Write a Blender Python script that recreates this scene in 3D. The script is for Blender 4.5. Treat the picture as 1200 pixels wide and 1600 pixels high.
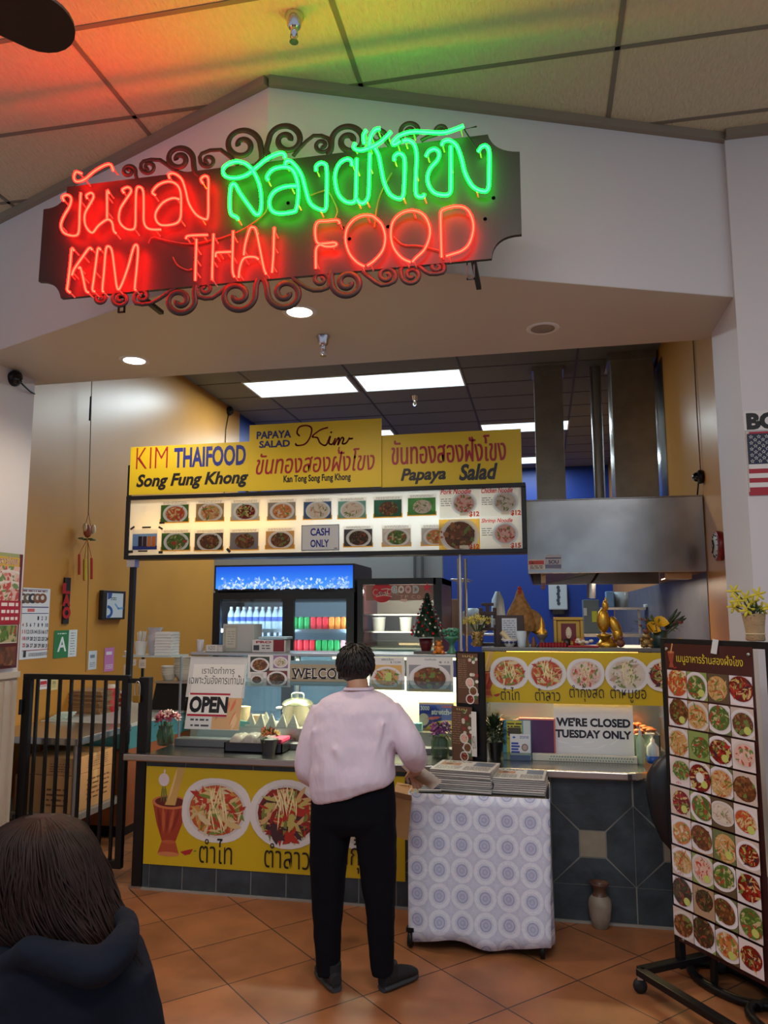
import bpy, bmesh, math, random
from math import sin, cos, pi, radians, sqrt, hypot, atan2
from mathutils import Vector, Matrix, noise
for o in list(bpy.data.objects): bpy.data.objects.remove(o)
SC = bpy.context.scene
COL = SC.collection
V = Vector
# ---------------------------------------------------------------- camera
H, PITCH, YAW, ROLL, F = 1.72, radians(7.58), radians(11.6), radians(-0.07), 1200.0
cam = bpy.data.cameras.new('camera'); camo = bpy.data.objects.new('camera', cam); COL.objects.link(camo)
cam.sensor_fit = 'HORIZONTAL'; cam.sensor_width = 36; cam.lens = 36.0 * F / 1200
fwd = V((-sin(YAW) * cos(PITCH), cos(YAW) * cos(PITCH), sin(PITCH)))
r0 = V((cos(YAW), sin(YAW), 0)); u0 = r0.cross(fwd)
RT = r0 * cos(ROLL) + u0 * sin(ROLL); UP = u0 * cos(ROLL) - r0 * sin(ROLL)
EYE = V((0, 0, H))
camo.matrix_world = Matrix(((RT.x, UP.x, -fwd.x, 0), (RT.y, UP.y, -fwd.y, 0), (RT.z, UP.z, -fwd.z, H), (0, 0, 0, 1)))
cam.clip_start = .05
SC.camera = camo
# ---------------------------------------------------------------- exposure, world, lamps
SC.view_settings.view_transform = 'Standard'; SC.view_settings.look = 'None'
SC.view_settings.gamma = 1; SC.view_settings.use_curve_mapping = False
SC.view_settings.exposure = 0.35
SC.cycles.use_denoising = True
SC.cycles.max_bounces = 7; SC.cycles.diffuse_bounces = 4; SC.cycles.glossy_bounces = 3
SC.cycles.transmission_bounces = 6; SC.cycles.transparent_max_bounces = 12
SC.cycles.caustics_reflective = False; SC.cycles.caustics_refractive = False
SC.cycles.sample_clamp_indirect = 4
W = bpy.data.worlds.new('world'); SC.world = W; W.use_nodes = True
W.node_tree.nodes['Background'].inputs[0].default_value = (.74, .85, 1, 1)
W.node_tree.nodes['Background'].inputs[1].default_value = .42
def lamp(name, kind, loc, power, col, size=.1, sy=None, rot=(0, 0, 0), spot=None, spread=None):
    l = bpy.data.lights.new(name, kind); l.energy = power; l.color = col
    if kind == 'AREA':
        l.size = size
        if sy: l.shape = 'RECTANGLE'; l.size_y = sy
        if spread: l.spread = spread
    else: l.shadow_soft_size = size
    if kind == 'SPOT': l.spot_size = spot; l.spot_blend = .6
    o = bpy.data.objects.new(name, l); COL.objects.link(o); o.location = loc; o.rotation_euler = rot
    return o
WARM, COOL, NEUT = (1, .78, .52), (.82, .95, 1), (1, .97, .94)
# hall troffers behind the photographer
for x, y in ((-1.6, -.6), (1.2, -.6), (-.2, 1.0)):
    lamp('hall_light', 'AREA', (x, y, 4.24), 30, NEUT, 1.1, .55)
# downlights in the soffit
for x, y in ((-1.274, 3.89), (-2.592, 4.453)):
    lamp('downlight_lamp', 'SPOT', (x, y, 3.34), 34, (1, .86, .66), .06, spot=radians(150))
# kitchen troffers
for x, y, p in ((-2.8, 8.63, 46), (-1.45, 8.64, 46), (-.2, 11.2, 32), (-2.75, 11.2, 32), (-.1, 13.7, 20)):
    lamp('troffer_lamp', 'AREA', (x, y, 4.4), p, COOL, 1.0, .5)
# strip lamps under the display shelves
lamp('case_lamp', 'AREA', (-1.4, 5.34, 1.40), 46, (1, .86, .66), 1.9, .05)
lamp('warmer_lamp', 'AREA', (.17, 5.30, 1.44), 34, (1, .62, .3), 1.0, .06)

for x in (-2.62, -1.95): lamp('fridge_strip', 'AREA', (x, 6.66, 1.55), 3.2, (.85, .94, 1), .5, .8, rot=(pi / 2, 0, 0))
lamp('fridge_strip', 'AREA', (-1.21, 6.64, 1.7), 5, (1, .9, .76), .5, .5, rot=(pi / 2, 0, 0))
lamp('hood_lamp', 'AREA', (.7, 7.2, 2.0), 14, (1, .82, .6), .5, 1.6)
# ---------------------------------------------------------------- helpers
def ray(x, y): return RT * ((x - 600) / F) - UP * ((y - 800) / F) + fwd
def at(x, y, Y=None, Z=None, X=None):
    d = ray(x, y)
    t = Y / d.y if Y is not None else ((Z - H) / d.z if Z is not None else X / d.x)
    return EYE + d * t
def atp(x, y, O, N):
    d = ray(x, y); return EYE + d * ((O - EYE).dot(N) / d.dot(N))
def px(p): return (p - EYE).dot(fwd) / F          # metres per pixel at p
def lin(c): return tuple((x / 255 / 12.92 if x <= 10 else ((x / 255 + .055) / 1.055) ** 2.4) for x in c[:3]) + (1,)
MC = {}
def mat(name, col=(200, 200, 200), rough=.5, metal=0, emit=None, es=0, bump=0, bs=60, var=0, vs=4, trans=0, alpha=1, col2=None, coat=0, stretch=None, spec=None, bd=.01):
    if name in MC: return MC[name]
    m = bpy.data.materials.new(name); m.use_nodes = True; nt = m.node_tree; N = nt.nodes; L = nt.links
    b = N['Principled BSDF']; c = lin(col)
    b.inputs['Base Color'].default_value = c; b.inputs['Roughness'].default_value = rough; b.inputs['Metallic'].default_value = metal
    if trans: b.inputs['Transmission Weight'].default_value = trans
    if alpha < 1: b.inputs['Alpha'].default_value = alpha
    if coat: b.inputs['Coat Weight'].default_value = coat
    if spec is not None: b.inputs['Specular IOR Level'].default_value = spec
    if emit: b.inputs['Emission Color'].default_value = lin(emit); b.inputs['Emission Strength'].default_value = es
    if var or bump or col2:
        tc = N.new('ShaderNodeTexCoord'); mp = N.new('ShaderNodeMapping'); L.new(tc.outputs['Object'], mp.inputs[0])
        if stretch: mp.inputs['Scale'].default_value = stretch
    if var or col2:
        n = N.new('ShaderNodeTexNoise'); n.inputs['Scale'].default_value = vs; n.inputs['Detail'].default_value = 5
        L.new(mp.outputs[0], n.inputs['Vector'])
        r = N.new('ShaderNodeMixRGB'); d = lin(col2) if col2 else tuple(x * (1 - var) for x in c[:3]) + (1,)
        r.inputs[1].default_value = c; r.inputs[2].default_value = d
        k = N.new('ShaderNodeMapRange'); k.inputs[1].default_value = .38; k.inputs[2].default_value = .64
        L.new(n.outputs['Fac'], k.inputs[0]); L.new(k.outputs[0], r.inputs[0]); L.new(r.outputs[0], b.inputs['Base Color'])
    if bump:
        n2 = N.new('ShaderNodeTexNoise'); n2.inputs['Scale'].default_value = bs; n2.inputs['Detail'].default_value = 3
        L.new(mp.outputs[0], n2.inputs['Vector']); bp = N.new('ShaderNodeBump'); bp.inputs['Strength'].default_value = bump
        bp.inputs['Distance'].default_value = bd; L.new(n2.outputs['Fac'], bp.inputs['Height']); L.new(bp.outputs[0], b.inputs['Normal'])
    MC[name] = m; return m
def glassmat(name, col=(225, 235, 232), fac=.1):
    if name in MC: return MC[name]
    m = bpy.data.materials.new(name); m.use_nodes = True; nt = m.node_tree; N = nt.nodes; L = nt.links
    N.remove(N['Principled BSDF']); t = N.new('ShaderNodeBsdfTransparent'); g = N.new('ShaderNodeBsdfGlossy'); x = N.new('ShaderNodeMixShader')
    t.inputs[0].default_value = lin(col); g.inputs['Roughness'].default_value = .04
    x.inputs[0].default_value = fac; L.new(t.outputs[0], x.inputs[1]); L.new(g.outputs[0], x.inputs[2]); L.new(x.outputs[0], N['Material Output'].inputs[0])
    MC[name] = m; return m
def printmat(name, rough=.35, trl=0):
    m = bpy.data.materials.new(name); m.use_nodes = True; nt = m.node_tree; N = nt.nodes; L = nt.links
    b = N['Principled BSDF']; a = N.new('ShaderNodeVertexColor'); a.layer_name = 'Col'; b.inputs['Roughness'].default_value = rough
    L.new(a.outputs[0], b.inputs['Base Color'])
    if trl:
        t = N.new('ShaderNodeBsdfTranslucent'); L.new(a.outputs[0], t.inputs[0]); x = N.new('ShaderNodeMixShader'); x.inputs[0].default_value = trl
        L.new(b.outputs[0], x.inputs[1]); L.new(t.outputs[0], x.inputs[2]); L.new(x.outputs[0], N['Material Output'].inputs[0])
    return m
PRINT = printmat('printed_sheet'); PRINT_T = printmat('printed_film', .4, .55); PRINT_G = printmat('laminated_print', .18)
def wm(o):
    m = o.matrix_parent_inverse @ o.matrix_basis
    return wm(o.parent) @ m if o.parent else o.matrix_basis.copy()
def link(o, parent=None, world=True):
    COL.objects.link(o)
    if parent:
        o.parent = parent
        if world: o.matrix_parent_inverse = wm(parent).inverted()
    return o
def tag(o, label, cat, group=None):
    o['label'] = label; o['category'] = cat
    if group: o['group'] = group
    return o
def thing(name, label, cat, loc=(0, 0, 0), group=None, rz=0):
    o = bpy.data.objects.new(name, None); COL.objects.link(o); o.location = loc; o.rotation_euler = (0, 0, rz); o.empty_display_size = .05
    return tag(o, label, cat, group)
def copy_tree(o, parent=None):
    c = o.copy(); COL.objects.link(c)
    if parent: c.parent = parent
    for ch in [k for k in o.children]: copy_tree(ch, c)
    return c
class MB:
    def __init__(s): s.v = []; s.f = []; s.mi = []; s.sm = []; s.co = []
    def add(s, vs, fs, mi=0, smooth=False, col=None):
        b = len(s.v); s.v += [tuple(v) for v in vs]
        for f in fs: s.f.append([i + b for i in f]); s.mi.append(mi); s.sm.append(smooth); s.co.append(col)
        return s
    def box(s, x0, x1, y0, y1, z0, z1, mi=0, M=None, col=None):
        vs = [V((x, y, z)) for z in (z0, z1) for y in (y0, y1) for x in (x0, x1)]
        if M: vs = [M @ v for v in vs]
        return s.add(vs, [(0, 2, 3, 1), (4, 5, 7, 6), (0, 1, 5, 4), (2, 6, 7, 3), (0, 4, 6, 2), (1, 3, 7, 5)], mi, False, col)
    def bar(s, a, b, w, t=None, mi=0, up=V((0, 0, 1))):
        a = V(a); b = V(b); d = (b - a); l = d.length; d.normalize()
        if abs(d.dot(up)) > .95: up = V((0, 1, 0))
        x = d.cross(up).normalized(); y = x.cross(d); t = t or w
        M = Matrix.Translation(a) @ Matrix((x, d, y)).transposed().to_4x4()
        return s.box(-w / 2, w / 2, 0, l, -t / 2, t / 2, mi, M)
    def tube(s, pts, r, n=8, closed=False, mi=0, caps=True, flat=1, smooth=True, col=None):
        P = [V(p) for p in pts]; k = len(P); R = r if isinstance(r, (list, tuple)) else [r] * k
        T = []
        for i in range(k):
            a = P[(i - 1) % k] if (closed or i) else P[i]; b = P[(i + 1) % k] if (closed or i < k - 1) else P[i]
            T.append((b - a).normalized() if (b - a).length > 1e-9 else V((0, 0, 1)))
        nrm = T[0].orthogonal().normalized() if abs(T[0].y) > .9 else T[0].cross(V((0, 1, 0))).normalized()
        vs = []
        for i in range(k):
            nrm = (nrm - T[i] * nrm.dot(T[i]))
            nrm = nrm.normalized() if nrm.length > 1e-6 else T[i].orthogonal().normalized()
            bn = T[i].cross(nrm)
            for j in range(n):
                a = 2 * pi * j / n; vs.append(P[i] + (nrm * cos(a) + bn * sin(a) * flat) * R[i])
        fs = [(i * n + j, i * n + (j + 1) % n, ((i + 1) % k) * n + (j + 1) % n, ((i + 1) % k) * n + j) for i in range(k if closed else k - 1) for j in range(n)]
        s.add(vs, fs, mi, smooth, col)
        if caps and not closed: s.add(vs[:n][::-1], [tuple(range(n))], mi, False, col); s.add(vs[-n:], [tuple(range(n))], mi, False, col)
        return s
    def lathe(s, prof, c=(0, 0, 0), n=24, mi=0, M=None, smooth=True, sx=1, sy=1, col=None):
        c = V(c); vs = [V((r * cos(2 * pi * j / n) * sx, r * sin(2 * pi * j / n) * sy, z)) for r, z in prof for j in range(n)]
        vs = [(M @ v if M else v) + c for v in vs]; k = len(prof)
        fs = [(i * n + j, i * n + (j + 1) % n, (i + 1) * n + (j + 1) % n, (i + 1) * n + j) for i in range(k - 1) for j in range(n)]
        s.add(vs, fs, mi, smooth, col)
        if prof[0][0] > 1e-4: s.add(vs[:n][::-1], [tuple(range(n))], mi, False, col)
        if prof[-1][0] > 1e-4: s.add(vs[-n:], [tuple(range(n))], mi, False, col)
        return s
    def ball(s, c, r, n=14, mi=0, M=None, col=None):
        r = (r, r, r) if not isinstance(r, (tuple, list)) else r; k = max(5, n // 2 + 1)
        vs = [V((sin(pi * i / (k - 1)) * cos(2 * pi * j / n) * r[0], sin(pi * i / (k - 1)) * sin(2 * pi * j / n) * r[1], -cos(pi * i / (k - 1)) * r[2])) for i in range(k) for j in range(n)]
        c = V(c); vs = [(M @ v if M else v) + c for v in vs]
        return s.add(vs, [(i * n + j, i * n + (j + 1) % n, (i + 1) * n + (j + 1) % n, (i + 1) * n + j) for i in range(k - 1) for j in range(n)], mi, True, col)
    def loft(s, rings, mi=0, caps=True, smooth=True):
        n = len(rings[0]); vs = [p for r in rings for p in r]
        s.add(vs, [(i * n + j, i * n + (j + 1) % n, (i + 1) * n + (j + 1) % n, (i + 1) * n + j) for i in range(len(rings) - 1) for j in range(n)], mi, smooth)
        if caps: s.add(rings[0][::-1], [tuple(range(n))], mi, smooth); s.add(rings[-1], [tuple(range(n))], mi, smooth)
        return s
    def prism(s, poly, d, mi=0):           # 3d polygon extruded by vector d
        n = len(poly); a = [V(p) for p in poly]; b = [p + V(d) for p in a]
        return s.add(a + b, [tuple(range(n))[::-1], tuple(range(n, 2 * n))] + [(i, (i + 1) % n, n + (i + 1) % n, n + i) for i in range(n)], mi)
    def quad(s, a, b, c, d, mi=0): return s.add([a, b, c, d], [(0, 1, 2, 3)], mi)
    def build(s, name, mats, parent=None, world=True, bevel=0, sub=0, fix=True, weld=False):
        me = bpy.data.meshes.new(name); me.from_pydata(s.v, [], s.f)
        if not isinstance(mats, (list, tuple)): mats = [mats]
        for m in mats: me.materials.append(m)
        me.polygons.foreach_set('material_index', s.mi); me.polygons.foreach_set('use_smooth', s.sm)
        if any(c is not None for c in s.co):
            at_ = me.color_attributes.new('Col', 'FLOAT_COLOR', 'CORNER'); i = 0; buf = []
            for f, c in zip(s.f, s.co): buf += list(lin(c or (200, 200, 200))) * len(f)
            at_.data.foreach_set('color', buf)
        if fix or weld:
            bm = bmesh.new(); bm.from_mesh(me)
            if weld: bmesh.ops.remove_doubles(bm, verts=bm.verts, dist=1e-5)
            if fix: bmesh.ops.recalc_face_normals(bm, faces=bm.faces)
            bm.to_mesh(me); bm.free()
        me.update()
        o = bpy.data.objects.new(name, me); link(o, parent, world)
        if bevel:
            b = o.modifiers.new('bevel', 'BEVEL'); b.width = bevel; b.segments = 2; b.limit_method = 'ANGLE'
        if sub: b = o.modifiers.new('subsurf', 'SUBSURF'); b.levels = sub; b.render_levels = sub
        return o
def struct(o): o['kind'] = 'structure'; return o
def catmull(P, k=6, closed=False):
    P = [V(p) for p in P]; n = len(P); out = []
    for i in range(n if closed else n - 1):
        g = (lambda j: P[j % n]) if closed else (lambda j: P[min(max(j, 0), n - 1)])
        a, b, c, d = g(i - 1), g(i), g(i + 1), g(i + 2)
        for q in range(k):
            t = q / k; out.append(.5 * (2 * b + (c - a) * t + (2 * a - 5 * b + 4 * c - d) * t * t + (3 * b - a - 3 * c + d) * t ** 3))
    if not closed: out.append(P[-1])
    return out
# ------------------------------------------------------------ printed sheets
TXT = {}
def textmesh(st, bold=0, shear=0):
    k = (st, bold, shear)
    if k not in TXT:
        c = bpy.data.curves.new('t', 'FONT'); c.body = st; c.resolution_u = 3; c.offset = bold; c.shear = shear
        o = bpy.data.objects.new('t', c); COL.objects.link(o)
        bpy.context.view_layer.update(); dg = bpy.context.evaluated_depsgraph_get(); ev = o.evaluated_get(dg); m = ev.to_mesh()
        vs = [(v.co.x, v.co.y) for v in m.vertices]; fs = [tuple(p.vertices) for p in m.polygons]
        ev.to_mesh_clear(); bpy.data.objects.remove(o); bpy.data.curves.remove(c)
        xs = [v[0] for v in vs]; ys = [v[1] for v in vs]
        TXT[k] = (vs, fs, (min(xs), min(ys), max(xs), max(ys)))
    return TXT[k]
def clip_poly(p, r):
    for ax, lo, s_ in ((0, r[0], 1), (0, r[2], -1), (1, r[1], 1), (1, r[3], -1)):
        q = []
        for i in range(len(p)):
            a, b = p[i - 1], p[i]; ia = (a[ax] - lo) * s_ >= 0; ib = (b[ax] - lo) * s_ >= 0
            if ia != ib:
                t = (lo - a[ax]) / (b[ax] - a[ax]); q.append((a[0] + (b[0] - a[0]) * t, a[1] + (b[1] - a[1]) * t))
            if ib: q.append(b)
        p = q
        if not p: return p
    return p
class Pr:
    def __init__(s, O, U=(1, 0, 0), Vv=(0, 0, 1), seed=1):
        s.O = V(O); s.U = V(U).normalized(); s.V = V(Vv).normalized(); s.N = s.U.cross(s.V); s.mb = MB(); s.k = 1; s.clip = None; s.r = random.Random(seed)
    def w(s, x, y, k=None): return s.O + s.U * x + s.V * y + s.N * ((s.k if k is None else k) * 1.6e-5)
    def poly(s, pts, col, dk=1):
        if s.clip:
            pts = clip_poly(pts, s.clip)
            if len(pts) < 3: return
        s.mb.add([s.w(*p) for p in pts], [tuple(range(len(pts)))], 0, False, col); s.k += dk
    def rect(s, x0, y0, x1, y1, col): s.poly([(x0, y0), (x1, y0), (x1, y1), (x0, y1)], col, 3)
    def ell(s, cx, cy, rx, ry, col, n=22, a=0):
        ca, sa = cos(a), sin(a)
        s.poly([(cx + rx * cos(t) * ca - ry * sin(t) * sa, cy + rx * cos(t) * sa + ry * sin(t) * ca) for t in [2 * pi * i / n for i in range(n)]], col, 2)
    def strip(s, x, y, l, w, a, col, bend=0):
        ca, sa = cos(a), sin(a); p = []
        for t, h in ((-.5, .3), (-.2, 1), (.2, 1), (.5, .3), (.2, -1), (-.2, -1)):
            u = t * l; v = h * w / 2 + bend * (t * t) * l; p.append((x + u * ca - v * sa, y + u * sa + v * ca))
        s.poly(p, col)
    def line(s, pts, w, col, dk=2):
        for a, b in zip(pts[:-1], pts[1:]):
            d = hypot(b[0] - a[0], b[1] - a[1])
            if d < 1e-6: continue
            nx, ny = -(b[1] - a[1]) / d * w / 2, (b[0] - a[0]) / d * w / 2; ex, ey = (b[0] - a[0]) / d * w * .3, (b[1] - a[1]) / d * w * .3
            s.poly([(a[0] - ex + nx, a[1] - ey + ny), (a[0] - ex - nx, a[1] - ey - ny), (b[0] + ex - nx, b[1] + ey - ny), (b[0] + ex + nx, b[1] + ey + ny)], col, 0)
        s.k += dk
    def text(s, st, x0, y0, x1, y1, col, bold=0, shear=0):
        vs, fs, b = textmesh(st, bold, shear); sx = (x1 - x0) / (b[2] - b[0]); sy = (y1 - y0) / (b[3] - b[1])
        s.mb.add([s.w(x0 + (v[0] - b[0]) * sx, y0 + (v[1] - b[1]) * sy) for v in vs], fs, 0, False, col); s.k += 4
    def lines(s, x0, y0, x1, y1, n, col, fill=.5):     # small print
        h = (y1 - y0) / n
        for i in range(n):
            y = y1 - (i + .5) * h; x = x0
            while x < x1 - h * .3:
                l = min(s.r.uniform(.6, 2.6) * h, x1 - x); s.poly([(x, y - h * fill / 2), (x + l, y - h * fill / 2), (x + l, y + h * fill / 2), (x, y + h * fill / 2)], col, 0); x += l + h * .45
        s.k += 2
    def dish(s, cx, cy, r, kind='papaya', asp=.8, plate=(222, 220, 216), n=50, rot=0, square=False):
        sauce, pal, ln, wd = FOOD[kind]; R = s.r
        if plate:
            if square:
                sg = lambda v: abs(v) ** .82 * (1 if v > 0 else -1)
                s.poly([(cx + r * (sg(cos(t)) * .98 + .1 * sin(t)), cy + r * asp * (sg(sin(t)) * .98 - .08 * cos(t))) for t in [2 * pi * i / 32 for i in range(32)]], plate, 2)
            else: s.ell(cx, cy, r, r * asp, plate, 26, rot)
            s.ell(cx, cy, r * .84, r * asp * .84, tuple(int(v * .93) for v in plate), 24, rot)
        s.ell(cx, cy, r * .77, r * asp * .77, sauce, 20, rot)
        for i in range(int(n * 1.3)):
            q = sqrt(R.random()) * .69; a = R.uniform(0, 2 * pi); l = r * R.uniform(*ln)
            l *= .8; s.strip(cx + q * r * cos(a), cy + q * r * asp * sin(a), l, max(l * R.uniform(*wd), r * .03), R.uniform(0, pi), tuple(int(v * .82 + w * .18) for v, w in zip(R.choice(pal), (120, 95, 70))), R.uniform(-.5, .5))
    def build(s, name='print', parent=None, mat_=None, world=True):
        return s.mb.build(name, mat_ or PRINT, parent, world, fix=False)
FOOD = {
 'papaya': ((190, 90, 50), [(205, 55, 40), (190, 40, 35), (236, 214, 150), (240, 226, 180), (225, 160, 70), (120, 150, 60), (238, 200, 140)], (.25, .75), (.1, .3)),
 'red': ((120, 25, 15), [(190, 40, 30), (150, 25, 25), (230, 190, 130), (60, 30, 45), (210, 200, 110), (120, 140, 60)], (.2, .7), (.1, .4)),
 'noodle': ((205, 160, 100), [(226, 190, 130), (205, 150, 80), (236, 215, 170), (90, 140, 50), (200, 90, 50)], (.35, .9), (.08, .2)),
 'brown': ((110, 65, 35), [(130, 75, 40), (95, 55, 30), (165, 105, 60), (75, 45, 28), (110, 140, 60)], (.18, .45), (.35, .8)),
 'green': ((90, 110, 50), [(90, 140, 50), (60, 110, 40), (140, 175, 80), (210, 200, 150), (180, 70, 50)], (.2, .6), (.15, .5)),
 'soup': ((200, 130, 70), [(215, 150, 80), (235, 205, 150), (190, 80, 45), (110, 150, 60), (240, 225, 195)], (.12, .4), (.3, .8)),
 'dark': ((70, 50, 35), [(60, 75, 35), (95, 65, 40), (45, 35, 25), (130, 95, 60), (150, 60, 40)], (.25, .6), (.12, .35)),
 'white': ((215, 205, 190), [(236, 230, 218), (225, 205, 185), (200, 170, 150), (120, 150, 80), (240, 236, 230)], (.25, .6), (.12, .4)),
 'pink': ((225, 180, 165), [(240, 200, 190), (225, 130, 115), (245, 228, 220), (110, 150, 70), (205, 70, 60)], (.2, .5), (.2, .5)),
}
KIN = list(FOOD)
METALS = dict(steel=mat('stainless_steel', (190, 190, 192), .28, 1, bump=.05, bs=300, stretch=(1, 1, 12)))
STEEL = METALS['steel']
BLACKM = mat('black_painted_metal', (13, 13, 15), .4, spec=.35)
# ================================================================ the setting
XL, XR, YF, HS, HO, HI, YB = -3.514, 1.032, 4.713, 3.38, 4.30, 4.45, 14.5
XK, XRK = -4.0, 1.25
CORN = V((XR, 4.172)); TA = math.tan(radians(22.3))
APX = V((-1.235, 4.172 - (XR + 1.235) * TA)); YLF = APX.y + (APX.x - XL) * TA
WHITE = mat('white_wall_paint', (214, 208, 210), .6, bump=.06, bs=140)
SOFF = mat('soffit_paint', (206, 200, 186), .45, bump=.04, bs=140)
OCHRE = mat('ochre_wall_paint', (196, 138, 60), .33, bump=.05, bs=90, var=.06, vs=2)
BLUE = mat('blue_wall_paint', (22, 60, 150), .4)
def tilemat(name, c1, c2, grout, size, rot, off=(0, 0), mortar=.012, rough=.35, wide=1):
    m = bpy.data.materials.new(name); m.use_nodes = True; nt = m.node_tree; N = nt.nodes; L = nt.links; b = N['Principled BSDF']
    tc = N.new('ShaderNodeTexCoord'); mp = N.new('ShaderNodeMapping'); L.new(tc.outputs['Object'], mp.inputs[0])
    mp.inputs['Rotation'].default_value = (0, 0, rot); mp.inputs['Location'].default_value = (off[0], off[1], 0)
    br = N.new('ShaderNodeTexBrick'); L.new(mp.outputs[0], br.inputs['Vector']); br.offset = 0; br.squash = 1
    br.inputs['Scale'].default_value = 1; br.inputs['Brick Width'].default_value = size * wide; br.inputs['Row Height'].default_value = size
    br.inputs['Mortar Size'].default_value = mortar / 2; br.inputs['Mortar Smooth'].default_value = .1; br.inputs['Bias'].default_value = 0
    br.inputs['Color1'].default_value = (.35, .35, .35, 1); br.inputs['Color2'].default_value = (.65, .65, .65, 1); br.inputs['Mortar'].default_value = (0, 0, 0, 1)
    n1 = N.new('ShaderNodeTexNoise'); n1.inputs['Scale'].default_value = 5; n1.inputs['Detail'].default_value = 6; L.new(tc.outputs['Object'], n1.inputs['Vector'])
    ad = N.new('ShaderNodeMath'); ad.operation = 'ADD'; L.new(n1.outputs['Fac'], ad.inputs[0]); L.new(br.outputs['Color'], ad.inputs[1])
    mr = N.new('ShaderNodeMapRange'); mr.inputs[1].default_value = .75; mr.inputs[2].default_value = 1.3; L.new(ad.outputs[0], mr.inputs[0])
    x = N.new('ShaderNodeMixRGB'); x.inputs[1].default_value = lin(c1); x.inputs[2].default_value = lin(c2); L.new(mr.outputs[0], x.inputs[0])
    y = N.new('ShaderNodeMixRGB'); L.new(br.outputs['Fac'], y.inputs[0]); L.new(x.outputs[0], y.inputs[1]); y.inputs[2].default_value = lin(grout)
    L.new(y.outputs[0], b.inputs['Base Color']); b.inputs['Roughness'].default_value = rough
    iv = N.new('ShaderNodeMath'); iv.operation = 'SUBTRACT'; iv.inputs[0].default_value = 1; L.new(br.outputs['Fac'], iv.inputs[1])
    bp = N.new('ShaderNodeBump'); bp.inputs['Strength'].default_value = .4; bp.inputs['Distance'].default_value = .004; L.new(iv.outputs[0], bp.inputs['Height']); L.new(bp.outputs[0], b.inputs['Normal'])
    return m
# large terracotta tiles at 45 degrees: x+y = 2.15 + .64k, y-x = 3.87 + .65k
FT = tilemat('terracotta_floor_tiles', (174, 114, 73), (136, 87, 54), (58, 45, 38), .4575, radians(43.6), (0, 0), .007, .42)
mp = [n for n in FT.node_tree.nodes if n.type == 'MAPPING'][0]
c_, s_ = cos(radians(43.6)), sin(radians(43.6)); q = (-.535, 3.985)
mp.inputs['Location'].default_value = (-(q[0] * c_ - q[1] * s_) % .4575, -(q[0] * s_ + q[1] * c_) % .4575, 0)
FK = tilemat('small_brown_floor_tiles', (176, 122, 78), (150, 100, 64), (92, 76, 62), .2, 0, (0, 0), .01, .4)
struct(MB().box(-6, 4.2, -2.5, YF, -.12, 0).build('floor', FT))
struct(MB().box(XK - .2, XRK + .2, YF, YB + .1, -.12, 0).build('floor_kitchen', FK))
# drop ceiling of the hall
CT = mat('fissured_ceiling_tile', (204, 192, 160), .9, bump=.9, bs=70, stretch=(1, .35, 1), var=.08, vs=60)
GR = mat('ceiling_grid_metal', (120, 112, 96), .6)
struct(MB().box(-6, 4.2, -2.5, YF + .3, HO, HO + .1).build('ceiling', CT))
g = MB()
for i in range(-3, 4):
    x = -.806 + 1.213 * i; g.box(x - .012, x + .012, -2.4, YF, HO - .004, HO + .01)
for i in range(-8, 3):
    y = 3.368 + .61 * i; g.box(-6, 4.2, y - .012, y + .012, HO - .004, HO + .01)
struct(g.build('ceiling_grid', GR))
# fascia: two wings meeting in a blunt corner, soffit under them
def wallstrip(p, q, t, z0, z1):
    d = (q - p).normalized(); n = V((-d.y, d.x)) * t
    return MB().prism([(a.x, a.y, z0) for a in (p, q, q + n, p + n)], (0, 0, z1 - z0))
PL = V((-5.6, APX.y + (APX.x + 5.6) * TA))
struct(wallstrip(APX, CORN, .14, HS + .003, HO).build('wall_fascia_right', WHITE))
struct(wallstrip(PL, APX, .14, HS + .003, HO).build('wall_fascia_left', WHITE))
struct(MB().prism([(APX.x, APX.y, HS), (CORN.x, CORN.y, HS), (XR, YF + .1, HS), (-4.2, YF + .1, HS), (-4.2, APX.y + (APX.x + 4.2) * TA, HS)], (0, 0, .002)).build('ceiling_soffit', SOFF))
struct(MB().box(XK, XRK, YF, YF + .1, HS + .003, HI).build('wall_header', SOFF))
TRM = mat('trim_tan_metal', (138, 126, 110), .55)
for i, (p, q_) in enumerate(((PL, APX), (APX, CORN))):
    d = (q_ - p).normalized(); n = V((d.y, -d.x))
    struct(MB().prism([(a.x, a.y, HO - .045) for a in (p, q_, q_ + n * .035, p + n * .035)], (0, 0, .045)).build('trim_%d' % (i + 1), TRM))
struct(MB().box(XR, 4.2, 4.10, 4.14, HO - .045, HO).build('trim_3', TRM))
# side walls
struct(MB().box(XK - .2, XL, 2.6, YF - .001, 0, HS).build('wall_left_pillar', WHITE))
struct(MB().box(XK - .2, XK, YF, 9.66, 0, HI).build('wall_left', OCHRE))
struct(MB().box(XK - .2, XK, 9.66, YB, 0, HI).build('wall_left_kitchen', BLUE))
rib = MB().box(XL, XL + .012, 2.6, YF - .02, 0, 1.33)
for i in range(26): y = 2.64 + i * .08; rib.box(XL + .012, XL + .026, y, y + .045, .1, 1.28)
rib.box(XL, XL + .03, 2.6, YF - .01, 1.3, 1.34)
struct(rib.build('trim_wainscot', mat('wainscot_cream', (205, 194, 178), .5)))
struct(MB().box(XR, XRK + .2, 4.14, YF, 0, HO - .001).build('wall_right_pillar', WHITE))
struct(MB().box(XRK, XRK + .2, YF, YB, 0, HI).build('wall_right', OCHRE))
struct(MB().box(XRK + .2, 4.2, 4.14, 4.34, 0, HO).build('wall_hall_right', mat('lavender_white_paint', (214, 208, 210), .6, bump=.06, bs=140)))
struct(MB().box(XK - .2, XRK + .2, YB, YB + .15, 0, HI).build('wall_back', BLUE))
pr = at(691, 900, Y=8.95).x
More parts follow.
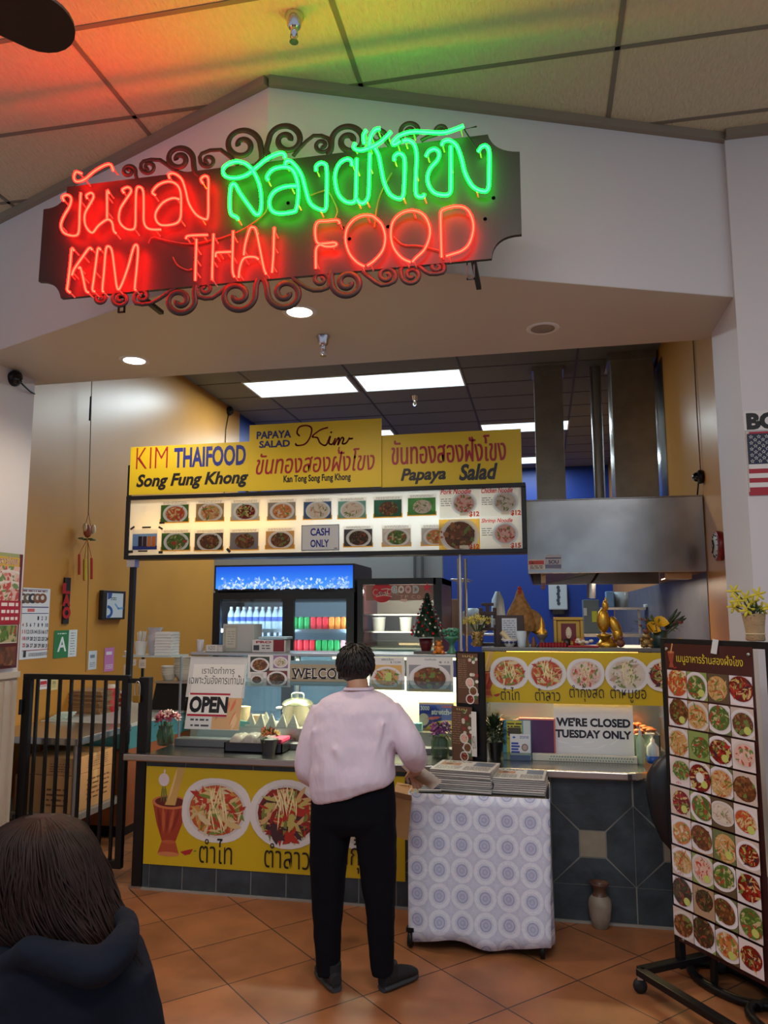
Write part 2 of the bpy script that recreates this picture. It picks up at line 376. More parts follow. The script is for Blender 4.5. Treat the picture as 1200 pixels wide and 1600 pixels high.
struct(MB().box(XK, pr, 8.95, 9.05, 0, 2.95).build('wall_partition', mat('grey_partition_panel', (160, 170, 176), .4)))
e = MB()
for xx in (660, 648): a = at(xx, 900, Y=8.94).x; e.box(a - .012, a + .012, 8.92, 8.95, 0, 2.95)
struct(e.build('trim_4', mat('partition_edge', (90, 98, 104), .4)))
# kitchen ceiling
KC = mat('grey_ceiling_tile', (120, 126, 128), .9, bump=.3, bs=80)
struct(MB().box(XK, XRK, YF + .1, YB, HI, HI + .1).build('ceiling_kitchen', KC))
g = MB()
for x in (-3.32, -2.1, -.83, .43): g.box(x - .012, x + .012, YF + .1, YB, HI - .004, HI + .01)
for i in range(15): y = 5.27 + .61 * i; g.box(XK, XRK, y - .012, y + .012, HI - .004, HI + .01)
struct(g.build('ceiling_grid_kitchen', mat('kitchen_grid_metal', (70, 74, 74), .6)))
# ---------------------------------------------------------------- ceiling fixtures
LAMPW = mat('lit_diffuser_cool', (255, 255, 255), .5, emit=(205, 240, 255), es=2.0)
LAMPB = mat('lit_downlight', (255, 255, 255), .5, emit=(255, 246, 225), es=7)
CHROME = mat('chrome', (200, 200, 205), .15, 1); WPL = mat('white_plastic', (225, 225, 222), .4)
def troffer(x0, x1, y0, y1, lab):
    t = thing('ceiling_light', lab, 'ceiling light', ((x0 + x1) / 2, (y0 + y1) / 2, HI), 'fluorescent troffers in the kitchen ceiling')
    f = MB(); w = .02
    for a in ((x0 - w, x1 + w, y0 - w, y0), (x0 - w, x1 + w, y1, y1 + w), (x0 - w, x0, y0, y1), (x1, x1 + w, y0, y1)): f.box(*a, HI - .012, HI)
    f.build('frame', WPL, t)
    MB().box(x0, x1, y0, y1, HI - .006, HI - .002).build('diffuser', LAMPW, t)
troffer(-3.41, -2.16, 8.32, 8.94, 'long lit ceiling panel nearest the left wall, above the yellow signs')
troffer(-2.05, -.85, 8.33, 8.95, 'lit ceiling panel second from the left wall, beside a joint above the yellow signs')
troffer(-.805, .425, 10.95, 11.48, 'lit ceiling panel passing behind the narrow steel duct')
troffer(-3.35, -2.16, 10.97, 11.45, 'lit ceiling panel showing only its corner beside the tall yellow sign')
troffer(-.6, .42, 13.45, 14.0, 'farthest lit ceiling panel, a sliver beside the narrow duct')
def downlight(x, y, lit, lab, r=.085):
    t = thing('downlight', lab, 'downlight', (x, y, HS), 'round recessed lights in the soffit')
    MB().lathe([(r * .82, -.004), (r, -.008), (r + .012, -.003), (r + .012, 0)], (x, y, HS), 28).build('trim_ring', WPL, t)
    MB().lathe([(.001, -.005), (r * .82, -.005), (r * .82, -.001)], (x, y, HS), 28).build('lens', LAMPB if lit else mat('unlit_lens', (150, 138, 122), .5), t)
downlight(-1.274, 3.89, 1, 'lit round downlight just below the middle of the neon sign')
downlight(-2.592, 4.453, 1, 'lit round downlight near the left end of the soffit')
downlight(.044, 4.42, 0, 'unlit round downlight at the right of the soffit')
def sprinkler(x, y, z, lab, s=1.0):
    t = thing('sprinkler', lab, 'sprinkler', (x, y, z), 'fire sprinklers'); t.scale = (s, s, s)
    MB().lathe([(.042, 0), (.042, -.006), (.034, -.022), (.03, -.05), (.022, -.06)], (0, 0, 0), 20).build('escutcheon', CHROME, t, False)
    h = MB().lathe([(.016, -.055), (.016, -.085), (.009, -.09), (.006, -.115)], (0, 0, 0), 12)
    h.tube([(.014, 0, -.08), (.016, 0, -.1), (.004, 0, -.122)], .003, 6); h.tube([(-.014, 0, -.08), (-.016, 0, -.1), (-.004, 0, -.122)], .003, 6)
    h.lathe([(.02, -.122), (.02, -.125)], (0, 0, 0), 12); h.build('sprinkler_head', CHROME, t, False)
sprinkler(-.988, 2.887, HO, 'chrome fire sprinkler on the red and yellow lit ceiling tiles')
sprinkler(-1.25, 4.278, HS, 'chrome fire sprinkler under the soffit beside the lit downlight')
p = at(648, 618, Z=HI)
sprinkler(p.x, p.y, HI, 'small white fire sprinkler in the dark kitchen ceiling', 1.15)
def dome_camera(p, nrm, lab, s=.05):
    t = thing('security_camera', lab, 'security camera', p, 'small black security cameras'); n = V(nrm)
    M = n.to_track_quat('Z', 'Y').to_matrix().to_4x4()
    MB().lathe([(s * .9, 0), (s, s * .15), (s, s * .5), (s * .7, s * .75)], p, 18, M=M).build('camera_base', BLACKM, t)
    MB().ball(V(p) + n * s * .75, s * .68, 14).build('camera_dome', mat('dark_gloss', (10, 10, 12), .08), t)
    return t
p = at(22, 572, X=XL + .001); c1 = dome_camera(V((XL, p.y, HS - .05)), (.9, -.2, -.4), 'black dome camera at the top of the white left pillar', .055)
MB().tube(catmull([(XL + .03, p.y + .03, HS - .07), (XL + .02, p.y + .15, HS - .1), (XL + .01, YF - .01, HS - .1)]), .006).build('cable', BLACKM, c1)
p = at(357, 642, X=XK); c2 = dome_camera(p, (.8, -.3, -.3), 'tiny black dome camera high on the ochre wall beside the blue wall', .06)
a = at(353, 660, X=XK + .004); MB().tube([p + V((.01, 0, 0)), a + V((0, 0, -.1)), V((XK + .006, a.y, 2.2))], .007).build('cable', BLACKM, c2)
p = at(1098, 745, X=XRK - .004); c3 = dome_camera(p, (-1, 0, 0), 'black camera on the ochre wall above the range hood corner', .055)
MB().tube(catmull([p + V((-.03, .02, -.04)), p + V((-.03, .1, -.14)), p + V((-.02, .2, -.16)), p + V((-.06, .25, -.17))]), .006).build('cable', BLACKM, c3)
MB().tube([p + V((-.008, .03, .03)), p + V((-.008, .04, .5)), V((XRK - .008, p.y + .05, HI - .05))], .005).build('cable', mat('tan_cable', (120, 84, 40), .5), c3)
# ceiling fan whose blade tip enters at the top left
fan = thing('ceiling_fan', 'dark ceiling fan blade poking in at the top left corner', 'ceiling fan', (-2.02, 1.35, HO))
DW = mat('dark_wood_blade', (40, 26, 20), .5)
tip = at(118, 62, Z=3.3); hub = V((tip.x - .45, tip.y - .5, 3.3))
MB().lathe([(.07, 0), (.07, -.03), (.015, -.06), (.015, -.9)], (hub.x, hub.y, HO), 18).build('downrod', BLACKM, fan)
MB().lathe([(.03, .14), (.11, .12), (.13, .06), (.13, .0), (.09, -.05), (.02, -.07)], (hub.x, hub.y, 3.32), 24).build('motor', BLACKM, fan)
a0 = atan2(tip.y - hub.y, tip.x - hub.x)
for k in range(5):
    M = Matrix.Translation((hub.x, hub.y, 3.3)) @ Matrix.Rotation(a0 + k * 2 * pi / 5, 4, 'Z') @ Matrix.Rotation(radians(-16), 4, 'X')
    out = [(.12, -.035), (.3, -.06), (.5, -.08)] + [(.57 + .1 * sin(t), -.085 * cos(t)) for t in [pi * i / 12 for i in range(13)]] + [(.5, .08), (.3, .06), (.12, .035)]
    MB().prism([M @ V((x, y, 0)) for x, y in out], M.to_3x3() @ V((0, 0, .012))).build('blade', DW, fan)
# ---------------------------------------------------------------- neon sign
YS = 3.15
NS = thing('neon_sign', 'large red and green neon sign in Thai and English with iron scrollwork', 'neon sign', at(438, 340, Y=YS))
PAN = mat('dark_sign_panel', (36, 29, 27), .5, var=.25, vs=6)
sp = lambda x, y, d=0: at(x, y, Y=YS - d)
def arc(a, b, c, n=8):                       # concave corner bulging towards c
    return [(a[0] * (1 - t) ** 2 + 2 * c[0] * t * (1 - t) + b[0] * t * t, a[1] * (1 - t) ** 2 + 2 * c[1] * t * (1 - t) + b[1] * t * t) for t in [i / n for i in range(n + 1)]]
out = arc((60, 440), (95, 466), (91, 439)) + arc((768, 404), (815, 366), (770, 368)) + arc((812, 237), (762, 210), (770, 238)) + arc((105, 292), (68, 327), (103, 324))
MB().prism([sp(*p) for p in out], (0, .02, 0)).build('panel', PAN, NS)
MB().box(-1.27, -1.2, YS + .02, APX.y + .04, 3.5, 3.56).build('bracket', BLACKM, NS)
SCR = mat('dark_scroll_iron', (42, 26, 23), .5)
def scroll(cx, cy, r, a_end, turns, tail, dirn):
    pts = []; n = int(26 * turns)
    for i in range(n + 1):
        t = i / n; a = a_end - dirn * (1 - t) * 2 * pi * turns; q = r * (.2 + .8 * t); pts.append(sp(cx + q * cos(a), cy - q * sin(a) * .92, -.006))
    if tail: pts += [sp(x, y, -.006) for x, y in tail]
    return catmull(pts, 2)
top = [(201, 268, 11, 0, 1.4, [(214, 280), (228, 284)], -1), (232, 261, 12, pi, 1.3, [(224, 252), (250, 250), (275, 268), (295, 272)], -1), (280, 249, 22, 0, 1.5, [(304, 268), (312, 276)], -1), (325, 251, 12, pi, 1.3, [(315, 240), (345, 234), (372, 258)], -1),
       (378, 227, 29, 0, 1.5, [(409, 248), (400, 258)], -1), (448, 219, 28, pi, 1.5, [(416, 236), (424, 248)], 1), (503, 227, 13, 0, 1.3, [(512, 216), (490, 212), (468, 232), (458, 244)], 1), (546, 220, 28, pi, 1.5, [(517, 234), (512, 242)], 1),
       (642, 205, 16, pi, 1.4, [(628, 215), (622, 226)], 1), (590, 214, 14, 0, 1.3, [(604, 222), (612, 230)], -1), (690, 204, 9, pi, 1.3, [(682, 210), (668, 214), (658, 220)], 1)]
bot = [(156, 466, 9, 0, 1.3, [(166, 458), (176, 456)], 1), (189, 467, 13, pi, 1.4, [(178, 460), (182, 456)], -1), (222, 463, 12, pi, 1.3, [(212, 474), (236, 474), (262, 458), (276, 448)], 1), (281, 470, 24, 0, 1.5, [(304, 456), (306, 446)], 1), (320, 452, 12, pi, 1.3, [(310, 464), (332, 466), (352, 450), (366, 440)], 1),
       (371, 462, 28, 0, 1.5, [(400, 446), (404, 436)], 1), (446, 458, 28, pi, 1.5, [(416, 444), (412, 436)], -1), (501, 437, 13, 0, 1.3, [(512, 450), (490, 454), (470, 444), (456, 432)], -1), (543, 442, 25, pi, 1.5, [(517, 430), (520, 424)], -1), (604, 431, 14, 0, 1.3, [(616, 440), (596, 446), (578, 434), (566, 424)], -1), (643, 430, 16, pi, 1.4, [(626, 422), (630, 414)], -1), (683, 417, 11, 0, 1.3, [(692, 426), (672, 428), (660, 420), (650, 412)], -1)]
for a in top + bot: 
    P_ = scroll(*a); MB().tube(P_, [.0145 if a[2] > 18 else .0105] * len(P_), 8, flat=.55).build('scroll', SCR, NS)
for x, y0, y1, yy in ((735, 404, 436, 3.54), (190, 462, 488, 3.46)):
    b_ = MB(); a = sp(x, y0, -.02); z1 = at(x, y1, Y=YS + .02).z
    b_.box(a.x - .018, a.x - .012, YS + .02, YS + .03, z1, a.z); b_.box(a.x + .012, a.x + .018, YS + .02, YS + .03, z1, a.z)
    b_.box(a.x - .018, a.x + .018, YS + .02, YS + .03, z1, z1 + .006); b_.box(a.x - .012, a.x + .012, YS + .02, yy + .1, a.z + .06, a.z + .08); b_.box(a.x - .018, a.x + .018, YS + .02, YS + .03, a.z - .01, a.z + .09)
    b_.build('bracket', BLACKM, NS)
def gasmat(name, col, es, fac):               # glass tube filled with glowing gas
    m = bpy.data.materials.new(name); m.use_nodes = True; nt = m.node_tree; nt.nodes.remove(nt.nodes['Principled BSDF'])
    t = nt.nodes.new('ShaderNodeBsdfTransparent'); e = nt.nodes.new('ShaderNodeEmission'); x = nt.nodes.new('ShaderNodeMixShader'); e.inputs[0].default_value = lin(col); e.inputs[1].default_value = es; x.inputs[0].default_value = fac
    nt.links.new(t.outputs[0], x.inputs[1]); nt.links.new(e.outputs[0], x.inputs[2]); nt.links.new(x.outputs[0], nt.nodes['Material Output'].inputs[0]); return m
NR = (gasmat('red_neon_gas', (255, 6, 4), 44, .6), mat('red_neon_core', (255, 120, 90), .3, emit=(255, 140, 90), es=2.6)); NG = (gasmat('green_neon_gas', (3, 255, 34), 17, .6), mat('green_neon_core', (90, 255, 160), .3, emit=(130, 255, 200), es=1.3))
zA = lambda x, y: (60 + x / 4, 230 + y / 4); zB = lambda x, y: (340 + x / 5, 180 + y / 5); zC = lambda x, y: (560 + x / 4.444, 180 + y / 4.444)
red = [(zA, [(160, 335), (150, 310), (180, 298), (205, 320), (195, 370), (160, 430), (140, 490), (160, 535), (210, 553), (245, 545), (255, 500), (258, 400), (265, 285)]),
 (zA, [(270, 165), (235, 155), (222, 190), (240, 215), (290, 200), (350, 150), (410, 115), (450, 108), (468, 145)]),
 (zA, [(305, 320), (300, 300), (330, 285), (345, 310), (320, 360), (290, 420), (295, 490), (335, 535), (375, 490), (430, 452), (460, 470), (470, 520), (485, 538)]),
 (zA, [(442, 288), (430, 272), (429, 350), (429, 446)]),
 (zA, [(535, 285), (525, 265), (560, 250), (580, 275), (545, 330), (510, 390), (505, 460), (540, 505), (585, 515), (605, 490), (608, 380), (612, 270), (630, 248), (655, 275), (658, 380), (660, 470), (690, 510), (765, 515)]),
 (zA, [(730, 300), (712, 280), (750, 235), (810, 215), (860, 230), (888, 280), (892, 380), (885, 450), (850, 480), (770, 487), (735, 455), (735, 405), (780, 345), (840, 318), (878, 325)]),
 (zA, [(820, 195), (815, 170), (850, 165), (895, 200), (920, 270), (940, 350), (985, 420), (1040, 450), (1060, 430), (1062, 300), (1062, 200), (1040, 180), (1015, 200), (1028, 225)]),
 (zA, [(222, 645), (208, 635), (200, 720), (185, 850), (180, 890), (198, 908)]), (zA, [(335, 640), (318, 630), (280, 680), (225, 760), (210, 800)]), (zA, [(250, 760), (262, 752), (278, 810), (295, 890), (312, 908)]),
 (zA, [(388, 640), (372, 635), (360, 720), (345, 830), (338, 890), (352, 902)]),
 (zA, [(408, 902), (400, 890), (410, 780), (422, 640), (440, 620), (460, 650), (475, 760), (492, 880), (515, 870), (560, 750), (598, 620), (622, 630), (615, 750), (602, 880), (610, 888)]),
 (zA, [(922, 572), (932, 555), (990, 550), (1058, 548)]), (zA, [(988, 575), (984, 700), (980, 832)]), (zA, [(1095, 542), (1092, 600), (1086, 810), (1090, 824)]),
 (lambda x, y: (x, y), [(337, 401), (338, 395), (347, 394), (361, 393.5)]), (zB, [(122, 905), (119, 1000), (116, 1200), (130, 1262)]),
 (zB, [(165, 1268), (172, 1200), (195, 1130), (230, 1108), (290, 1108), (318, 1125)]), (zB, [(205, 1092), (215, 1010), (250, 890), (275, 875), (300, 900), (330, 1040), (360, 1190), (378, 1240)]),
 (zB, [(443, 878), (440, 950), (435, 1100), (425, 1228)]),
 (zB, [(952, 845), (935, 820), (850, 828), (790, 832), (765, 870), (765, 950), (785, 1000), (850, 1000), (910, 995), (930, 1010), (900, 1025), (840, 1025), (800, 1012), (772, 1040), (767, 1100), (768, 1195)]),
 (lambda x, y: (x, y), [(569, 416), (558, 410), (546, 396), (540, 376), (542, 358), (552, 344), (566, 337), (580, 337), (588, 342), (597, 352), (602, 371), (598, 391), (585, 407), (573.5, 415)]),
 (zC, [(360, 1020), (300, 990), (245, 920), (225, 830), (240, 740), (300, 680), (380, 662), (450, 690), (490, 760), (495, 840), (460, 930), (400, 990), (375, 1018)]),
 (zC, [(578, 985), (575, 900), (572, 770), (572, 685), (590, 655), (680, 632), (750, 650), (790, 720), (797, 800), (770, 890), (720, 940), (650, 965), (608, 978)])]
grn = [(zB, [(160, 812), (145, 795), (105, 770), (95, 700), (100, 580), (115, 540), (140, 545), (170, 600), (240, 700), (300, 775), (335, 750), (342, 650), (325, 540), (280, 440), (220, 380), (140, 362), (70, 390), (42, 430), (60, 475), (130, 492), (220, 470), (300, 410), (380, 345), (460, 305), (512, 298), (528, 330)]),
 (zB, [(395, 505), (385, 480), (430, 425), (500, 405), (560, 410), (600, 450), (625, 530), (630, 630), (615, 730), (590, 755), (480, 768), (420, 740), (405, 670), (440, 600), (520, 560), (612, 552)]),
 (zB, [(530, 390), (535, 362), (570, 360), (620, 410), (660, 480), (690, 590), (725, 690), (800, 738), (845, 730), (852, 620), (852, 420), (835, 380), (800, 375), (770, 400), (770, 432)]),
 (zB, [(1050, 390), (1040, 350), (1000, 345), (950, 380), (920, 450), (920, 530), (945, 620), (1000, 675), (1060, 680), (1080, 640), (1083, 500), (1087, 340)]),
 (zB, [(1085, 655), (1112, 685), (1150, 680), (1178, 630), (1184, 500), (1190, 300)]),
 (lambda x, y: (x, y), [(555, 224), (553, 231), (562, 235), (575, 232), (590, 225), (600, 217), (611, 206)]), (zC, [(55, 105), (35, 140), (40, 195)]),
 (lambda x, y: (x, y), [(577, 232), (577.5, 222), (580, 212), (586, 203), (594, 201)]),
 (zC, [(115, 230), (140, 280), (160, 380), (180, 470), (220, 550), (280, 580), (310, 560), (318, 480), (322, 330), (310, 280), (280, 265), (250, 285), (250, 312)]),
 (zC, [(292, 180), (248, 205), (240, 185), (290, 140), (380, 115), (500, 120), (600, 120), (680, 95), (730, 75)]),
 (zC, [(305, 180), (350, 175), (390, 210), (405, 290), (400, 400), (398, 530), (415, 565), (450, 565), (456, 548)]),
 (zC, [(470, 285), (490, 250), (530, 235), (560, 260), (550, 310), (500, 370), (480, 430), (490, 490), (530, 540), (600, 555), (635, 540), (642, 480), (642, 215)]),
 (zC, [(580, 208), (590, 185), (630, 175), (680, 210), (715, 300), (740, 400), (790, 490), (850, 525), (900, 515), (908, 400), (908, 260), (890, 215), (855, 220), (832, 252)])]
SOM = mat('clear_standoff', (180, 150, 140), .2)
def neon(lst, nm, m, r):
    for fn, pts in lst:
        P3 = catmull([sp(*fn(*p), .045) for p in pts], 4)
        so = MB().tube(P3, r, 8).tube(P3, r * .45, 6, mi=2)
        for q in (P3[2], P3[-3], P3[len(P3) // 2]): so.tube([q + V((0, r, 0)), V((q.x + .004, YS, q.z - .012))], .004, 6, mi=1)
        so.build(nm, [m[0], SOM, m[1]], NS)
neon(red, 'neon_tube', NR, .0072); neon(grn, 'neon_tube', NG, .0092)
for pts in ([(232, 380), (240, 371), (265, 377), (300, 381), (345, 372)], [(345, 372), (380, 358), (412, 335), (420, 318)], [(270, 402), (278, 415), (292, 422), (300, 420)], [(485, 305), (505, 298), (514, 297)], [(512, 296), (522, 315), (527, 330), (522, 345)], [(585, 355), (592, 310), (612, 270)], [(615, 370), (630, 382), (655, 384), (688, 392)]):
    MB().tube(catmull([sp(*p, .012) for p in pts]), .0035, 6).build('wire', mat('sign_wire', (110, 60, 50), .5), NS)
for x, y in ((535, 356), (450, 317), (606, 354), (546, 373), (758, 342), (771, 309)): MB().lathe([(.0001, 0), (.008, 0)], sp(x, y, .002), 10, M=Matrix.Rotation(pi / 2, 4, 'X')).build('wire_hole', mat('hole_black', (8, 8, 8), .9), NS)
MB().tube([V((at(745, 200, Y=3.1).x, 3.09, at(745, 200, Y=3.1).z)), sp(725, 202, .045), sp(745, 233, .045)], .004, 6).build('jumper_tube', PAN, NS)
# ================================================================ signs over the counter
YEL = (206, 176, 20); RED = (150, 22, 36); NAVY = (34, 44, 128); INK = (22, 20, 22)
class PQ(Pr):                                   # sheet in any plane
    def xz(s, x, y): p = atp(x, y, s.O, s.N) - s.O; return p.dot(s.U), p.dot(s.V)
    def T(s, *a, **k): PP.T(s, *a, **k)
    def R(s, *a): PP.R(s, *a)
    def L(s, *a): PP.L(s, *a)
class PP(Pr):                                   # sheet in a plane Y = const, measured off the photograph
    def __init__(s, Y, seed=1): Pr.__init__(s, (0, Y, 0), seed=seed); s.Y = Y
    def xz(s, x, y): p = at(x, y, Y=s.Y); return p.x, p.z
    def T(s, st, xa, xb, yb, yt, col, bold=0, shear=0):
        xm = (xa + xb) / 2; a = s.xz(xa, (yb + yt) / 2); b = s.xz(xb, (yb + yt) / 2); s.text(st, a[0], s.xz(xm, yb)[1], b[0], s.xz(xm, yt)[1], col, bold, shear)
    def R(s, xa, ya, xb, yb, col): a = s.xz(xa, (ya + yb) / 2); b = s.xz(xb, (ya + yb) / 2); m = (xa + xb) / 2; s.rect(a[0], s.xz(m, yb)[1], b[0], s.xz(m, ya)[1], col)
    def L(s, pts, w, col): s.line([s.xz(*p) for p in pts], w, col)
YS2 = 4.98
def banner(name, lab, xa, ya, xb, yb, Y, draw, seed=1, dy=0):
    p = PP(Y - .004, seed); a = p.xz(xa, (ya + yb) / 2); b = p.xz(xb, (ya + yb) / 2); m = (xa + xb) / 2
    z1, z0 = p.xz(m, ya)[1], p.xz(m, yb)[1]
    t = thing(name, lab, 'sign', ((a[0] + b[0]) / 2, Y, z0))
    MB().box(a[0], b[0], Y - .003, Y + .003, z0, z1).build('backing', mat('banner_yellow', YEL, .45), t)
    draw(p); p.build('printed_face', t); return t, (a[0], b[0], z0, z1)
def d1(p):
    p.T('KIM', 213, 262, 732, 699, RED, -.015); p.T('THAIFOOD', 272, 384, 729, 697, NAVY, .03); p.T('Song Fung Khong', 213, 388, 764, 738, INK, .035, .25)
def d3(p):
    [p.T('ขันทองสองฝังโขง', 612 + d, 790 + d, 723, 682, RED, 0) for d in (-.6, 0, .7)]; p.R(736.5, 682, 738.5, 687, RED); p.T('Papaya', 626, 697, 756, 731, INK, .035, .25); p.T('Salad', 717, 778, 750, 724, INK, .035, .25)
def d2(p):
    p.T('PAPAYA', 401, 455, 685, 673, (26, 36, 96), .035); p.T('SALAD', 405, 453, 699, 688, (26, 36, 96), .035)
    K = [[(468, 681), (464, 676), (468, 667), (480, 665), (487, 670), (484, 684), (476, 694), (464, 696), (462, 693)], [(512, 668), (500, 672), (488, 682), (496, 684), (500, 692), (508, 696), (513, 690)], [(512, 690), (516, 682), (514, 692), (519, 694), (524, 685)], [(524, 685), (522, 695), (528, 685), (530, 686), (528, 695), (534, 684), (537, 686), (535, 693), (541, 692), (546, 684)], [(517, 676), (518, 675)], [(545, 686), (551, 685)]]
    for k in K: p.L([tuple(q[:2]) for q in catmull([(a, b, 0) for a, b in k], 5)], .011, RED)
    [p.T('ขันทองสองฝังโขง', 400 + d, 585 + d, 738, 703, RED, 0, .22) for d in (0, .6)]; p.L([(528.5, 704), (530, 699)], .009, RED); p.T('Kan Tong Song Fung Khong', 443, 548, 755, 741, INK, .03)
banner('shop_sign', 'yellow sign reading KIM THAIFOOD above the left of the menu board', 203, 694, 400, 770, YS2, d1)
banner('shop_sign', 'tall yellow sign with Papaya Salad and script Kim, in the middle above the menu board', 389, 659, 596, 764, YS2 - .012, d2)
banner('shop_sign', 'yellow sign with red Thai lettering over Papaya Salad, right end above the menu board', 594, 675, 815, 758, YS2, d3)
# ---------------------------------------------------------------- backlit menu board
YM = 4.92
BD = thing('menu_board', 'long black framed backlit menu board of dish photos on posts over the counter', 'menu board', at(510, 865, Y=YM))
p = PP(YM); x0, z1 = at(199, 772, Y=YM).x, at(510, 765, Y=YM).z; x1 = at(821, 755, Y=YM).x; z0 = at(510, 869, Y=YM).z
fr = MB(); w = .028
for a in ((x0, x1, z1 - w, z1), (x0, x1, z0, z0 + w), (x0, x0 + w, z0 + w, z1 - w), (x1 - w, x1, z0 + w, z1 - w)): fr.box(a[0], a[1], YM - .015, YM + .15, a[2], a[3])
fr.build('frame', BLACKM, BD, bevel=.003)
MB().box(x0 + w, x1 - w, YM + .135, YM + .15, z0 + w, z1 - w).build('back_panel', mat('white_lightbox_back', (240, 238, 230), .7), BD)
m = bpy.data.materials.new('lightbox_acrylic'); m.use_nodes = True; nt = m.node_tree
t1 = nt.nodes.new('ShaderNodeBsdfTranslucent'); t1.inputs[0].default_value = (.93, .92, .88, 1); mx = nt.nodes.new('ShaderNodeMixShader'); mx.inputs[0].default_value = .5
bsd = nt.nodes['Principled BSDF']; bsd.inputs['Base Color'].default_value = (.86, .85, .8, 1); bsd.inputs['Roughness'].default_value = .2
nt.links.new(bsd.outputs[0], mx.inputs[1]); nt.links.new(t1.outputs[0], mx.inputs[2]); nt.links.new(mx.outputs[0], nt.nodes['Material Output'].inputs[0])
MB().box(x0 + w, x1 - w, YM + .001, YM + .004, z0 + w, z1 - w).build('acrylic_panel', m, BD)
zm = at(510, 817, Y=YM).z; xm = at(480, 817, Y=YM).x
for a, b, e, s_ in ((x0 + .1, xm - .1, (255, 206, 120), 85), (xm + .1, x1 - .08, (226, 244, 255), 130)):
    MB().tube([(a, YM + .1, zm), (b, YM + .1, zm)], .012, 10).build('fluorescent_tube', mat('lit_tube_%d' % s_, (255, 255, 255), .4, emit=e, es=s_), BD)
def menu_photo(xa, ya, xb, yb, kind, bg, seed, plate=(225, 224, 220), price=None, rd=.42):
    p = PP(YM - .0015, seed); a = p.xz(xa, (ya + yb) / 2); b = p.xz(xb, (ya + yb) / 2); q = p.xz((xa + xb) / 2, ya)[1]; r = p.xz((xa + xb) / 2, yb)[1]
    W_ = b[0] - a[0]; Hh = q - r
    p.rect(a[0], r, b[0], q, (236, 234, 228)); p.lines(a[0] + W_ * .1, q - Hh * .14, b[0] - W_ * .1, q - Hh * .03, 2, (120, 110, 110), .35)
    p.rect(a[0], r, b[0], r + Hh * .2, (225, 170, 50)); p.rect(a[0] + W_ * .03, r + Hh * .05, b[0] - W_ * .03, q - Hh * .17, bg)
    p.clip = (a[0] + W_ * .03, r + Hh * .05, b[0] - W_ * .03, q - Hh * .17)
    p.dish(a[0] + W_ * .52, r + Hh * .42, W_ * rd, kind, .72, plate, 36); p.clip = None
    p.build('menu_photo', BD, PRINT_T)
R0 = [(250, 783, 'papaya', (70, 110, 50)), (305, 781, 'noodle', (150, 130, 90)), (360, 780, 'red', (180, 190, 190)), (417, 779, 'soup', (150, 140, 130)), (473, 778, 'white', (60, 90, 130)), (527, 777, 'white', (110, 160, 150)), (583, 775, 'brown', (40, 90, 70)), (636, 772, 'white', (70, 130, 60))]
for i, (x, y, k, bg) in enumerate(R0): menu_photo(x, y, x + 46, y + 34, k, bg, 10 + i, plate=None if i > 5 else (225, 224, 220))
R1 = [(251, 827, 'green', (60, 100, 50)), (303, 827, 'brown', (90, 80, 70)), (358, 826, 'brown', (120, 120, 130)), (414, 824, 'brown', (190, 150, 90)), (536, 821, 'dark', (70, 66, 70)), (596, 820, 'green', (190, 180, 170)), (657, 819, 'soup', (180, 175, 170))]
for i, (x, y, k, bg) in enumerate(R1): menu_photo(x, y, x + 47, y + 34, k, bg, 30 + i, plate=(225, 224, 220) if i != 2 else None)
p = PP(YM - .0015, 5); p.R(206, 827, 246, 861, (236, 234, 228)); p.R(207, 834, 245, 858, (110, 150, 205)); p.R(207, 853, 245, 859, (40, 60, 140))
for i, c in enumerate(((50, 30, 30), (70, 40, 35), (215, 130, 60), (220, 120, 50))): p.R(216 + i * 7, 838, 222 + i * 7, 854, c)
p.build('menu_photo', BD, PRINT_T)
def price_card(xa, ya, xb, yb, title, price, kind, seed, bg=(236, 232, 222), big=False):
    p = PP(YM - .0022, seed); p.R(xa, ya, xb, yb, bg); W_ = p.xz(xb, ya)[0] - p.xz(xa, ya)[0]; c = p.xz(xa + (xb - xa) * (.6 if not big else .5), ya + (yb - ya) * .52)
    a, b = p.xz(xa, yb), p.xz(xb, ya); p.clip = (a[0], a[1], b[0], b[1]); p.dish(c[0], c[1], W_ * (.32 if not big else .48), kind, .92, (216, 218, 220), 46); p.clip = None
    if title: p.T(title, xa + 1, xb - (xb - xa) * .22, ya + 10, ya + 2, (205, 30, 30), .02, .3)
    if not big:
        q = p.xz(xa + 2, ya + 30), p.xz(xa + 18, ya + 16); p.lines(q[0][0], q[0][1], q[1][0], q[1][1], 4, (90, 90, 90), .3)
    p.R(xb - 32, yb - 8, xb - 18, yb - 3, (226, 214, 196)); p.T('$' + price, xb - 17, xb - 1, yb - 1, yb - 10, (196, 70, 20), .04)
    p.build('price_card', BD, PRINT_T)
price_card(687, 762, 750, 809, 'Pork Noodle', '12', 'pink', 50); price_card(751, 760, 815, 807, 'Chicken Noodle', '12', 'white', 51)
price_card(686, 811, 750, 860, None, '12', 'brown', 52, (214, 170, 70), True); price_card(751, 808, 815, 858, 'Shrimp Noodle', '15', 'pink', 53)
p = PP(YM - .002); p.R(471, 820, 530, 860, (40, 44, 70)); p.R(472, 821, 529, 859, (238, 240, 240)); p.T('CASH', 485, 515, 837, 825, (36, 50, 150), .03); p.T('ONLY', 485, 514, 855, 843, (36, 50, 150), .03); p.R(522, 856, 527, 857, (30, 30, 40))
p.build('cash_only_sign', BD, PRINT_T)
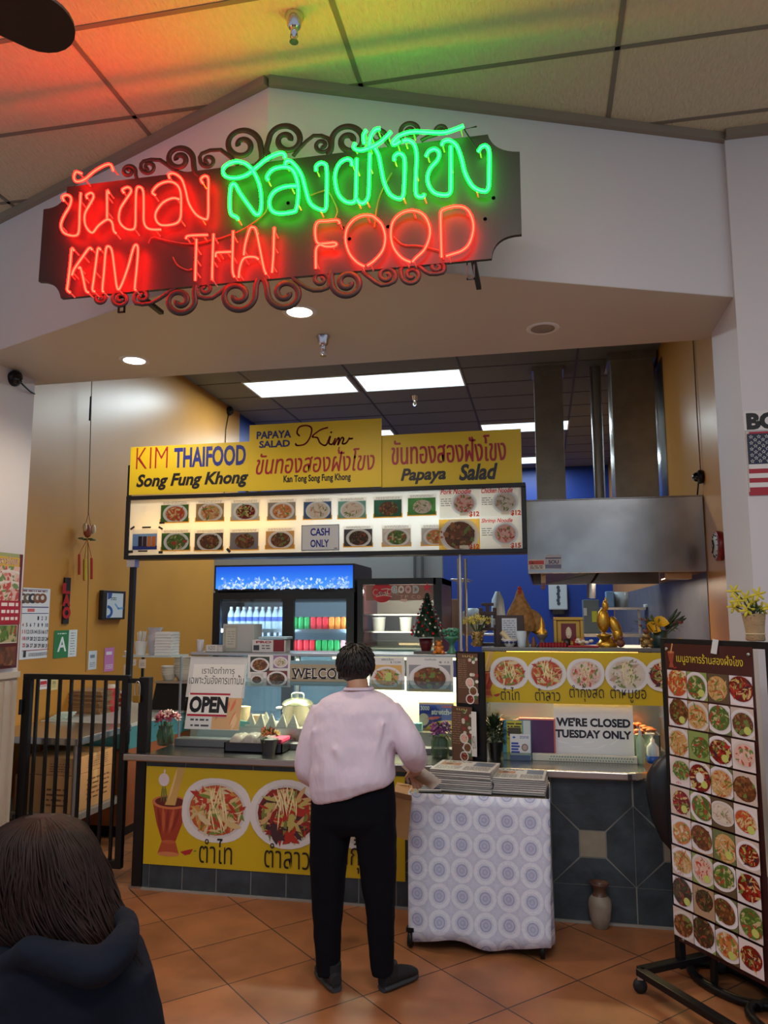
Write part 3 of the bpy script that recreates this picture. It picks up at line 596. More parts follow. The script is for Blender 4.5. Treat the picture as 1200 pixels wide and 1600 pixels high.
for x, y, w_, h_, r_ in ((253, 817, 9, 3, 0), (207, 825, 8, 3, -.6), (229, 824, 15, 2.4, 0), (251, 825, 8, 3, .5), (204, 862, 8, 4, 0), (223, 861, 16, 2.4, 0), (251, 863, 7, 4, 0), (357, 860, 8, 4, .8)):
    q = at(x, y, Y=YM - .003); s_ = px(q); p = Pr((q.x, YM - .0035, q.z), (cos(r_), 0, -sin(r_)), (sin(r_), 0, cos(r_))); p.rect(-w_ * s_ / 2, -h_ * s_ / 2, w_ * s_ / 2, h_ * s_ / 2, (16, 16, 18)); p.build('tape_strip', BD)
ZC_ = .834
for x in (209,):
    q = at(x, 880, Y=YM + .06).x; MB().box(q - .017, q + .017, YM + .04, YM + .075, ZC_, z0).build('post', BLACKM, BD)
for xa, xb in ((203, 388), (405, 580), (600, 800)):
    for x in (xa, xb): q = at(x, 760, Y=YS2 + .02).x; MB().box(q - .012, q + .012, YS2 + .004, YS2 + .03, z1 - .02, z1 + .24).build('sign_support', BLACKM, BD)
q = at(719, 900, Y=YM + .06).x; MB().tube([(q, YM + .06, 1.47), (q, YM + .06, z0 + .01)], .011, 10).build('post', STEEL, BD)
q = at(202, 879, Y=YM); MB().box(q.x - .03, q.x + .03, YM + .02, YM + .08, q.z - .03, z0).build('mounting_plate', STEEL, BD)
# ---------------------------------------------------------------- counter
CX0, CX1, CY0, CY1 = -2.67, 1.0, 4.655, 5.62
CT_ = thing('counter', 'long slate tiled service counter with a stainless steel top', 'counter', (-.8, 5.1, 0))
c = MB(); pts = [(CX0, CY0), (.44, CY0)] + [(.44 + .12 * sin(t), CY0 + .12 - .12 * cos(t)) for t in [pi / 16 * i for i in range(1, 9)]] + [(.56, CY1), (-2.53, CY1), (-2.53, 4.715), (CX0, 4.715)]
c.prism([(x, y, ZC_ - .045) for x, y in pts], (0, 0, .045)); c.build('countertop', mat('brushed_counter_steel', (176, 174, 172), .24, 1, bump=.04, bs=200, stretch=(1, 8, 1)), CT_, bevel=.008)
SL1 = mat('slate_tile', (58, 70, 78), .45, var=.4, vs=9, bump=.25, bs=25); GRT = mat('pale_grout', (134, 134, 130), .8); BEI = mat('beige_tile', (150, 142, 124), .5, var=.15, vs=12)
b = MB(); CX0 = -2.575
b.box(CX0 + .04, XR - .005, YF + .004, YF + .1, 0, ZC_ - .045, 0); b.box(CX0 + .04, CX0 + .14, YF + .1, CY1 - .05, 0, ZC_ - .045, 1)
g_ = .004; yt = YF - .0
def tile(poly, mi):
    c_ = V((sum(p[0] for p in poly) / len(poly), 0, sum(p[1] for p in poly) / len(poly)))
    q = []
    for x, z in poly: v = V((x, 0, z)) - c_; q.append(c_ + v * (1 - g_ * 1.3 / max(v.length, .01)))
    b.prism([(v.x, yt, v.z) for v in q], (0, .006, 0), mi)
cell = .455; xs0 = .24 - 7 * cell; z_a, z_b = .205, .645; zc = .425
for i in range(12):
    xa = xs0 - cell / 2 + i * cell; xb = min(xa + cell, XR - .006)
    xa_ = max(xa, CX0 + .04)
    if xb - xa_ < .03: continue
    xm_ = (xa + xa + cell) / 2
    for q0, q1 in ((xa_, min(xm_, xb)), (max(xm_, xa_), xb)):
        if q1 - q0 > .03: tile([(q0, .012), (q1, .012), (q1, z_a), (q0, z_a)], 1)
    tile([(xa_, z_b), (xb, z_b), (xb, ZC_ - .05), (xa_, ZC_ - .05)], 1)
    if xa < CX0 + .04 or xa + cell > XR: tile([(xa_, z_a), (xb, z_a), (xb, z_b), (xa_, z_b)], 1); continue
    s1 = .073
    tile([(xm_ - s1, zc - s1), (xm_ + s1, zc - s1), (xm_ + s1, zc + s1), (xm_ - s1, zc + s1)], 2)
    B4 = [(xm_ - s1, zc - s1), (xm_ + s1, zc - s1), (xm_ + s1, zc + s1), (xm_ - s1, zc + s1)]; C4 = [(xa, z_a), (xa + cell, z_a), (xa + cell, z_b), (xa, z_b)]
    for k in range(4): tile([C4[k], C4[(k + 1) % 4], B4[(k + 1) % 4], B4[k]], 1)
b.build('tiled_base', [GRT, SL1, BEI], CT_)
MB().box(CX0 + .04, XR - .006, YF - .012, YF - .001, 0, .012).build('base_caulk', mat('dirty_caulk', (150, 146, 140), .8), CT_)
# printed dish banner, used on the counter front and again above the right case
def mortar(p, x, y, s):
    p.poly([(x - .42 * s, y + .12 * s), (x + .42 * s, y + .12 * s), (x + .3 * s, y - .35 * s), (x + .16 * s, y - .72 * s), (x - .16 * s, y - .72 * s), (x - .3 * s, y - .35 * s)], (160, 62, 40), 2)
    p.poly([(x - .16 * s, y - .7 * s), (x + .16 * s, y - .7 * s), (x + .26 * s, y - .98 * s), (x - .26 * s, y - .98 * s)], (178, 80, 50), 2)
    p.ell(x, y - .98 * s, .26 * s, .05 * s, (206, 130, 84)); p.ell(x, y - .72 * s, .17 * s, .04 * s, (190, 96, 60))
    for i in range(5): p.strip(x + (-.24 + .1 * i) * s, y - .25 * s, .62 * s, .07 * s, 1.5 + .12 * (2 - i), (192, 96, 58) if i % 2 else (136, 46, 32))
    p.ell(x, y + .12 * s, .43 * s, .15 * s, (206, 120, 76)); p.ell(x, y + .13 * s, .36 * s, .11 * s, (96, 34, 26))
    p.poly([(x - .12 * s, y + .06 * s), (x + .13 * s, y + .06 * s), (x + .36 * s, y + .95 * s), (x + .2 * s, y + .98 * s)], (206, 168, 96), 2); p.ell(x + .28 * s, y + .97 * s, .085 * s, .05 * s, (170, 110, 60))
    p.strip(x + .06 * s, y + .5 * s, .8 * s, .05 * s, 1.3, (226, 196, 130))
    for i in range(3): p.strip(x - .2 * s + .05 * i * s, y + .3 * s, .4 * s, .03 * s, 1.5 + .1 * i, (90, 120, 60))
    p.ell(x - .16 * s, y + .6 * s, .13 * s, .14 * s, (226, 216, 222)); p.strip(x - .15 * s, y + .78 * s, .12 * s, .04 * s, 1.5, (226, 216, 222))
def chilli(p, x, y, s): p.strip(x, y, .42 * s, .13 * s, .25, (176, 44, 46), .4); p.strip(x + .25 * s, y + .06 * s, .12 * s, .03 * s, .3, (90, 120, 60))
def salad(p, x, y, r, kind, seed):
    p.dish(x, y, r, kind, .84, (226, 224, 224), 130 if r > .2 else 70, 0, kind != 'white' and seed % 2 == 0)
    for i in range(16): p.strip(x + p.r.uniform(-.25, .28) * r, y + p.r.uniform(-.3, .5) * r, r * p.r.uniform(.4, .75), r * .035, pi / 2 + p.r.uniform(-.45, .45), (240, 224, 170))
def dish_banner(name, lab, x0, x1, z0, z1, Y, mx_, ms, dishes, names, parent=None, warm=None):
    p = Pr((0, Y - .003, 0), seed=7); p.clip = (x0, z0, x1, z1)
    t = thing(name, lab, 'banner', ((x0 + x1) / 2, Y, z0))
    MB().box(x0, x1, Y - .002, Y, z0, z1).build('backing', mat('banner_yellow', YEL, .45), t)
    zc_ = z0 + (z1 - z0) * .58
    mortar(p, x0 + mx_, zc_ - ms * .0, ms); chilli(p, x0 + mx_ + ms * .45, z0 + (z1 - z0) * .14, ms * .75)
    for (dx, dr, kind), nm in zip(dishes, names):
        p.clip = (x0, z0, x1, z1); salad(p, x0 + dx, zc_, dr, kind, len(nm)); p.clip = None
        if nm:
            b = textmesh(nm)[2]; h = (z1 - z0) * .24; w_ = (b[2] - b[0]) / .95 * h * .8
            xa = x0 + dx - w_ / 2 + dr * .02; hh = h * (b[3] - b[1]) / .8
            if xa + w_ < x1 - .01: p.text(nm, xa, z0 + (z1 - z0) * .05, xa + w_, z0 + (z1 - z0) * .05 + hh, INK, -.004)
    p.build('printed_face', t)
NAM = ['ตำไท', 'ตำลาว', 'ตำกุ้งสด', 'ตำหมูยอ', 'ตำปู']
zt, zb = at(400, 1204, Y=4.7).z, at(400, 1362, Y=4.7).z; xa = at(226, 1270, Y=4.7).x
dish_banner('dish_banner', 'yellow banner of mortar and salad plates on the counter front', xa, -.84, zb, zt, 4.706, .17, .285, [(.485, .235, 'papaya'), (.95, .245, 'red'), (1.42, .22, 'white')], NAM)
# ================================================================ display cases on the counter
GLASS = glassmat('clear_glass'); GLASSD = glassmat('fridge_door_glass', (225, 235, 240), .07)
ZS = 1.455
DC = thing('display_case', 'glass display case with a steel shelf on top, left and middle of the counter', 'display case', (-1.43, 5.2, ZC_))
sx0, sx1 = -2.46, -.41
MB().box(sx0, sx1, 5.14, 5.5, ZS - .022, ZS).build('top_shelf', mat('shelf_steel', (184, 186, 186), .3, 1), DC, bevel=.004)
q = MB(); q.prism([(sx0, 5.16, ZS - .022), (sx0, 5.03, ZC_ + .045), (sx0, 5.036, ZC_ + .045), (sx0, 5.166, ZS - .022)], (sx1 - sx0, 0, 0)); q.build('front_glass', GLASS, DC)
MB().box(sx0 - .02, sx0 + .62, 4.98, 5.1, ZC_, ZC_ + .05).box(sx0 + .6, sx1, 5.0, 5.08, ZC_, ZC_ + .04).build('plinth', mat('grey_plinth', (112, 114, 116), .35, .6), DC, bevel=.005)
for x in (sx0 + .012, -1.76, sx1 - .012):
    MB().box(x - .012, x + .012, 5.44, 5.47, ZC_, ZS - .02).build('upright', STEEL, DC)
ZDK = .95
MB().box(sx0 + .02, sx1 - .02, 5.14, 5.48, ZC_, ZDK).build('deck', mat('pale_deck', (196, 192, 180), .3, .2), DC); MB().box(-1.3, sx1 - .02, 5.485, 5.495, ZC_, 1.28).build('back_panel', mat('cream_fridge_reflection', (196, 194, 170), .3), DC)  # cream panel is added: its pale colour stands in for fridge glass reflections
MB().box(-1.45, -.55, 5.27, 5.35, ZS - .045, ZS - .024).build('lamp_strip', mat('lit_strip_warm', (255, 255, 255), .4, emit=(255, 216, 150), es=8), DC)
gO = V((0, 5.028, ZC_ + .045)); gV = V((0, .13, ZS - .022 - ZC_ - .045)).normalized()
def gsheet(seed=1, lift=.004):
    p = PQ(gO, (1, 0, 0), gV, seed); p.O = gO + p.N * lift; return p
PAPER = (232, 232, 230)
def paper(name, lab, cat, draw, p, parent=None):
    draw(p); o = p.build(name); tag(o, lab, cat); return o
def fp(p):
    p.R(294, 1026, 384, 1090, (206, 208, 210)); p.R(300, 1038, 380, 1090, (228, 228, 226)); p.T('เราปิดทำการ', 316, 367, 1053, 1042, (50, 50, 52)); p.T('เฉพาะวันอังคารเท่านั้น', 296, 381, 1069, 1054, (50, 50, 52))
paper('paper_notice', 'white paper notice with two lines of Thai above the OPEN sign', 'notice', fp, gsheet(2))
def fp(p):
    p.R(293, 1083, 356, 1120, (236, 234, 230)); p.R(297, 1083, 360, 1086, (176, 24, 50)); p.R(292, 1116, 354, 1119.5, (176, 24, 50)); p.T('OPEN', 296, 356, 1114, 1088, (20, 20, 22), .05)
paper('open_sign', 'OPEN sign with red bars leaning against the glass case', 'sign', fp, gsheet(3, .006))
def fp(p):
    p.R(289, 1120, 374, 1140, (214, 216, 218)); p.R(332, 1089, 376, 1140, (216, 172, 124))
    a = p.xz(297, 1127), p.xz(326, 1122); p.lines(a[0][0], a[0][1], a[1][0], a[1][1], 1, (70, 70, 80)); a = p.xz(297, 1136), p.xz(326, 1131); p.lines(a[0][0], a[0][1], a[1][0], a[1][1], 1, (70, 70, 80))
    for i in range(8): c = p.xz(352 + p.r.uniform(-14, 18), 1112 + p.r.uniform(-20, 20)); p.strip(c[0], c[1], .1, .02, 1.2, p.r.choice([(226, 120, 90), (236, 200, 150), (200, 150, 100)]))
paper('price_sheet', 'handwritten price sheet and orange print below the OPEN sign', 'notice', fp, gsheet(4, .003))
YH = 5.125
def hang(pics, name, lab, cat, box, seed):
    p = PP(YH, seed); p.R(*box, (226, 226, 226))
    for (a, b, c, d, kind, bg) in pics:
        p.R(a, b, c, d, bg); u, v = p.xz(a, d), p.xz(c, b); p.clip = (u[0], u[1], v[0], v[1]); W_ = v[0] - u[0]
        p.dish((u[0] + v[0]) / 2, (u[1] + v[1]) / 2 - W_ * .03, W_ * .5, kind, .7, (226, 224, 226), 48); p.clip = None
    return p
def done(p, name, lab, cat):
    o = p.build(name); q = MB(); return tag(o, lab, cat)
done(hang([(391, 1026, 421, 1050, 'brown', (60, 70, 60)), (427, 1024, 450, 1044, 'white', (150, 120, 160)), (392, 1052, 411, 1071, 'dark', (200, 200, 200)), (417, 1048, 449, 1071, 'dark', (120, 60, 60))], '', '', '', (387, 1023, 454, 1073), 5), 'food_photo_sheet', 'sheet of four small dish photos hanging beside the WELCOME board', 'photo')
def p2(a, b, c, d, kind, bg, title, sub, seed):
    p = hang([(a + 4, b + 12, c - 4, d - 3, kind, bg)], '', '', '', (a, b, c, d), seed)
    u = p.xz(a + 4, d - 1), p.xz(c - 4, d - 4); p.rect(u[0][0], u[0][1], u[1][0], u[1][1], (228, 176, 40)); p.T(title, (a + c) / 2 - 8, (a + c) / 2 + 10, b + 5, b + 1.5, (40, 80, 90)); p.T(sub, c - 22, c - 6, b + 9.5, b + 6.5, (60, 60, 60)); return p
p = p2(577, 1027, 632, 1078, 'noodle', (220, 180, 110), 'ผัดไท', '$ 12.99', 6); c = p.xz(607, 1058); p.rect(c[0] - .02, c[1] - .025, c[0] + .02, c[1] + .03, (190, 210, 120)); done(p, 'food_photo_sheet', 'print of orange fried noodles behind the shopper, hanging under the shelf', 'photo')
done(p2(635, 1027, 708, 1081, 'brown', (150, 152, 160), 'ก๋วยเตี๋ยวเรือ', '$ 12', 7), 'food_photo_sheet', 'print of a brown noodle soup bowl hanging under the shelf by the black menu holder', 'photo')
WB = thing('welcome_board', 'beige WELCOME board with blue edges below the steel shelf', 'sign', at(500, 1068, Y=5.122))
p = PP(5.122, 3); a, b = p.xz(453, 1071), p.xz(548, 1033); MB().box(a[0], b[0], 5.123, 5.13, a[1], b[1]).build('board', mat('blue_board_edge', (130, 170, 186), .5), WB)
p.R(453, 1038, 548, 1066, (168, 158, 134)); p.T('WELCOME', 456, 552, 1061, 1044, (235, 232, 225), .05); p.O = p.O + V((0, -.001, 0)); p.T('WELCOME', 456, 552, 1060.5, 1044.5, (24, 22, 24), .012)
for x in (458, 476, 489, 504, 519, 530):
    p.R(x - 2, 1059, x + 5, 1061, (24, 22, 24)); p.R(x - 2, 1044, x + 5, 1045.5, (24, 22, 24))
p.build('lettering', WB)
for x in (460, 540): u = at(x, 1034, Y=5.126); MB().tube([u, V((u.x, 5.145, ZS - .02))], .002, 5).build('hanger', STEEL, WB)
# right hot case
ZR = 1.512
HC = thing('hot_case', 'steel topped hot food case with a glass front at the right of the counter', 'display case', (.16, 5.2, ZC_))
hx0, hx1 = -.39, .73
MB().box(hx0, hx1, 4.985, 5.5, ZR - .025, ZR).build('top_slab', mat('dark_slab', (120, 118, 114), .3, .7), HC, bevel=.004)
MB().box(hx0 + .02, hx1 - .02, 5.025, 5.031, ZC_ + .03, ZR - .025).build('front_glass', GLASS, HC)
for x in (hx0 + .012, hx1 - .012):
    for y in (5.03, 5.47): MB().box(x - .012, x + .012, y - .012, y + .012, ZC_, ZR - .025).build('upright', STEEL, HC)
MB().box(hx0 + .03, hx1 - .03, 5.05, 5.46, ZC_, ZC_ + .06).build('deck', mat('pale_deck'), HC)
MB().box(hx0 + .02, hx1 - .02, 5.46, 5.475, ZC_, 1.12).build('back_panel', STEEL, HC)
MB().box(-.25, .6, 5.33, 5.39, ZR - .05, ZR - .03).build('heat_lamp', mat('lit_heat_strip', (255, 255, 255), .4, emit=(255, 150, 60), es=14), HC)
zt, zb = at(895, 1019, Y=4.98).z, at(895, 1100, Y=4.98).z; xa, xb = at(757, 1060, Y=4.98).x, at(1044, 1060, Y=4.98).x
dish_banner('dish_banner', 'yellow banner with a row of salad plates above the WE ARE CLOSED notice', xa, xb, zb, zt, 4.982, .01, .15, [(.155, .122, 'papaya'), (.385, .122, 'papaya'), (.62, .115, 'pink'), (.865, .13, 'white'), (1.09, .12, 'red')], NAM)
def fp(p):
    p.R(866, 1100, 990, 1180, (226, 230, 234)); p.T("WE'RE CLOSED", 869, 985, 1136, 1122, (24, 26, 44), .045); p.T('TUESDAY ONLY', 868, 987, 1154, 1141, (24, 26, 44), .045)
    for k in range(5):
        a = p.xz(880 + 20 * k, 1160 + (k * 7) % 14); p.strip(a[0], a[1], .09, .006, -.2 + .2 * k, (240, 243, 246), .2)
paper('closed_notice', "plastic covered WE'RE CLOSED TUESDAY ONLY notice on the right glass case", 'notice', fp, PP(5.012, 9))
# hot food trays inside
for i, (xa, xb, kind, cl, nm) in enumerate(((-.34, -.06, 'brown', (150, 90, 50), 'left'), (.42, .68, 'papaya', (200, 110, 60), 'right'))):
    t = thing('food_tray', 'steel tray of %s in the hot case %s' % (('brown fried food', 'beside the black plant') if i == 0 else ('orange fried food', 'behind the hand sanitizers')), 'food tray', ((xa + xb) / 2, 5.24, ZC_ + .06))
    z = ZC_ + .06; M_ = MB(); M_.box(xa, xb, 5.08, 5.42, z, z + .004)
    for a in ((xa, xa + .006, 5.08, 5.42), (xb - .006, xb, 5.08, 5.42), (xa, xb, 5.08, 5.086), (xa, xb, 5.414, 5.42)): M_.box(*a, z, z + .09)
    M_.build('pan', STEEL, t)
    f = MB(); R = random.Random(i)
    for k in range(70): f.ball((R.uniform(xa + .03, xb - .03), R.uniform(5.11, 5.39), z + .06 + R.uniform(0, .06)), (R.uniform(.015, .04), R.uniform(.01, .025), R.uniform(.01, .018)), 8, M=Matrix.Rotation(R.uniform(0, 3), 4, 'Z'))
    o = f.build('fried_food', mat('fried_food_%d' % i, cl, .5, var=.5, vs=40), t); o['kind'] = 'stuff'
# ================================================================ fridges
def can(lab, col, loc, grp):
    t = thing('soda_can', lab, 'can', loc, grp)
    MB().lathe([(.024, 0), (.033, .008), (.033, .108), (.026, .118)], (0, 0, 0), 14).build('can_body', col, t, False)
    MB().lathe([(.0001, .117), (.025, .117), (.027, .121)], (0, 0, 0), 14).build('can_lid', STEEL, t, False); return t
def bottle(lab, loc, grp):
    t = thing('water_bottle', lab, 'bottle', loc, grp)
    MB().lathe([(.028, 0), (.033, .01), (.032, .06), (.033, .075), (.033, .125), (.03, .15), (.014, .185), (.012, .195)], (0, 0, 0), 14).build('bottle_body', mat('clear_bottle', (206, 224, 236), .1, alpha=.7), t, False)
    MB().lathe([(.0336, .08), (.0336, .12)], (0, 0, 0), 14).build('bottle_label', mat('blue_label', (60, 90, 170), .4), t, False)
    MB().lathe([(.0135, .192), (.0135, .212), (.001, .213)], (0, 0, 0), 12).build('bottle_cap', mat('white_cap', (235, 235, 240), .4), t, False); return t
FX0, FX1, FY = -2.94, -1.62, 6.6
FR = thing('drinks_fridge', 'black two door drinks fridge with a lit blue icy header', 'fridge', ((FX0 + FX1) / 2, 6.95, 0))
zh0, zh1 = 1.935, 2.165
BP = mat('black_fridge_panel', (24, 24, 27), .35)
b = MB()
for a in ((FX0, FX1, 7.28, 7.3, .12, zh1 - .02), (FX0, FX0 + .03, FY + .02, 7.28, .12, zh1 - .02), (FX1 - .03, FX1, FY + .02, 7.28, .12, zh1 - .02), (FX0, FX1, FY + .02, 7.28, zh1 - .02, zh1), (FX0, FX1, FY + .02, 7.28, zh0 - .1, zh0 - .03), (FX0, FX1, FY + .02, 7.28, 0, .12)): b.box(*a)
b.build('cabinet', BP, FR)
MB().box(FX0 + .03, FX1 - .03, 7.26, 7.279, .12, zh0 - .1).build('liner', mat('fridge_liner', (196, 212, 220), .5), FR)
MB().box(FX0, FX1, FY - .005, FY + .02, zh0, zh1).build('header', BP, FR)
p = Pr((0, FY - .006, 0), seed=3); a0, b0 = FX0 + .015, FX1 - .015; hz = zh1 - zh0 - .03
for i in range(14):
    t = i / 13; p.rect(a0, zh0 + .015 + hz * (i / 14), b0, zh0 + .015 + hz * ((i + 1) / 14), (int(60 - 40 * t), int(140 - 60 * t), int(235 - 30 * t)))
for i in range(260):
    x = p.r.uniform(a0 + .03, b0 - .03); y = zh0 + .02 + hz * .45 * p.r.random() ** 1.8; p.strip(x, y, p.r.uniform(.02, .05), p.r.uniform(.008, .025), p.r.uniform(0, 3), p.r.choice([(170, 196, 232), (200, 215, 236), (110, 150, 215), (80, 130, 215), (140, 175, 228)]))
m = bpy.data.materials.new('lit_header_film'); m.use_nodes = True; nt = m.node_tree; bs_ = nt.nodes['Principled BSDF']; vc = nt.nodes.new('ShaderNodeVertexColor'); vc.layer_name = 'Col'
nt.links.new(vc.outputs[0], bs_.inputs['Base Color']); nt.links.new(vc.outputs[0], bs_.inputs['Emission Color']); bs_.inputs['Emission Strength'].default_value = .85
p.build('lit_header_picture', FR, m)
xm_ = at(448, 975, Y=FY).x
for i, (xa, xb) in enumerate(((FX0, xm_), (xm_, FX1))):
    f = MB(); w = .07
    w2 = .035 if i == 0 else .07
    for a in ((xa, xa + w, .14, zh0 - .02), (xb - w2, xb, .14, zh0 - .02), (xa + w, xb - w2, zh0 - .08, zh0 - .02), (xa + w, xb - w2, .14, .22)): f.box(a[0], a[1], FY - .02, FY + .02, a[2], a[3])
    d = f.build('door', BP, FR); MB().box(xa + w, xb - w2, FY, FY + .006, .22, zh0 - .08).build('door_glass', GLASSD, d)
zs_ = (at(500, 984, Y=6.75).z - .004, at(500, 1020, Y=6.75).z - .004, 1.12, .8, .5)
sh = []
for z in zs_: MB().box(FX0 + .035, FX1 - .035, 6.66, 7.2, z - .012, z).build('shelf', mat('white_wire_shelf', (215, 222, 226), .4), FR)
MB().box(FX0 + .04, FX1 - .04, 6.655, 6.66, zs_[1] - .02, zs_[1] + .012).box(FX0 + .04, FX1 - .04, 6.655, 6.66, zs_[0] - .02, zs_[0] + .012).build('price_rail', mat('rail_white', (220, 226, 230), .4), FR)
for x in (FX0 + .05, xm_, FX1 - .05): MB().tube([(x, 6.64, .3), (x, 6.64, zh0 - .12)], .008, 8).build('fridge_lamp', mat('lit_fridge_tube', (255, 255, 255), .4, emit=(215, 236, 255), es=50), FR)
CB = {n: mat('can_' + n, c, .25, .6) for n, c in dict(green=(40, 140, 70), red=(200, 36, 46), orange=(226, 130, 50), pink=(220, 150, 150)).items()}
xs_ = [at(x, 975, Y=6.76).x for x in (361, 371, 380.5, 390, 400, 410, 420, 430, 438)]
bt = bottle('clear water bottle with a blue label on the upper shelf of the drinks fridge', (xs_[0], 6.76, zs_[0]), 'water bottles on the upper fridge shelf')
for x in xs_[1:]: c_ = copy_tree(bt); c_.location.x = x
for i, x in enumerate(xs_):
    c_ = copy_tree(bt); c_.location = (x, 6.76, zs_[1] - .03); c_['label'] = 'water bottle on the lower fridge shelf, half hidden by the counter boxes'; c_['group'] = 'water bottles on the lower fridge shelf'
    c2_ = copy_tree(bt); c2_.location = (x + .02, 6.9, zs_[0]); c2_['label'] = 'water bottle in the second rank on the upper fridge shelf'; c2_['group'] = 'second rank of water bottles'
for x0c, zc_, seq, rowlab in ((461, zs_[0], 'gggrrrooo', 'upper'), (460, zs_[1], 'rrrrggggp', 'lower')):
    made = {}
    for i, k in enumerate(seq):
        nm = dict(g='green', r='red', o='orange', p='pink')[k]; x = at(x0c + i * 9.6, 1000, Y=6.74).x
        if k not in made: made[k] = can('%s soda can on the %s can shelf of the drinks fridge' % (nm, rowlab), CB[nm], (x, 6.74, zc_), '%s cans on the %s fridge shelf' % (nm, rowlab))
        else: c_ = copy_tree(made[k]); c_.location.x = x
# single door fridge
GX0, GX1 = -1.585, -.845
CF = thing('drinks_fridge', 'single door black fridge with a red disc logo and GOOD lettering behind the Christmas tree', 'fridge', ((GX0 + GX1) / 2, 6.95, 0)); zt = 2.03
b = MB()
for a in ((GX0, GX0 + .03, FY, 7.3), (GX1 - .03, GX1, FY, 7.3), (GX0, GX1, 7.27, 7.3)): b.box(*a, .1, zt)
b.box(GX0, GX1, FY, 7.3, zt - .05, zt); b.box(GX0, GX1, FY, 7.3, 0, .12); b.build('cabinet', mat('dark_red_panel', (84, 20, 26), .35), CF)
MB().box(GX0 + .03, GX1 - .03, 7.25, 7.268, .12, zt - .05).build('liner', mat('dim_liner', (150, 142, 126), .5), CF)
f = MB(); w = .05
for a in ((GX0, GX0 + w, .12, zt), (GX1 - w - .02, GX1, .12, zt), (GX0 + w, GX1 - w, zt - .055, zt), (GX0 + w, GX1 - w, .12, .2)): f.box(a[0], a[1], FY - .04, FY - .002, a[2], a[3])
dr = f.build('door', BP, CF); MB().box(GX0 + w, GX1 - w, FY - .02, FY - .014, .2, zt - .055).build('door_glass', GLASSD, dr)
p = PP(FY - .022, 4); p.R(572, 914, 690, 938, (150, 112, 100))
c = p.xz(597, 927); rr = p.xz(613, 927)[0] - c[0]; p.clip = (p.xz(572, 927)[0], 0, 9, p.xz(597, 913)[1]); p.ell(c[0], c[1] + .01, rr, rr, (190, 24, 34), 32); p.clip = None
cc = [[(590, 922), (586, 921), (583, 925), (585, 930), (590, 929)], [(592, 926), (594, 929), (596, 926), (593, 925)], [(601, 926), (598, 927), (599, 930), (602, 928)], [(602, 925), (604, 930), (606, 926)], [(596, 921), (605, 920), (612, 922)], [(610, 921), (606, 922), (605, 927), (609, 928)], [(611, 925), (611, 928), (614, 927), (613, 924)], [(616, 919), (615, 928)], [(620, 925), (618, 928), (622, 928), (622, 924)], [(588, 932), (600, 930), (612, 932)]]
for k in cc: p.L([tuple(q[:2]) for q in catmull([(a, b, 0) for a, b in k], 3)], .008, (235, 225, 220))
for x, l, cl in ((611, 'G', (150, 190, 200)), (622, 'O', (225, 225, 220)), (633, 'O', (220, 150, 160)), (645, 'D', (150, 190, 200))): p.T(l, x, x + 9.5, 927, 915, (235, 232, 230), .07); p.T(l, x + 1, x + 8.5, 926, 916, cl, .02)
for x, l in ((625, 'T'), (633, 'F'), (643, 'C'), (652, 'O')): p.T(l, x, x + 5, 935, 930, (220, 190, 180))
c = p.xz(631, 937); p.clip = (-9, c[1] - .05, 9, c[1] + .005); p.ell(c[0], c[1], .03, .02, (230, 200, 190)); p.clip = None
p.build('door_print', dr)
for z in (1.72, 1.57, 1.42, 1.2, .9): MB().box(GX0 + .035, GX1 - .035, 6.65, 7.2, z - .01, z).build('shelf', mat('beige_shelf', (196, 188, 168), .4), CF)
R = random.Random(5)
for i, (x, z, r) in enumerate(((592, 965, .06), (634, 962, .055), (664, 968, .05))):
    q = at(x, 985, Y=6.85); t = thing('food_tub', ('round white tub on the left of the dim fridge shelf', 'round white tub in the middle of the dim fridge shelf', 'round white tub hidden by the Christmas tree in the dim fridge')[i], 'tub', (q.x, 6.85, 1.57))
    MB().lathe([(r * .85, 0), (r, .11), (r * 1.04, .115)], (q.x, 6.85, 1.57), 18).build('tub', mat('cream_tub', (210, 204, 190), .4), t); MB().lathe([(r * 1.05, .112), (r * 1.05, .125), (.001, .126)], (q.x, 6.85, 1.57), 18).build('lid', WPL, t)
MB().box(GX0 + .06, GX1 - .06, 6.655, 6.665, zt - .12, zt - .1).build('fridge_lamp', mat('lit_dim_strip', (255, 255, 255), .4, emit=(255, 226, 190), es=60), CF)
# ================================================================ range hood, ducts, cooking line
q = at(1098, 775, X=XRK - .006); HYF, hz1 = q.y, q.z; hz0 = at(1105, 893, X=XRK - .006).z; HYB = HYF + 2.5; hx = at(822, 778, Y=HYF).x
HSm = mat('hood_steel', (172, 172, 172), .22, 1, bump=.05, bs=12, var=.25, vs=3)
HD = thing('range_hood', 'big stainless steel range hood along the right wall', 'range hood', ((hx + XRK) / 2, HYF + 1.2, hz0))
b = MB()
for a in ((hx, XRK - .006, HYF, HYF + .015, hz0, hz1), (hx, hx + .015, HYF + .015, HYB, hz0, hz1), (hx, XRK - .006, HYB - .015, HYB, hz0, hz1), (hx, XRK - .006, HYF, HYB, hz1, hz1 + .01)): b.box(*a)
b.build('hood_shell', HSm, HD, bevel=.003)
f = MB(); f.prism([(hx + .1, HYF + .13, hz0 + .02), (hx + .1, HYB - .1, hz0 + .02), (XRK - .02, HYB - .1, hz0 + .3), (XRK - .02, HYF + .13, hz0 + .3)], (.01, 0, -.02)); f.build('filter_bank', mat('greasy_filter', (120, 96, 66), .35, .9), HD)
for i in range(4): MB().box(hx + .1, hx + .14, HYF + .4 + i * .5, HYF + .75 + i * .5, hz0 - .06, hz0 + .03).build('grease_tray', mat('warm_steel', (190, 150, 110), .3, 1), HD)
MB().box(XRK - .3, XRK - .1, HYF + .1, HYF + .3, hz0 - .05, hz0 - .002).build('grease_cup', mat('warm_steel'), HD)
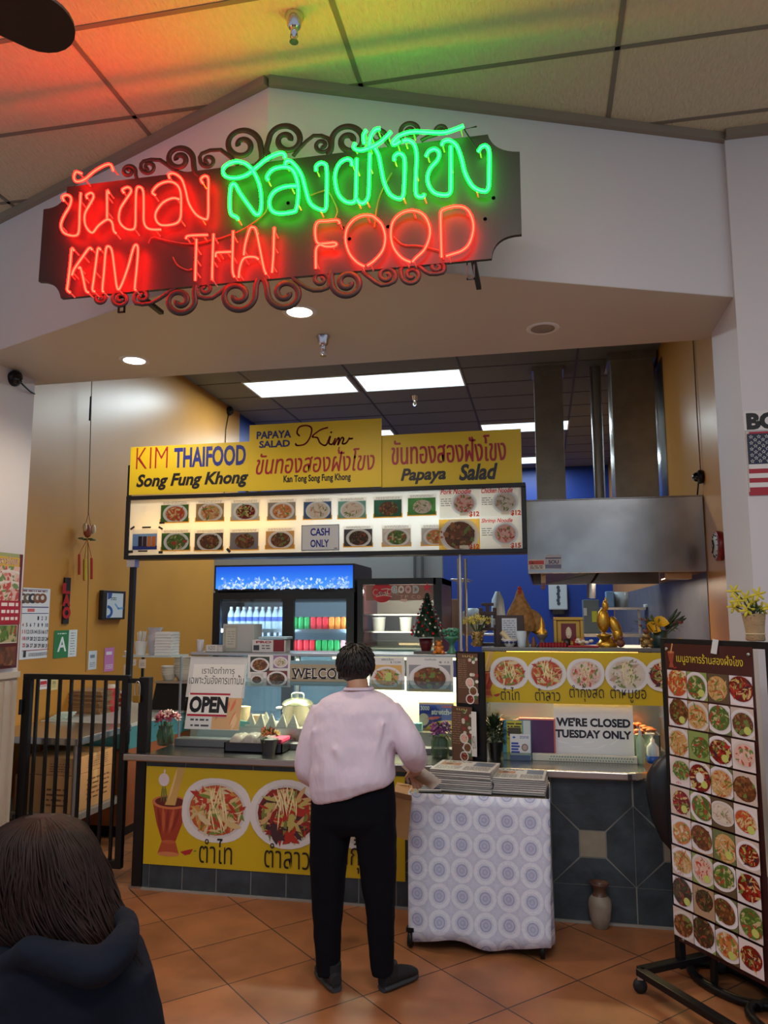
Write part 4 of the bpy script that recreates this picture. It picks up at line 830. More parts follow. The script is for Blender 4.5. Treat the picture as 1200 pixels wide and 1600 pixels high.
p = PP(HYF - .003, 5); p.R(825, 874, 851, 890, (226, 222, 220)); p.R(826, 876, 850, 882, (190, 70, 60)); p.R(827, 883, 849, 889, (236, 234, 232)); a = p.xz(828, 889), p.xz(848, 883); p.lines(a[0][0], a[0][1], a[1][0], a[1][1], 2, (90, 80, 80))
a = p.xz(830, 881), p.xz(834, 877); p.poly([(a[0][0], a[0][1]), (a[1][0], a[0][1]), ((a[0][0] + a[1][0]) / 2, a[1][1])], (30, 30, 30)); p.build('warning_sticker', HD)
p = PP(HYF - .003, 6); p.R(852, 867, 877, 889, (206, 212, 226)); p.R(852, 871, 877, 873, (80, 90, 130)); p.R(852, 882, 877, 888, (120, 130, 170)); p.T('SOU', 857, 873, 881, 875, (60, 70, 120), .04); p.build('blue_sticker', HD)
DU = mat('galvanised_duct', (176, 172, 160), .35, .9, bump=.1, bs=30, var=.2, vs=5)
DY = 8.14; q0 = at(953, 552, Y=DY).x
t = thing('exhaust_duct', 'wide galvanised exhaust duct rising from the range hood beside the wall', 'duct', (q0 + .2, 8.3, hz1 + .01)); MB().box(q0, q0 + .43, DY, DY + .4, hz1 + .01, HI - .09).build('duct', DU, t, bevel=.004)
MB().box(q0 - .03, q0 + .46, DY - .03, DY + .43, HI - .09, HI - .001).build('flange', DU, t)
struct(MB().box(XRK - .006, XRK - .002, 7.9, 9.6, hz1 + .02, HI - .15).build('wall_steel_cladding', HSm))
q0 = at(834, 600, Y=8.45).x
t = thing('exhaust_duct', 'narrow galvanised exhaust duct nearer the middle of the kitchen', 'duct', (q0 + .15, 8.6, hz1 + .01)); MB().box(q0, q0 + .31, 8.45, 8.75, hz1 + .01, HI - .05).build('duct', DU, t, bevel=.004); MB().box(q0 - .02, q0 + .33, 8.43, 8.77, HI - .05, HI - .001).build('flange', DU, t)
q = at(936, 740, Y=8.6); t = thing('gas_flue', 'slim round steel pipe standing on the range hood between the ducts', 'pipe', (q.x, 8.6, hz1 + .01)); MB().lathe([(.06, 0), (.06, HI - hz1 - .01)], (q.x, 8.6, hz1 + .01), 16).build('pipe', STEEL, t)
MB().lathe([(.11, 0), (.11, .03), (.06, .05)], (q.x, 8.6, hz1 + .01), 16).build('pipe_collar', STEEL, t)
SPL = mat('dull_splash_steel', (120, 120, 126), .4, .35, var=.2, vs=3)
MB().box(XRK - .006, XRK - .002, HYF + .03, YB - .3, .1, hz0).build('splash', SPL).__setitem__('label', 'stainless steel splash panel on the right wall below the range hood'); o = bpy.data.objects['splash']; o.name = 'steel_splash_panel'; o['category'] = 'wall panel'
t = thing('cooking_range', 'stainless cooking range below the range hood', 'range', (.85, HYF + 1.3, 0)); MB().box(.45, XRK - .01, HYF + .4, HYF + 2.3, .08, .9).build('range_body', STEEL, t, bevel=.01)
for x in (.5, 1.15):
    for y in (HYF + .45, HYF + 2.25): MB().box(x - .02, x + .02, y - .02, y + .02, 0, .08).build('foot', BLACKM, t)
MB().prism([(.7, HYF + .6, .9), (1.2, HYF + .6, .9), (1.2, HYF + .6, 1.3), (.95, HYF + .6, 1.35)], (0, .02, 0)).build('splash_guard', STEEL, t)
for y in (HYF + .9, HYF + 1.5): MB().lathe([(.1, .0), (.2, .06), (.21, .07)], (.8, y, .9), 20).build('wok_pan', BLACKM, t)
# ================================================================ things on the left wall
def on(x, y, Z): p = at(x, y, Z=Z); return p, px(p)
def WL(seed=1, X=XK + .003): return PQ((X, 0, 0), (0, 1, 0), (0, 0, 1), seed)
def sheet(p, name, lab, cat, group=None): return tag(p.build(name), lab, cat, group)
p = WL(2)
p.R(33, 919, 76, 1029, (232, 232, 234)); p.R(35, 921, 75, 922, (50, 60, 110)); p.lines(*p.xz(36, 925), *p.xz(74, 922.5), 1, (120, 60, 70))
for i, c in enumerate(((90, 70, 60), (120, 100, 80), (60, 60, 64), (140, 90, 70), (130, 80, 50))): q = p.xz(36 + i * 7.6, 935); p.ell(q[0], q[1], .055, .04, c); p.ell(q[0], q[1] + .005, .022, .018, (225, 220, 215))
p.R(34, 948, 76, 949.5, (40, 50, 110)); p.R(43, 951, 54, 956, (220, 110, 110)); p.R(34, 958, 76, 959, (40, 50, 110)); a = p.xz(34, 956), p.xz(42, 951)
n = 1
for r in range(5):
    for c in range(7):
        k = r * 7 + c - 3
        if 1 <= k <= 31: x = 34.5 + c * 6; y = 962.5 + r * 10.7 + (c * .1); p.T(str(k), x, x + (4.4 if k > 9 else 2.4), y + 6, y, (40, 44, 66) if c else (200, 60, 70), .02)
p.R(34, 1015, 76, 1016, (170, 60, 70)); a = p.xz(44, 1026), p.xz(74, 1018); p.lines(*a[0], *a[1], 3, (110, 110, 120)); p.R(36, 1017, 40, 1027, (60, 60, 66))
sheet(p, 'wall_calendar', 'white wall calendar page of big dates on the ochre wall', 'calendar')
p = WL(3, XL + .031); p.R(-40, 862, 31, 1046, (96, 22, 26)); p.R(-40, 862, 31, 872, (150, 160, 110)); p.R(-40, 868, 31, 886, (206, 170, 60)); p.T('ลาวไทย', 0, 28, 882, 869, (130, 20, 36), .05); p.T('ลาวไทย', .5, 27.5, 881.5, 869.5, (236, 226, 220), -.005)
p.R(-40, 886, 31, 938, (60, 46, 40))
for i in range(3): q = p.xz(14, 893 + i * 17); p.clip = (*p.xz(-40, 938), *p.xz(31, 886)); p.dish(q[0], q[1], .21, 'pink', .4, (225, 215, 205), 50); p.clip = None
p.R(-40, 938, 31, 976, (170, 26, 44))
for i in range(3): a = p.xz(1, 948 + i * 11), p.xz(28, 941 + i * 11); p.lines(*a[0], *a[1], 1, (236, 226, 222), .7)
p.R(-40, 977, 26, 1006, (220, 210, 200)); q = p.xz(8, 992); p.clip = (*p.xz(-40, 1006), *p.xz(26, 977)); p.dish(q[0], q[1], .24, 'green', .5, None, 40); p.R(-40, 1010, 24, 1045, (120, 100, 80)); q = p.xz(8, 1028); p.clip = (*p.xz(-40, 1045), *p.xz(24, 1010)); p.dish(q[0], q[1], .22, 'brown', .7, (60, 40, 30), 40); p.clip = None
sheet(p, 'food_poster', 'red and yellow food poster on the white pillar at the left edge', 'poster')
t = thing('letter_sign', 'black wall plaque with red letters LAO stacked upright', 'sign', at(102, 974, X=XK))
p = WL(4, XK + .002); a, b = p.xz(96, 975), p.xz(109, 903); MB().box(XK, XK + .015, a[0], b[0], a[1], b[1]).build('plaque', mat('black_plaque', (30, 22, 22), .5), t)
p.O = p.O + V((.02, 0, 0)); RL = mat('red_letter', (176, 30, 34), .4)
for s_, y0, y1 in (('L', 928, 911), ('A', 947, 929), ('O', 967, 948)): p.T(s_, 97.5, 110.5, y0, y1, (176, 30, 34), .07)
p.build('red_letters', t)
p = WL(5); p.R(84, 985, 107, 1028, (56, 126, 78)); p.T('A', 90, 104, 1018, 995, (230, 232, 230), .02); p.R(107, 984, 120, 1026, (224, 226, 222)); a = p.xz(109, 1024), p.xz(118, 987); p.lines(*a[0], *a[1], 9, (130, 134, 130), .3); a = p.xz(90, 992), p.xz(104, 988); p.lines(*a[0], *a[1], 1, (220, 226, 220), .5)
sheet(p, 'grade_card', 'green grade card with a big white A on the ochre wall', 'notice')
t = thing('picture_frame', 'small black framed print with blue curves on the ochre wall', 'picture frame', at(180, 968, X=XK))
p = WL(6, XK + .045); a, b = p.xz(160, 968), p.xz(197, 924); MB().box(XK + .001, XK + .044, a[0], b[0], a[1], b[1]).build('frame', mat('black_frame', (34, 32, 36), .35), t, bevel=.003)
p.R(167, 927, 192, 965, (206, 216, 226)); p.clip = (*p.xz(167, 965), *p.xz(192, 927)); q = p.xz(168, 956); p.ell(q[0], q[1], .09, .06, (40, 90, 170)); p.ell(q[0] - .01, q[1], .06, .035, (206, 216, 226)); q = p.xz(169, 928); p.ell(q[0], q[1], .07, .05, (60, 80, 150)); p.clip = None
p.L([(180, 944), (185, 951), (192, 950)], .02, (120, 170, 215)); a = p.xz(173, 938), p.xz(182, 933); p.lines(*a[0], *a[1], 2, (40, 50, 70)); p.build('print', t)
for (x0, y0, x1, y1), c, lab, ex in (((138, 1017, 151, 1046), (206, 210, 214), 'white paper note on the ochre wall left of the pink slip', (120, 130, 150)), ((163, 1012, 178, 1049), (206, 130, 190), 'pink paper slip on the ochre wall', (236, 226, 240)), ((60, 1058, 76, 1077), (232, 226, 226), 'white and red note on the wall seen through the black gate', (196, 50, 60)), ((79, 1058, 90, 1078), (216, 200, 140), 'yellow note on the wall seen through the black gate', (170, 150, 90))):
    p = WL(7); p.R(x0, y0, x1, y1, c); a = p.xz(x0 + 2, y1 - 3), p.xz(x1 - 2, y1 - 12); p.lines(*a[0], *a[1], 3, ex); p.R(x0 + 3, y0 + 6, x1 - 3, y0 + 11, ex); sheet(p, 'paper_note', lab, 'note')
t = thing('wind_chime', 'wind chime with a carved bird and red and yellow tubes hanging by the ochre wall', 'wind chime', at(137, 905, X=XK + .08)); Xc = XK + .08
q = at(143, 596, X=Xc); a = at(138, 805, X=Xc); MB().tube([V((Xc, q.y, 3.9)), a], .004, 6).build('cord', mat('dark_cord', (60, 44, 30), .7), t)
a2 = at(141, 640, X=Xc); MB().tube([a2 + V((0, 0, .12)), a2 + V((0, 0, -.1))], .009, 6).build('tape_wrap', BLACKM, t)
c_ = at(137, 830, X=Xc); b = MB(); b.ball(c_, (.035, .04, .06), 12, 0); b.ball(c_ + V((.03, .04, .02)), (.02, .03, .045), 10, 1); b.ball(c_ + V((0, -.045, .03)), (.02, .02, .04), 10, 1); b.tube([c_ + V((0, -.05, .03)), c_ + V((0, 0, .16)), c_ + V((0, .05, .03))], .003, 5)
for i in range(6): b.ball(c_ + V((.03 * cos(i), .08 * sin(i), -.07)), (.03, .012, .01), 8, 2, M=Matrix.Rotation(i, 4, 'Z'))
b.build('carved_bird', [mat('carved_red', (150, 70, 40), .5), mat('carved_cream', (206, 180, 140), .5), mat('carved_green', (80, 96, 50), .5)], t)
for i, (x, y0, y1, c) in enumerate(((127, 866, 898, (180, 50, 36)), (130, 873, 906, (206, 186, 60)), (135, 874, 907, (170, 70, 46)), (140, 872, 905, (206, 186, 60)))):
    a, b_ = at(x, y0, X=Xc), at(x, y1, X=Xc); a.x = b_.x = Xc + (.02 if i % 2 else -.02); MB().tube([a, b_], .011, 8).tube([c_ + V((0, 0, -.07)), a], .0025, 5).build('chime_tube', mat('chime_%d' % (i % 3), c, .35), t)
a = at(138, 905, X=Xc); MB().tube([c_, a, at(134, 1050, X=Xc)], .003, 5).build('pull_string', mat('dark_cord'), t)
# ================================================================ gate and the prep side
G = thing('metal_gate', 'black barred metal gate between the left pillar and the counter', 'gate', (-3.07, YF + .04, 0)); yg = YF + .04
gx0, gx1, gz0, gz1 = XL + .03, -2.70, .10, 1.32
f = MB()
for a in ((gx0, gx1, gz1 - .035, gz1), (gx0, gx1, gz0, gz0 + .05), (gx0, gx0 + .06, gz0 + .05, gz1 - .035), (gx1 - .045, gx1, gz0 + .05, gz1 - .035)): f.box(a[0], a[1], yg - .02, yg + .02, a[2], a[3])
f.build('gate_frame', BLACKM, G, bevel=.003)
for i in range(8): x = gx0 + .06 + (gx1 - .045 - gx0 - .06) * (i + .5) / 8; MB().box(x - .009, x + .009, yg - .009, yg + .009, gz0 + .05, gz1 - .035).build('bar', BLACKM, G)
for z in (.35, 1.1): MB().lathe([(.014, -.05), (.014, .05)], (gx0 + .004, yg - .03, z), 10).build('hinge', BLACKM, G)
MB().box(gx1, gx1 + .08, yg - .012, yg + .012, gz1 - .05, gz1 - .02).build('latch_bar', BLACKM, G)
t = thing('gate_post', 'black square post closing the gate at the counter end', 'post', (-2.58, yg, 0)); MB().box(-2.615, -2.545, yg - .03, yg + .03, 0, 1.31).build('post', BLACKM, t, bevel=.003)
MB().box(-2.625, -2.535, yg - .04, yg + .04, 0, .012).build('foot_plate', STEEL, t)
t = thing('padlock', 'brass padlock hanging from the gate post', 'padlock', (-2.61, yg - .05, 1.17)); MB().box(-2.64, -2.59, yg - .06, yg - .035, 1.15, 1.195).build('lock_body', mat('brass', (176, 140, 70), .3, 1), t, bevel=.004)
MB().tube(catmull([(-2.632, yg - .047, 1.19), (-2.632, yg - .047, 1.26), (-2.615, yg - .047, 1.285), (-2.598, yg - .047, 1.26), (-2.598, yg - .047, 1.19)]), .004, 6).build('shackle', STEEL, t)
# prep table
zt = .88; c0 = at(120, 1155, Z=zt); tx1, ty0, ty1 = c0.x, c0.y + .02, c0.y + .72; tx0 = XK + .04
T_ = thing('prep_table', 'stainless prep table with an undershelf behind the black gate', 'table', ((tx0 + tx1) / 2, (ty0 + ty1) / 2, 0))
MB().box(tx0, tx1, ty0, ty1, zt - .05, zt).build('tabletop', mat('dull_steel_top', (176, 172, 166), .2, .9), T_, bevel=.006)
zu = .36; MB().box(tx0 + .03, tx1 - .03, ty0 + .04, ty1 - .04, zu - .04, zu).build('undershelf', mat('grey_shelf', (150, 150, 146), .4, .5), T_)
for x in (tx0 + .04, tx1 - .035):
    for y in (ty0 + .04, ty1 - .04): MB().lathe([(.012, 0), (.02, .08), (.021, zt - .05)], (x, y, 0), 12).build('leg', mat('grey_leg', (160, 162, 160), .35, .7), T_)
CB_ = mat('cardboard', (186, 142, 92), .8, var=.1, vs=6); CBD = mat('cardboard_edge', (140, 104, 64), .8)
def carton(lab, x0, x1, y0, y1, z0, z1, seed, name='cardboard_box'):
    t = thing(name, lab, 'box', ((x0 + x1) / 2, (y0 + y1) / 2, z0)); MB().box(x0, x1, y0, y1, z0, z1).build('carton', CB_, t, bevel=.004)
    MB().box(x0 - .001, x1 + .001, (y0 + y1) / 2 - .025, (y0 + y1) / 2 + .025, z0 + .6 * (z1 - z0), z1 + .001).build('packing_tape', mat('tan_tape', (196, 160, 104), .3), t)
    p = Pr((0, y0 - .001, 0), seed=seed); p.lines(x0 + .55 * (x1 - x0), z0 + .15 * (z1 - z0), x1 - .04, z1 - .3 * (z1 - z0), 4, (110, 76, 46), .35); p.build('printed_marks', t)
    p = Pr((x1 + .001, 0, 0), (0, 1, 0), seed=seed); p.lines(y0 + .3 * (y1 - y0), z0 + .2 * (z1 - z0), y1 - .08, z1 - .15 * (z1 - z0), 5, (110, 76, 46), .35); p.build('printed_marks', t)
carton('large cardboard box on the prep table undershelf', tx0 + .3, tx1 - .07, ty0 + .08, ty0 + .6, zu, zu + .25, 3); carton('shallow cardboard box on top of the large box under the prep table', tx0 + .32, tx1 - .07, ty0 + .09, ty0 + .58, zu + .252, zu + .37, 4)
q, s = on(132, 1116, zt); lx0, lx1 = at(101, 1100, Y=q.y).x, at(157, 1100, Y=q.y).x
t0 = thing('flat_carton', 'flattened brown carton in the stack on the prep table', 'carton', ((lx0 + lx1) / 2, q.y + .15, zt), 'flattened cartons stacked on the prep table')
MB().box((lx0 - lx1) / 2, (lx1 - lx0) / 2, -.15, .15, .0005, .0085).build('carton_sheet', mat('brown_kraft', (136, 106, 76), .85, var=.15), t0, False); MB().box((lx0 - lx1) / 2, (lx1 - lx0) / 2, -.15, .15, .0085, .0165).build('carton_flap', CBD, t0, False)
R = random.Random(4)
for i in range(1, 11): c_ = copy_tree(t0); c_.location = ((lx0 + lx1) / 2 + R.uniform(-.012, .012), q.y + .15 + R.uniform(-.01, .01), zt + i * .0175); c_.rotation_euler.z = R.uniform(-.05, .05)
def tin(name, lab, x, y, w, h, Z, col, lid=(230, 230, 230), label=None):
    q, s = on(x, y, Z); r = w * s / 2; hh = h * s
    t = thing(name, lab, 'container', q); MB().lathe([(r * .9, 0), (r, .005), (r, hh * .86)], (0, 0, 0), 18).build('container_body', mat('tin_%d%d%d' % col, col, .4), t, False)
    MB().lathe([(r * 1.03, hh * .86), (r * 1.03, hh * .98), (.001, hh)], (0, 0, 0), 18).build('lid', mat('tinlid_%d%d%d' % lid, lid, .4), t, False)
    if label: MB().lathe([(r * 1.005, hh * .2), (r * 1.005, hh * .6)], (0, 0, 0), 18).build('paper_label', mat('tinlab_%d%d%d' % label, label, .5), t, False)
    return t
tin('snack_tin', 'tall red tin with a clear lid on the prep table', 171, 1112, 17, 42, zt, (186, 36, 44), (210, 190, 170), (196, 60, 60)); tin('drink_cup', 'red cup with a white lid on the right of the prep table', 194, 1103, 17, 23, zt, (170, 26, 36)); tin('drink_cup', 'pale green lidded tub behind the red tin on the prep table', 184, 1096, 14, 16, zt, (130, 190, 170))
q, s = on(92, 1124, zt); t = thing('wrapped_napkins', 'clear wrapped napkin pack lying near the front of the prep table', 'napkins', q); b = MB()
for i in range(4): b.box(-.07 + .02 * i, .06 + .015 * i, -.05 + i * .01, .08 + i * .01, .012 * i + .0005, .012 * i + .012, M=Matrix.Rotation(.1 * i, 4, 'Z'))
b.build('napkin_stack', mat('pale_green_wrap', (196, 216, 208), .3), t, False)
# cabinet behind the counter end, grill, bowls
kx0, kx1, ky0, ky1 = XK + .04, -3.165, 5.62, 7.3
K = thing('back_counter', 'steel topped back counter with a teal front behind the counter end', 'counter', ((kx0 + kx1) / 2, 6.4, 0))
MB().box(kx0, kx1, ky0, ky1, .85, .88).build('worktop', mat('pale_worktop', (200, 202, 196), .25, .3), K, bevel=.004); MB().box(kx0 + .02, kx1 - .02, ky0 + .02, ky1 - .02, .68, .85).build('teal_panel', mat('teal_panel', (64, 124, 130), .3), K); MB().box(kx0 + .02, kx1 - .03, ky0 + .03, ky1 - .02, .1, .68).build('wood_body', mat('orange_wood', (150, 84, 44), .5, var=.2), K)
for y in (ky0 + .2, ky1 - .2): MB().box(kx0 + .05, kx1 - .1, y - .1, y + .1, 0, .1).build('plinth', BLACKM, K)
q = V((-3.28, 6.45, .88)); wx0, wx1 = at(236, 1085, Y=q.y).x, at(300, 1085, Y=q.y).x; wz = at(268, 1069, Y=q.y).z
t = thing('warmer_box', 'black slanted warmer with a steel lid holding the white bowls', 'warmer', (q.x, q.y + .1, .88)); MB().prism([(wx0, q.y, .881), (wx0, q.y + .28, .881), (wx0, q.y + .28, wz), (wx0, q.y + .09, wz)], (wx1 - wx0, 0, 0)).build('warmer_body', BLACKM, t); MB().box(wx0 - .01, wx1 + .01, q.y + .07, q.y + .3, wz, wz + .02).build('warmer_lid', STEEL, t)
zb_ = wz + .0205; yb_ = q.y + .18
def bowl(lab, x, y, r, h, z, col=(222, 220, 214)):
    t = thing('bowl', lab, 'bowl', (x, y, z), 'white bowls stacked on the black warmer'); MB().lathe([(r * .55, 0), (r * .6, .004), (r * .95, h * .9), (r, h), (r * .93, h), (r * .55, .012), (.001, .01)], (0, 0, 0), 20).build('bowl', mat('white_bowl', col, .3), t, False); return t
bx = at(264, 1060, Y=yb_).x; b0 = bowl('white bowl in the short stack on the black warmer', bx, yb_, .075, .06, zb_)
for i in range(1, 4): c_ = copy_tree(b0); c_.location.z = zb_ + i * .022
bx2 = at(287, 1060, Y=yb_ + .02).x; b0 = bowl('larger white bowl in the tall stack beside the glass case', bx2, yb_ + .03, .098, .07, zb_)
for i in range(1, 8): c_ = copy_tree(b0); c_.location.z = zb_ + i * .02
# wall shelf with straws, cutlery, foam boxes
zs2 = 1.455; q = at(235, 1023, Y=5.35); t = thing('wall_shelf', 'small glass shelf with straws and foam boxes left of the display case', 'shelf', (q.x, 5.35, q.z)); a, b = at(195, 1024, Y=5.25).x, at(271, 1020, Y=5.25).x; zs2 = q.z
MB().box(a, b, 5.22, 5.5, zs2 - .012, zs2).build('shelf_board', mat('pale_glass_edge', (190, 205, 205), .15), t); MB().box(a + .02, a + .035, 5.24, 5.26, ZC_ + .0, zs2 - .012).build('shelf_post', BLACKM, t); MB().box(a + .02, a + .035, 5.46, 5.48, 0, zs2 - .012).build('shelf_post', BLACKM, t)
MB().box(b - .05, b - .04, 5.46, 5.48, 0, zs2 - .012).build('shelf_post', STEEL, t)
def P5(x): return at(x, 1010, Y=5.3).x
t = thing('straw_cup', 'foam cup full of wrapped straws on the small glass shelf', 'cup', (P5(220), 5.3, zs2)); s = px(t.location); MB().lathe([(.034, 0), (.046, 20 * s), (.047, 21 * s)], (0, 0, 0), 18).build('cup', WPL, t, False)
b = MB(); R = random.Random(2)
for i in range(16): a = R.uniform(0, 6.3); r = R.uniform(.005, .034); b.tube([(r * cos(a) * .6, r * sin(a) * .6, .02), (r * cos(a) * 1.2, r * sin(a) * 1.2, 36 * s + R.uniform(-.005, .006))], .0035, 5)
o = b.build('straws', WPL, t, False); o['kind'] = 'stuff'
t = thing('cutlery_bag', 'clear bag of plastic cutlery behind the straws', 'bag', (P5(233), 5.38, zs2)); b = MB(); b.loft([[V((cos(a) * r * 1.2, sin(a) * r * .7, z)) for a in [2 * pi * i / 14 for i in range(14)]] for r, z in ((.035, 0), (.045, .08), (.05, .14), (.04, .17), (.055, .2))]); b.build('bag', mat('milky_plastic', (214, 210, 216), .25, alpha=.8), t, False)
f0 = thing('foam_box', 'white hinged foam box in the stack on the small glass shelf', 'box', (P5(257), 5.34, zs2), 'foam boxes stacked on the glass shelf'); w = 14 * px(f0.location)
MB().box(-w, w, -w, w, .0005, .0115).build('box_base', WPL, f0, False); MB().box(-w * .96, w * .96, -w * .96, w * .96, .0115, .0205).build('box_lid', WPL, f0, False)
for i in range(1, 8): c_ = copy_tree(f0); c_.location.z = zs2 + i * .0212; c_.rotation_euler.z = .03 * (i % 3 - 1)
t = thing('small_dish', 'little clear dish at the end of the small glass shelf', 'dish', (P5(204), 5.27, zs2)); MB().lathe([(.02, 0), (.03, .03), (.027, .03), (.018, .004), (.001, .004)], (0, 0, 0), 16).build('dish', mat('clear_bottle'), t, False)
for i, (x0, y0, x1, y1) in enumerate(((193, 1038, 203, 1074), (217, 1030, 228, 1044), (206, 1030, 213, 1040))):
    q = at((x0 + x1) / 2, (y0 + y1) / 2, Y=5.22); p = PP(5.217, i); p.R(x0, y0, x1, y1, (214, 208, 196)); a = p.xz(x0 + 2, y1 - 3), p.xz(x1 - 2, y0 + 5); p.lines(*a[0], *a[1], 3, (120, 116, 110), .3); MBt = sheet(p, 'paper_tag', ('long curled white tag hanging below the small glass shelf', 'square white tag hanging below the small glass shelf', 'tiny white tag hanging below the small glass shelf')[i], 'tag')
# ================================================================ on the counter
LEAF = mat('leaf_green', (70, 104, 50), .5, var=.4, vs=20); LEAFD = mat('dark_leaf', (44, 62, 36), .5, var=.4, vs=30); JAR = mat('green_jar_glass', (60, 84, 62), .1, alpha=.75)
def blossoms(t, c, r, n, cols, seed, size=.02, petals=6):
    R = random.Random(seed); b = [MB() for _ in cols]
    for i in range(n):
        a = R.uniform(0, 2 * pi); u = R.random() ** .5; q = V((c[0] + r[0] * u * cos(a), c[1] + r[1] * u * sin(a), c[2] + r[2] * R.uniform(-.4, 1) * (1 - u * .5))); k = i % len(cols)
        d = V((cos(a) * u, sin(a) * u - .5, .8)).normalized(); M = d.to_track_quat('Z', 'Y').to_matrix().to_4x4()
        for j in range(petals): b[k].ball(q + M @ V((size * .6 * cos(2 * pi * j / petals), size * .6 * sin(2 * pi * j / petals), 0)), (size * .55, size * .3, size * .12), 6, M=M @ Matrix.Rotation(2 * pi * j / petals, 4, 'Z') @ Matrix.Rotation(-.5, 4, 'Y'))
    for k, c_ in enumerate(cols): o = b[k].build('blossoms', mat('petal_%d_%d_%d' % c_, c_, .5), t, False); o['kind'] = 'stuff'
def leaves(t, c, r, n, m, seed, size=.03, name='foliage'):
    R = random.Random(seed); b = MB()
    for i in range(n):
        a = R.uniform(0, 2 * pi); e = R.uniform(-.5, 1.4); u = R.uniform(.4, 1); q = V((c[0] + r[0] * u * cos(a) * cos(e), c[1] + r[1] * u * sin(a) * cos(e), c[2] + r[2] * u * sin(e)))
        M = Matrix.Rotation(a, 4, 'Z') @ Matrix.Rotation(-e + R.uniform(-.6, .6), 4, 'Y'); l = size * R.uniform(.7, 1.3)
        b.add([q + M @ V(v) for v in ((0, 0, 0), (l * .45, l * .28, l * .06), (l, 0, 0), (l * .45, -l * .28, l * .06))], [(0, 1, 2), (0, 2, 3)], 0)
    o = b.build(name, m, t, False, fix=False); o['kind'] = 'stuff'
def stems(t, c, top, n, r0, r1, m, seed, w=.003):
    R = random.Random(seed); b = MB()
    for i in range(n):
        a = R.uniform(0, 6.3); b.tube(catmull([(c[0] + r0 * cos(a), c[1] + r0 * sin(a), c[2]), (c[0] + (r0 + r1) / 2 * cos(a), c[1] + (r0 + r1) / 2 * sin(a), (c[2] + top) / 2), (c[0] + r1 * cos(a), c[1] + r1 * sin(a), top)], 3), w, 5)
    o = b.build('stems', m, t, False); o['kind'] = 'stuff'
q, s = on(258, 1164, ZC_); t = thing('flower_jar', 'green glass jar of pink and red flowers at the left end of the counter', 'flower jar', q); h = 30 * s
MB().lathe([(.045, 0), (.055, .01), (.06, h * .5), (.05, h * .8), (.045, h * .85), (.05, h)], (0, 0, 0), 20).build('jar', JAR, t, False); stems(t, (0, 0, .02), h + .03, 8, .01, .04, LEAF, 1); leaves(t, (0, 0, h + .03), (.07, .06, .05), 40, LEAF, 2); blossoms(t, (.01, 0, h + .05), (.08, .06, .05), 16, [(206, 120, 140), (150, 30, 60), (222, 190, 180)], 3, .03)
q, s = on(688, 1184, ZC_); t = thing('flower_jar', 'dark green glass jar of purple flowers by the black menu holder', 'flower jar', q); h = 33 * s
MB().lathe([(.05, 0), (.056, .01), (.058, h * .75), (.048, h * .9), (.05, h)], (0, 0, 0), 20).build('jar', JAR, t, False); leaves(t, (0, 0, h + .02), (.06, .05, .05), 40, LEAFD, 4); blossoms(t, (0, 0, h + .04), (.055, .05, .05), 12, [(120, 40, 110), (70, 60, 90), (96, 50, 130)], 5, .03)
q, s = on(455, 1161, ZC_ + .045); q = V((at(456, 1160, Z=ZC_).x, 4.82, ZC_)); s = px(q); t = thing('flower_pot', 'small dark pot of orange and green flowers beside the tray of packets', 'flower pot', q)
MB().lathe([(.04, 0), (.055, .09), (.057, .095), (.05, .09), (.001, .085)], (0, 0, 0), 18).build('pot', mat('charcoal_pot', (52, 52, 58), .5), t, False); leaves(t, (0, 0, .11), (.06, .06, .05), 50, LEAF, 6); blossoms(t, (0, 0, .13), (.06, .05, .04), 14, [(214, 120, 80), (226, 190, 110), (180, 60, 60)], 7, .022)
# tray with packets
q = at(396, 1177, Z=ZC_); ta, tb, tyy = at(349, 1170, Y=q.y).x, at(440, 1170, Y=q.y).x, q.y + .01
t = thing('packet_tray', 'dark metal tray of wrapped snacks on the front of the counter', 'tray', ((ta + tb) / 2, tyy + .13, ZC_)); z = ZC_ + .001; TM = mat('dark_tray', (70, 70, 74), .25, .8)
b = MB(); b.box(ta, tb, tyy, tyy + .27, z, z + .006)
for a in ((ta, tb, tyy, tyy + .008), (ta, tb, tyy + .262, tyy + .27), (ta, ta + .008, tyy, tyy + .27), (tb - .008, tb, tyy, tyy + .27)): b.box(*a, z, z + .06)
b.build('tray', TM, t)
def packet(lab, x0, x1, y0, y1, z0, z1, col, name='snack_packet', seed=0):
    t = thing(name, lab, 'packet', ((x0 + x1) / 2, (y0 + y1) / 2, z0)); n = 14; R = random.Random(seed)
    rings = [[V(((x0 + x1) / 2 + (x1 - x0) / 2 * k * max(-1, min(1, 1.25 * cos(a))), (y0 + y1) / 2 + (y1 - y0) / 2 * k * max(-1, min(1, 1.25 * sin(a))), z0 + (z1 - z0) * f + R.uniform(-.003, .003) * (f > 0))) for a in [2 * pi * i / n for i in range(n)]] for k, f in ((.8, 0), (1, .3), (.97, .75), (.6, 1))]
    MB().loft(rings).build('wrapped_food', mat('food_%d_%d_%d' % col, tuple(int(v * .7) for v in col), .5, var=.5, vs=50), t)
    rings = [[V(((v.x - (x0 + x1) / 2) * 1.05 + (x0 + x1) / 2, (v.y - (y0 + y1) / 2) * 1.05 + (y0 + y1) / 2, v.z + .004)) for v in r] for r in rings[1:]]
    MB().loft(rings).build('film', mat('clear_film', (236, 236, 232), .12, alpha=.35), t); return t
w = (tb - ta) / 4; zz = z + .008
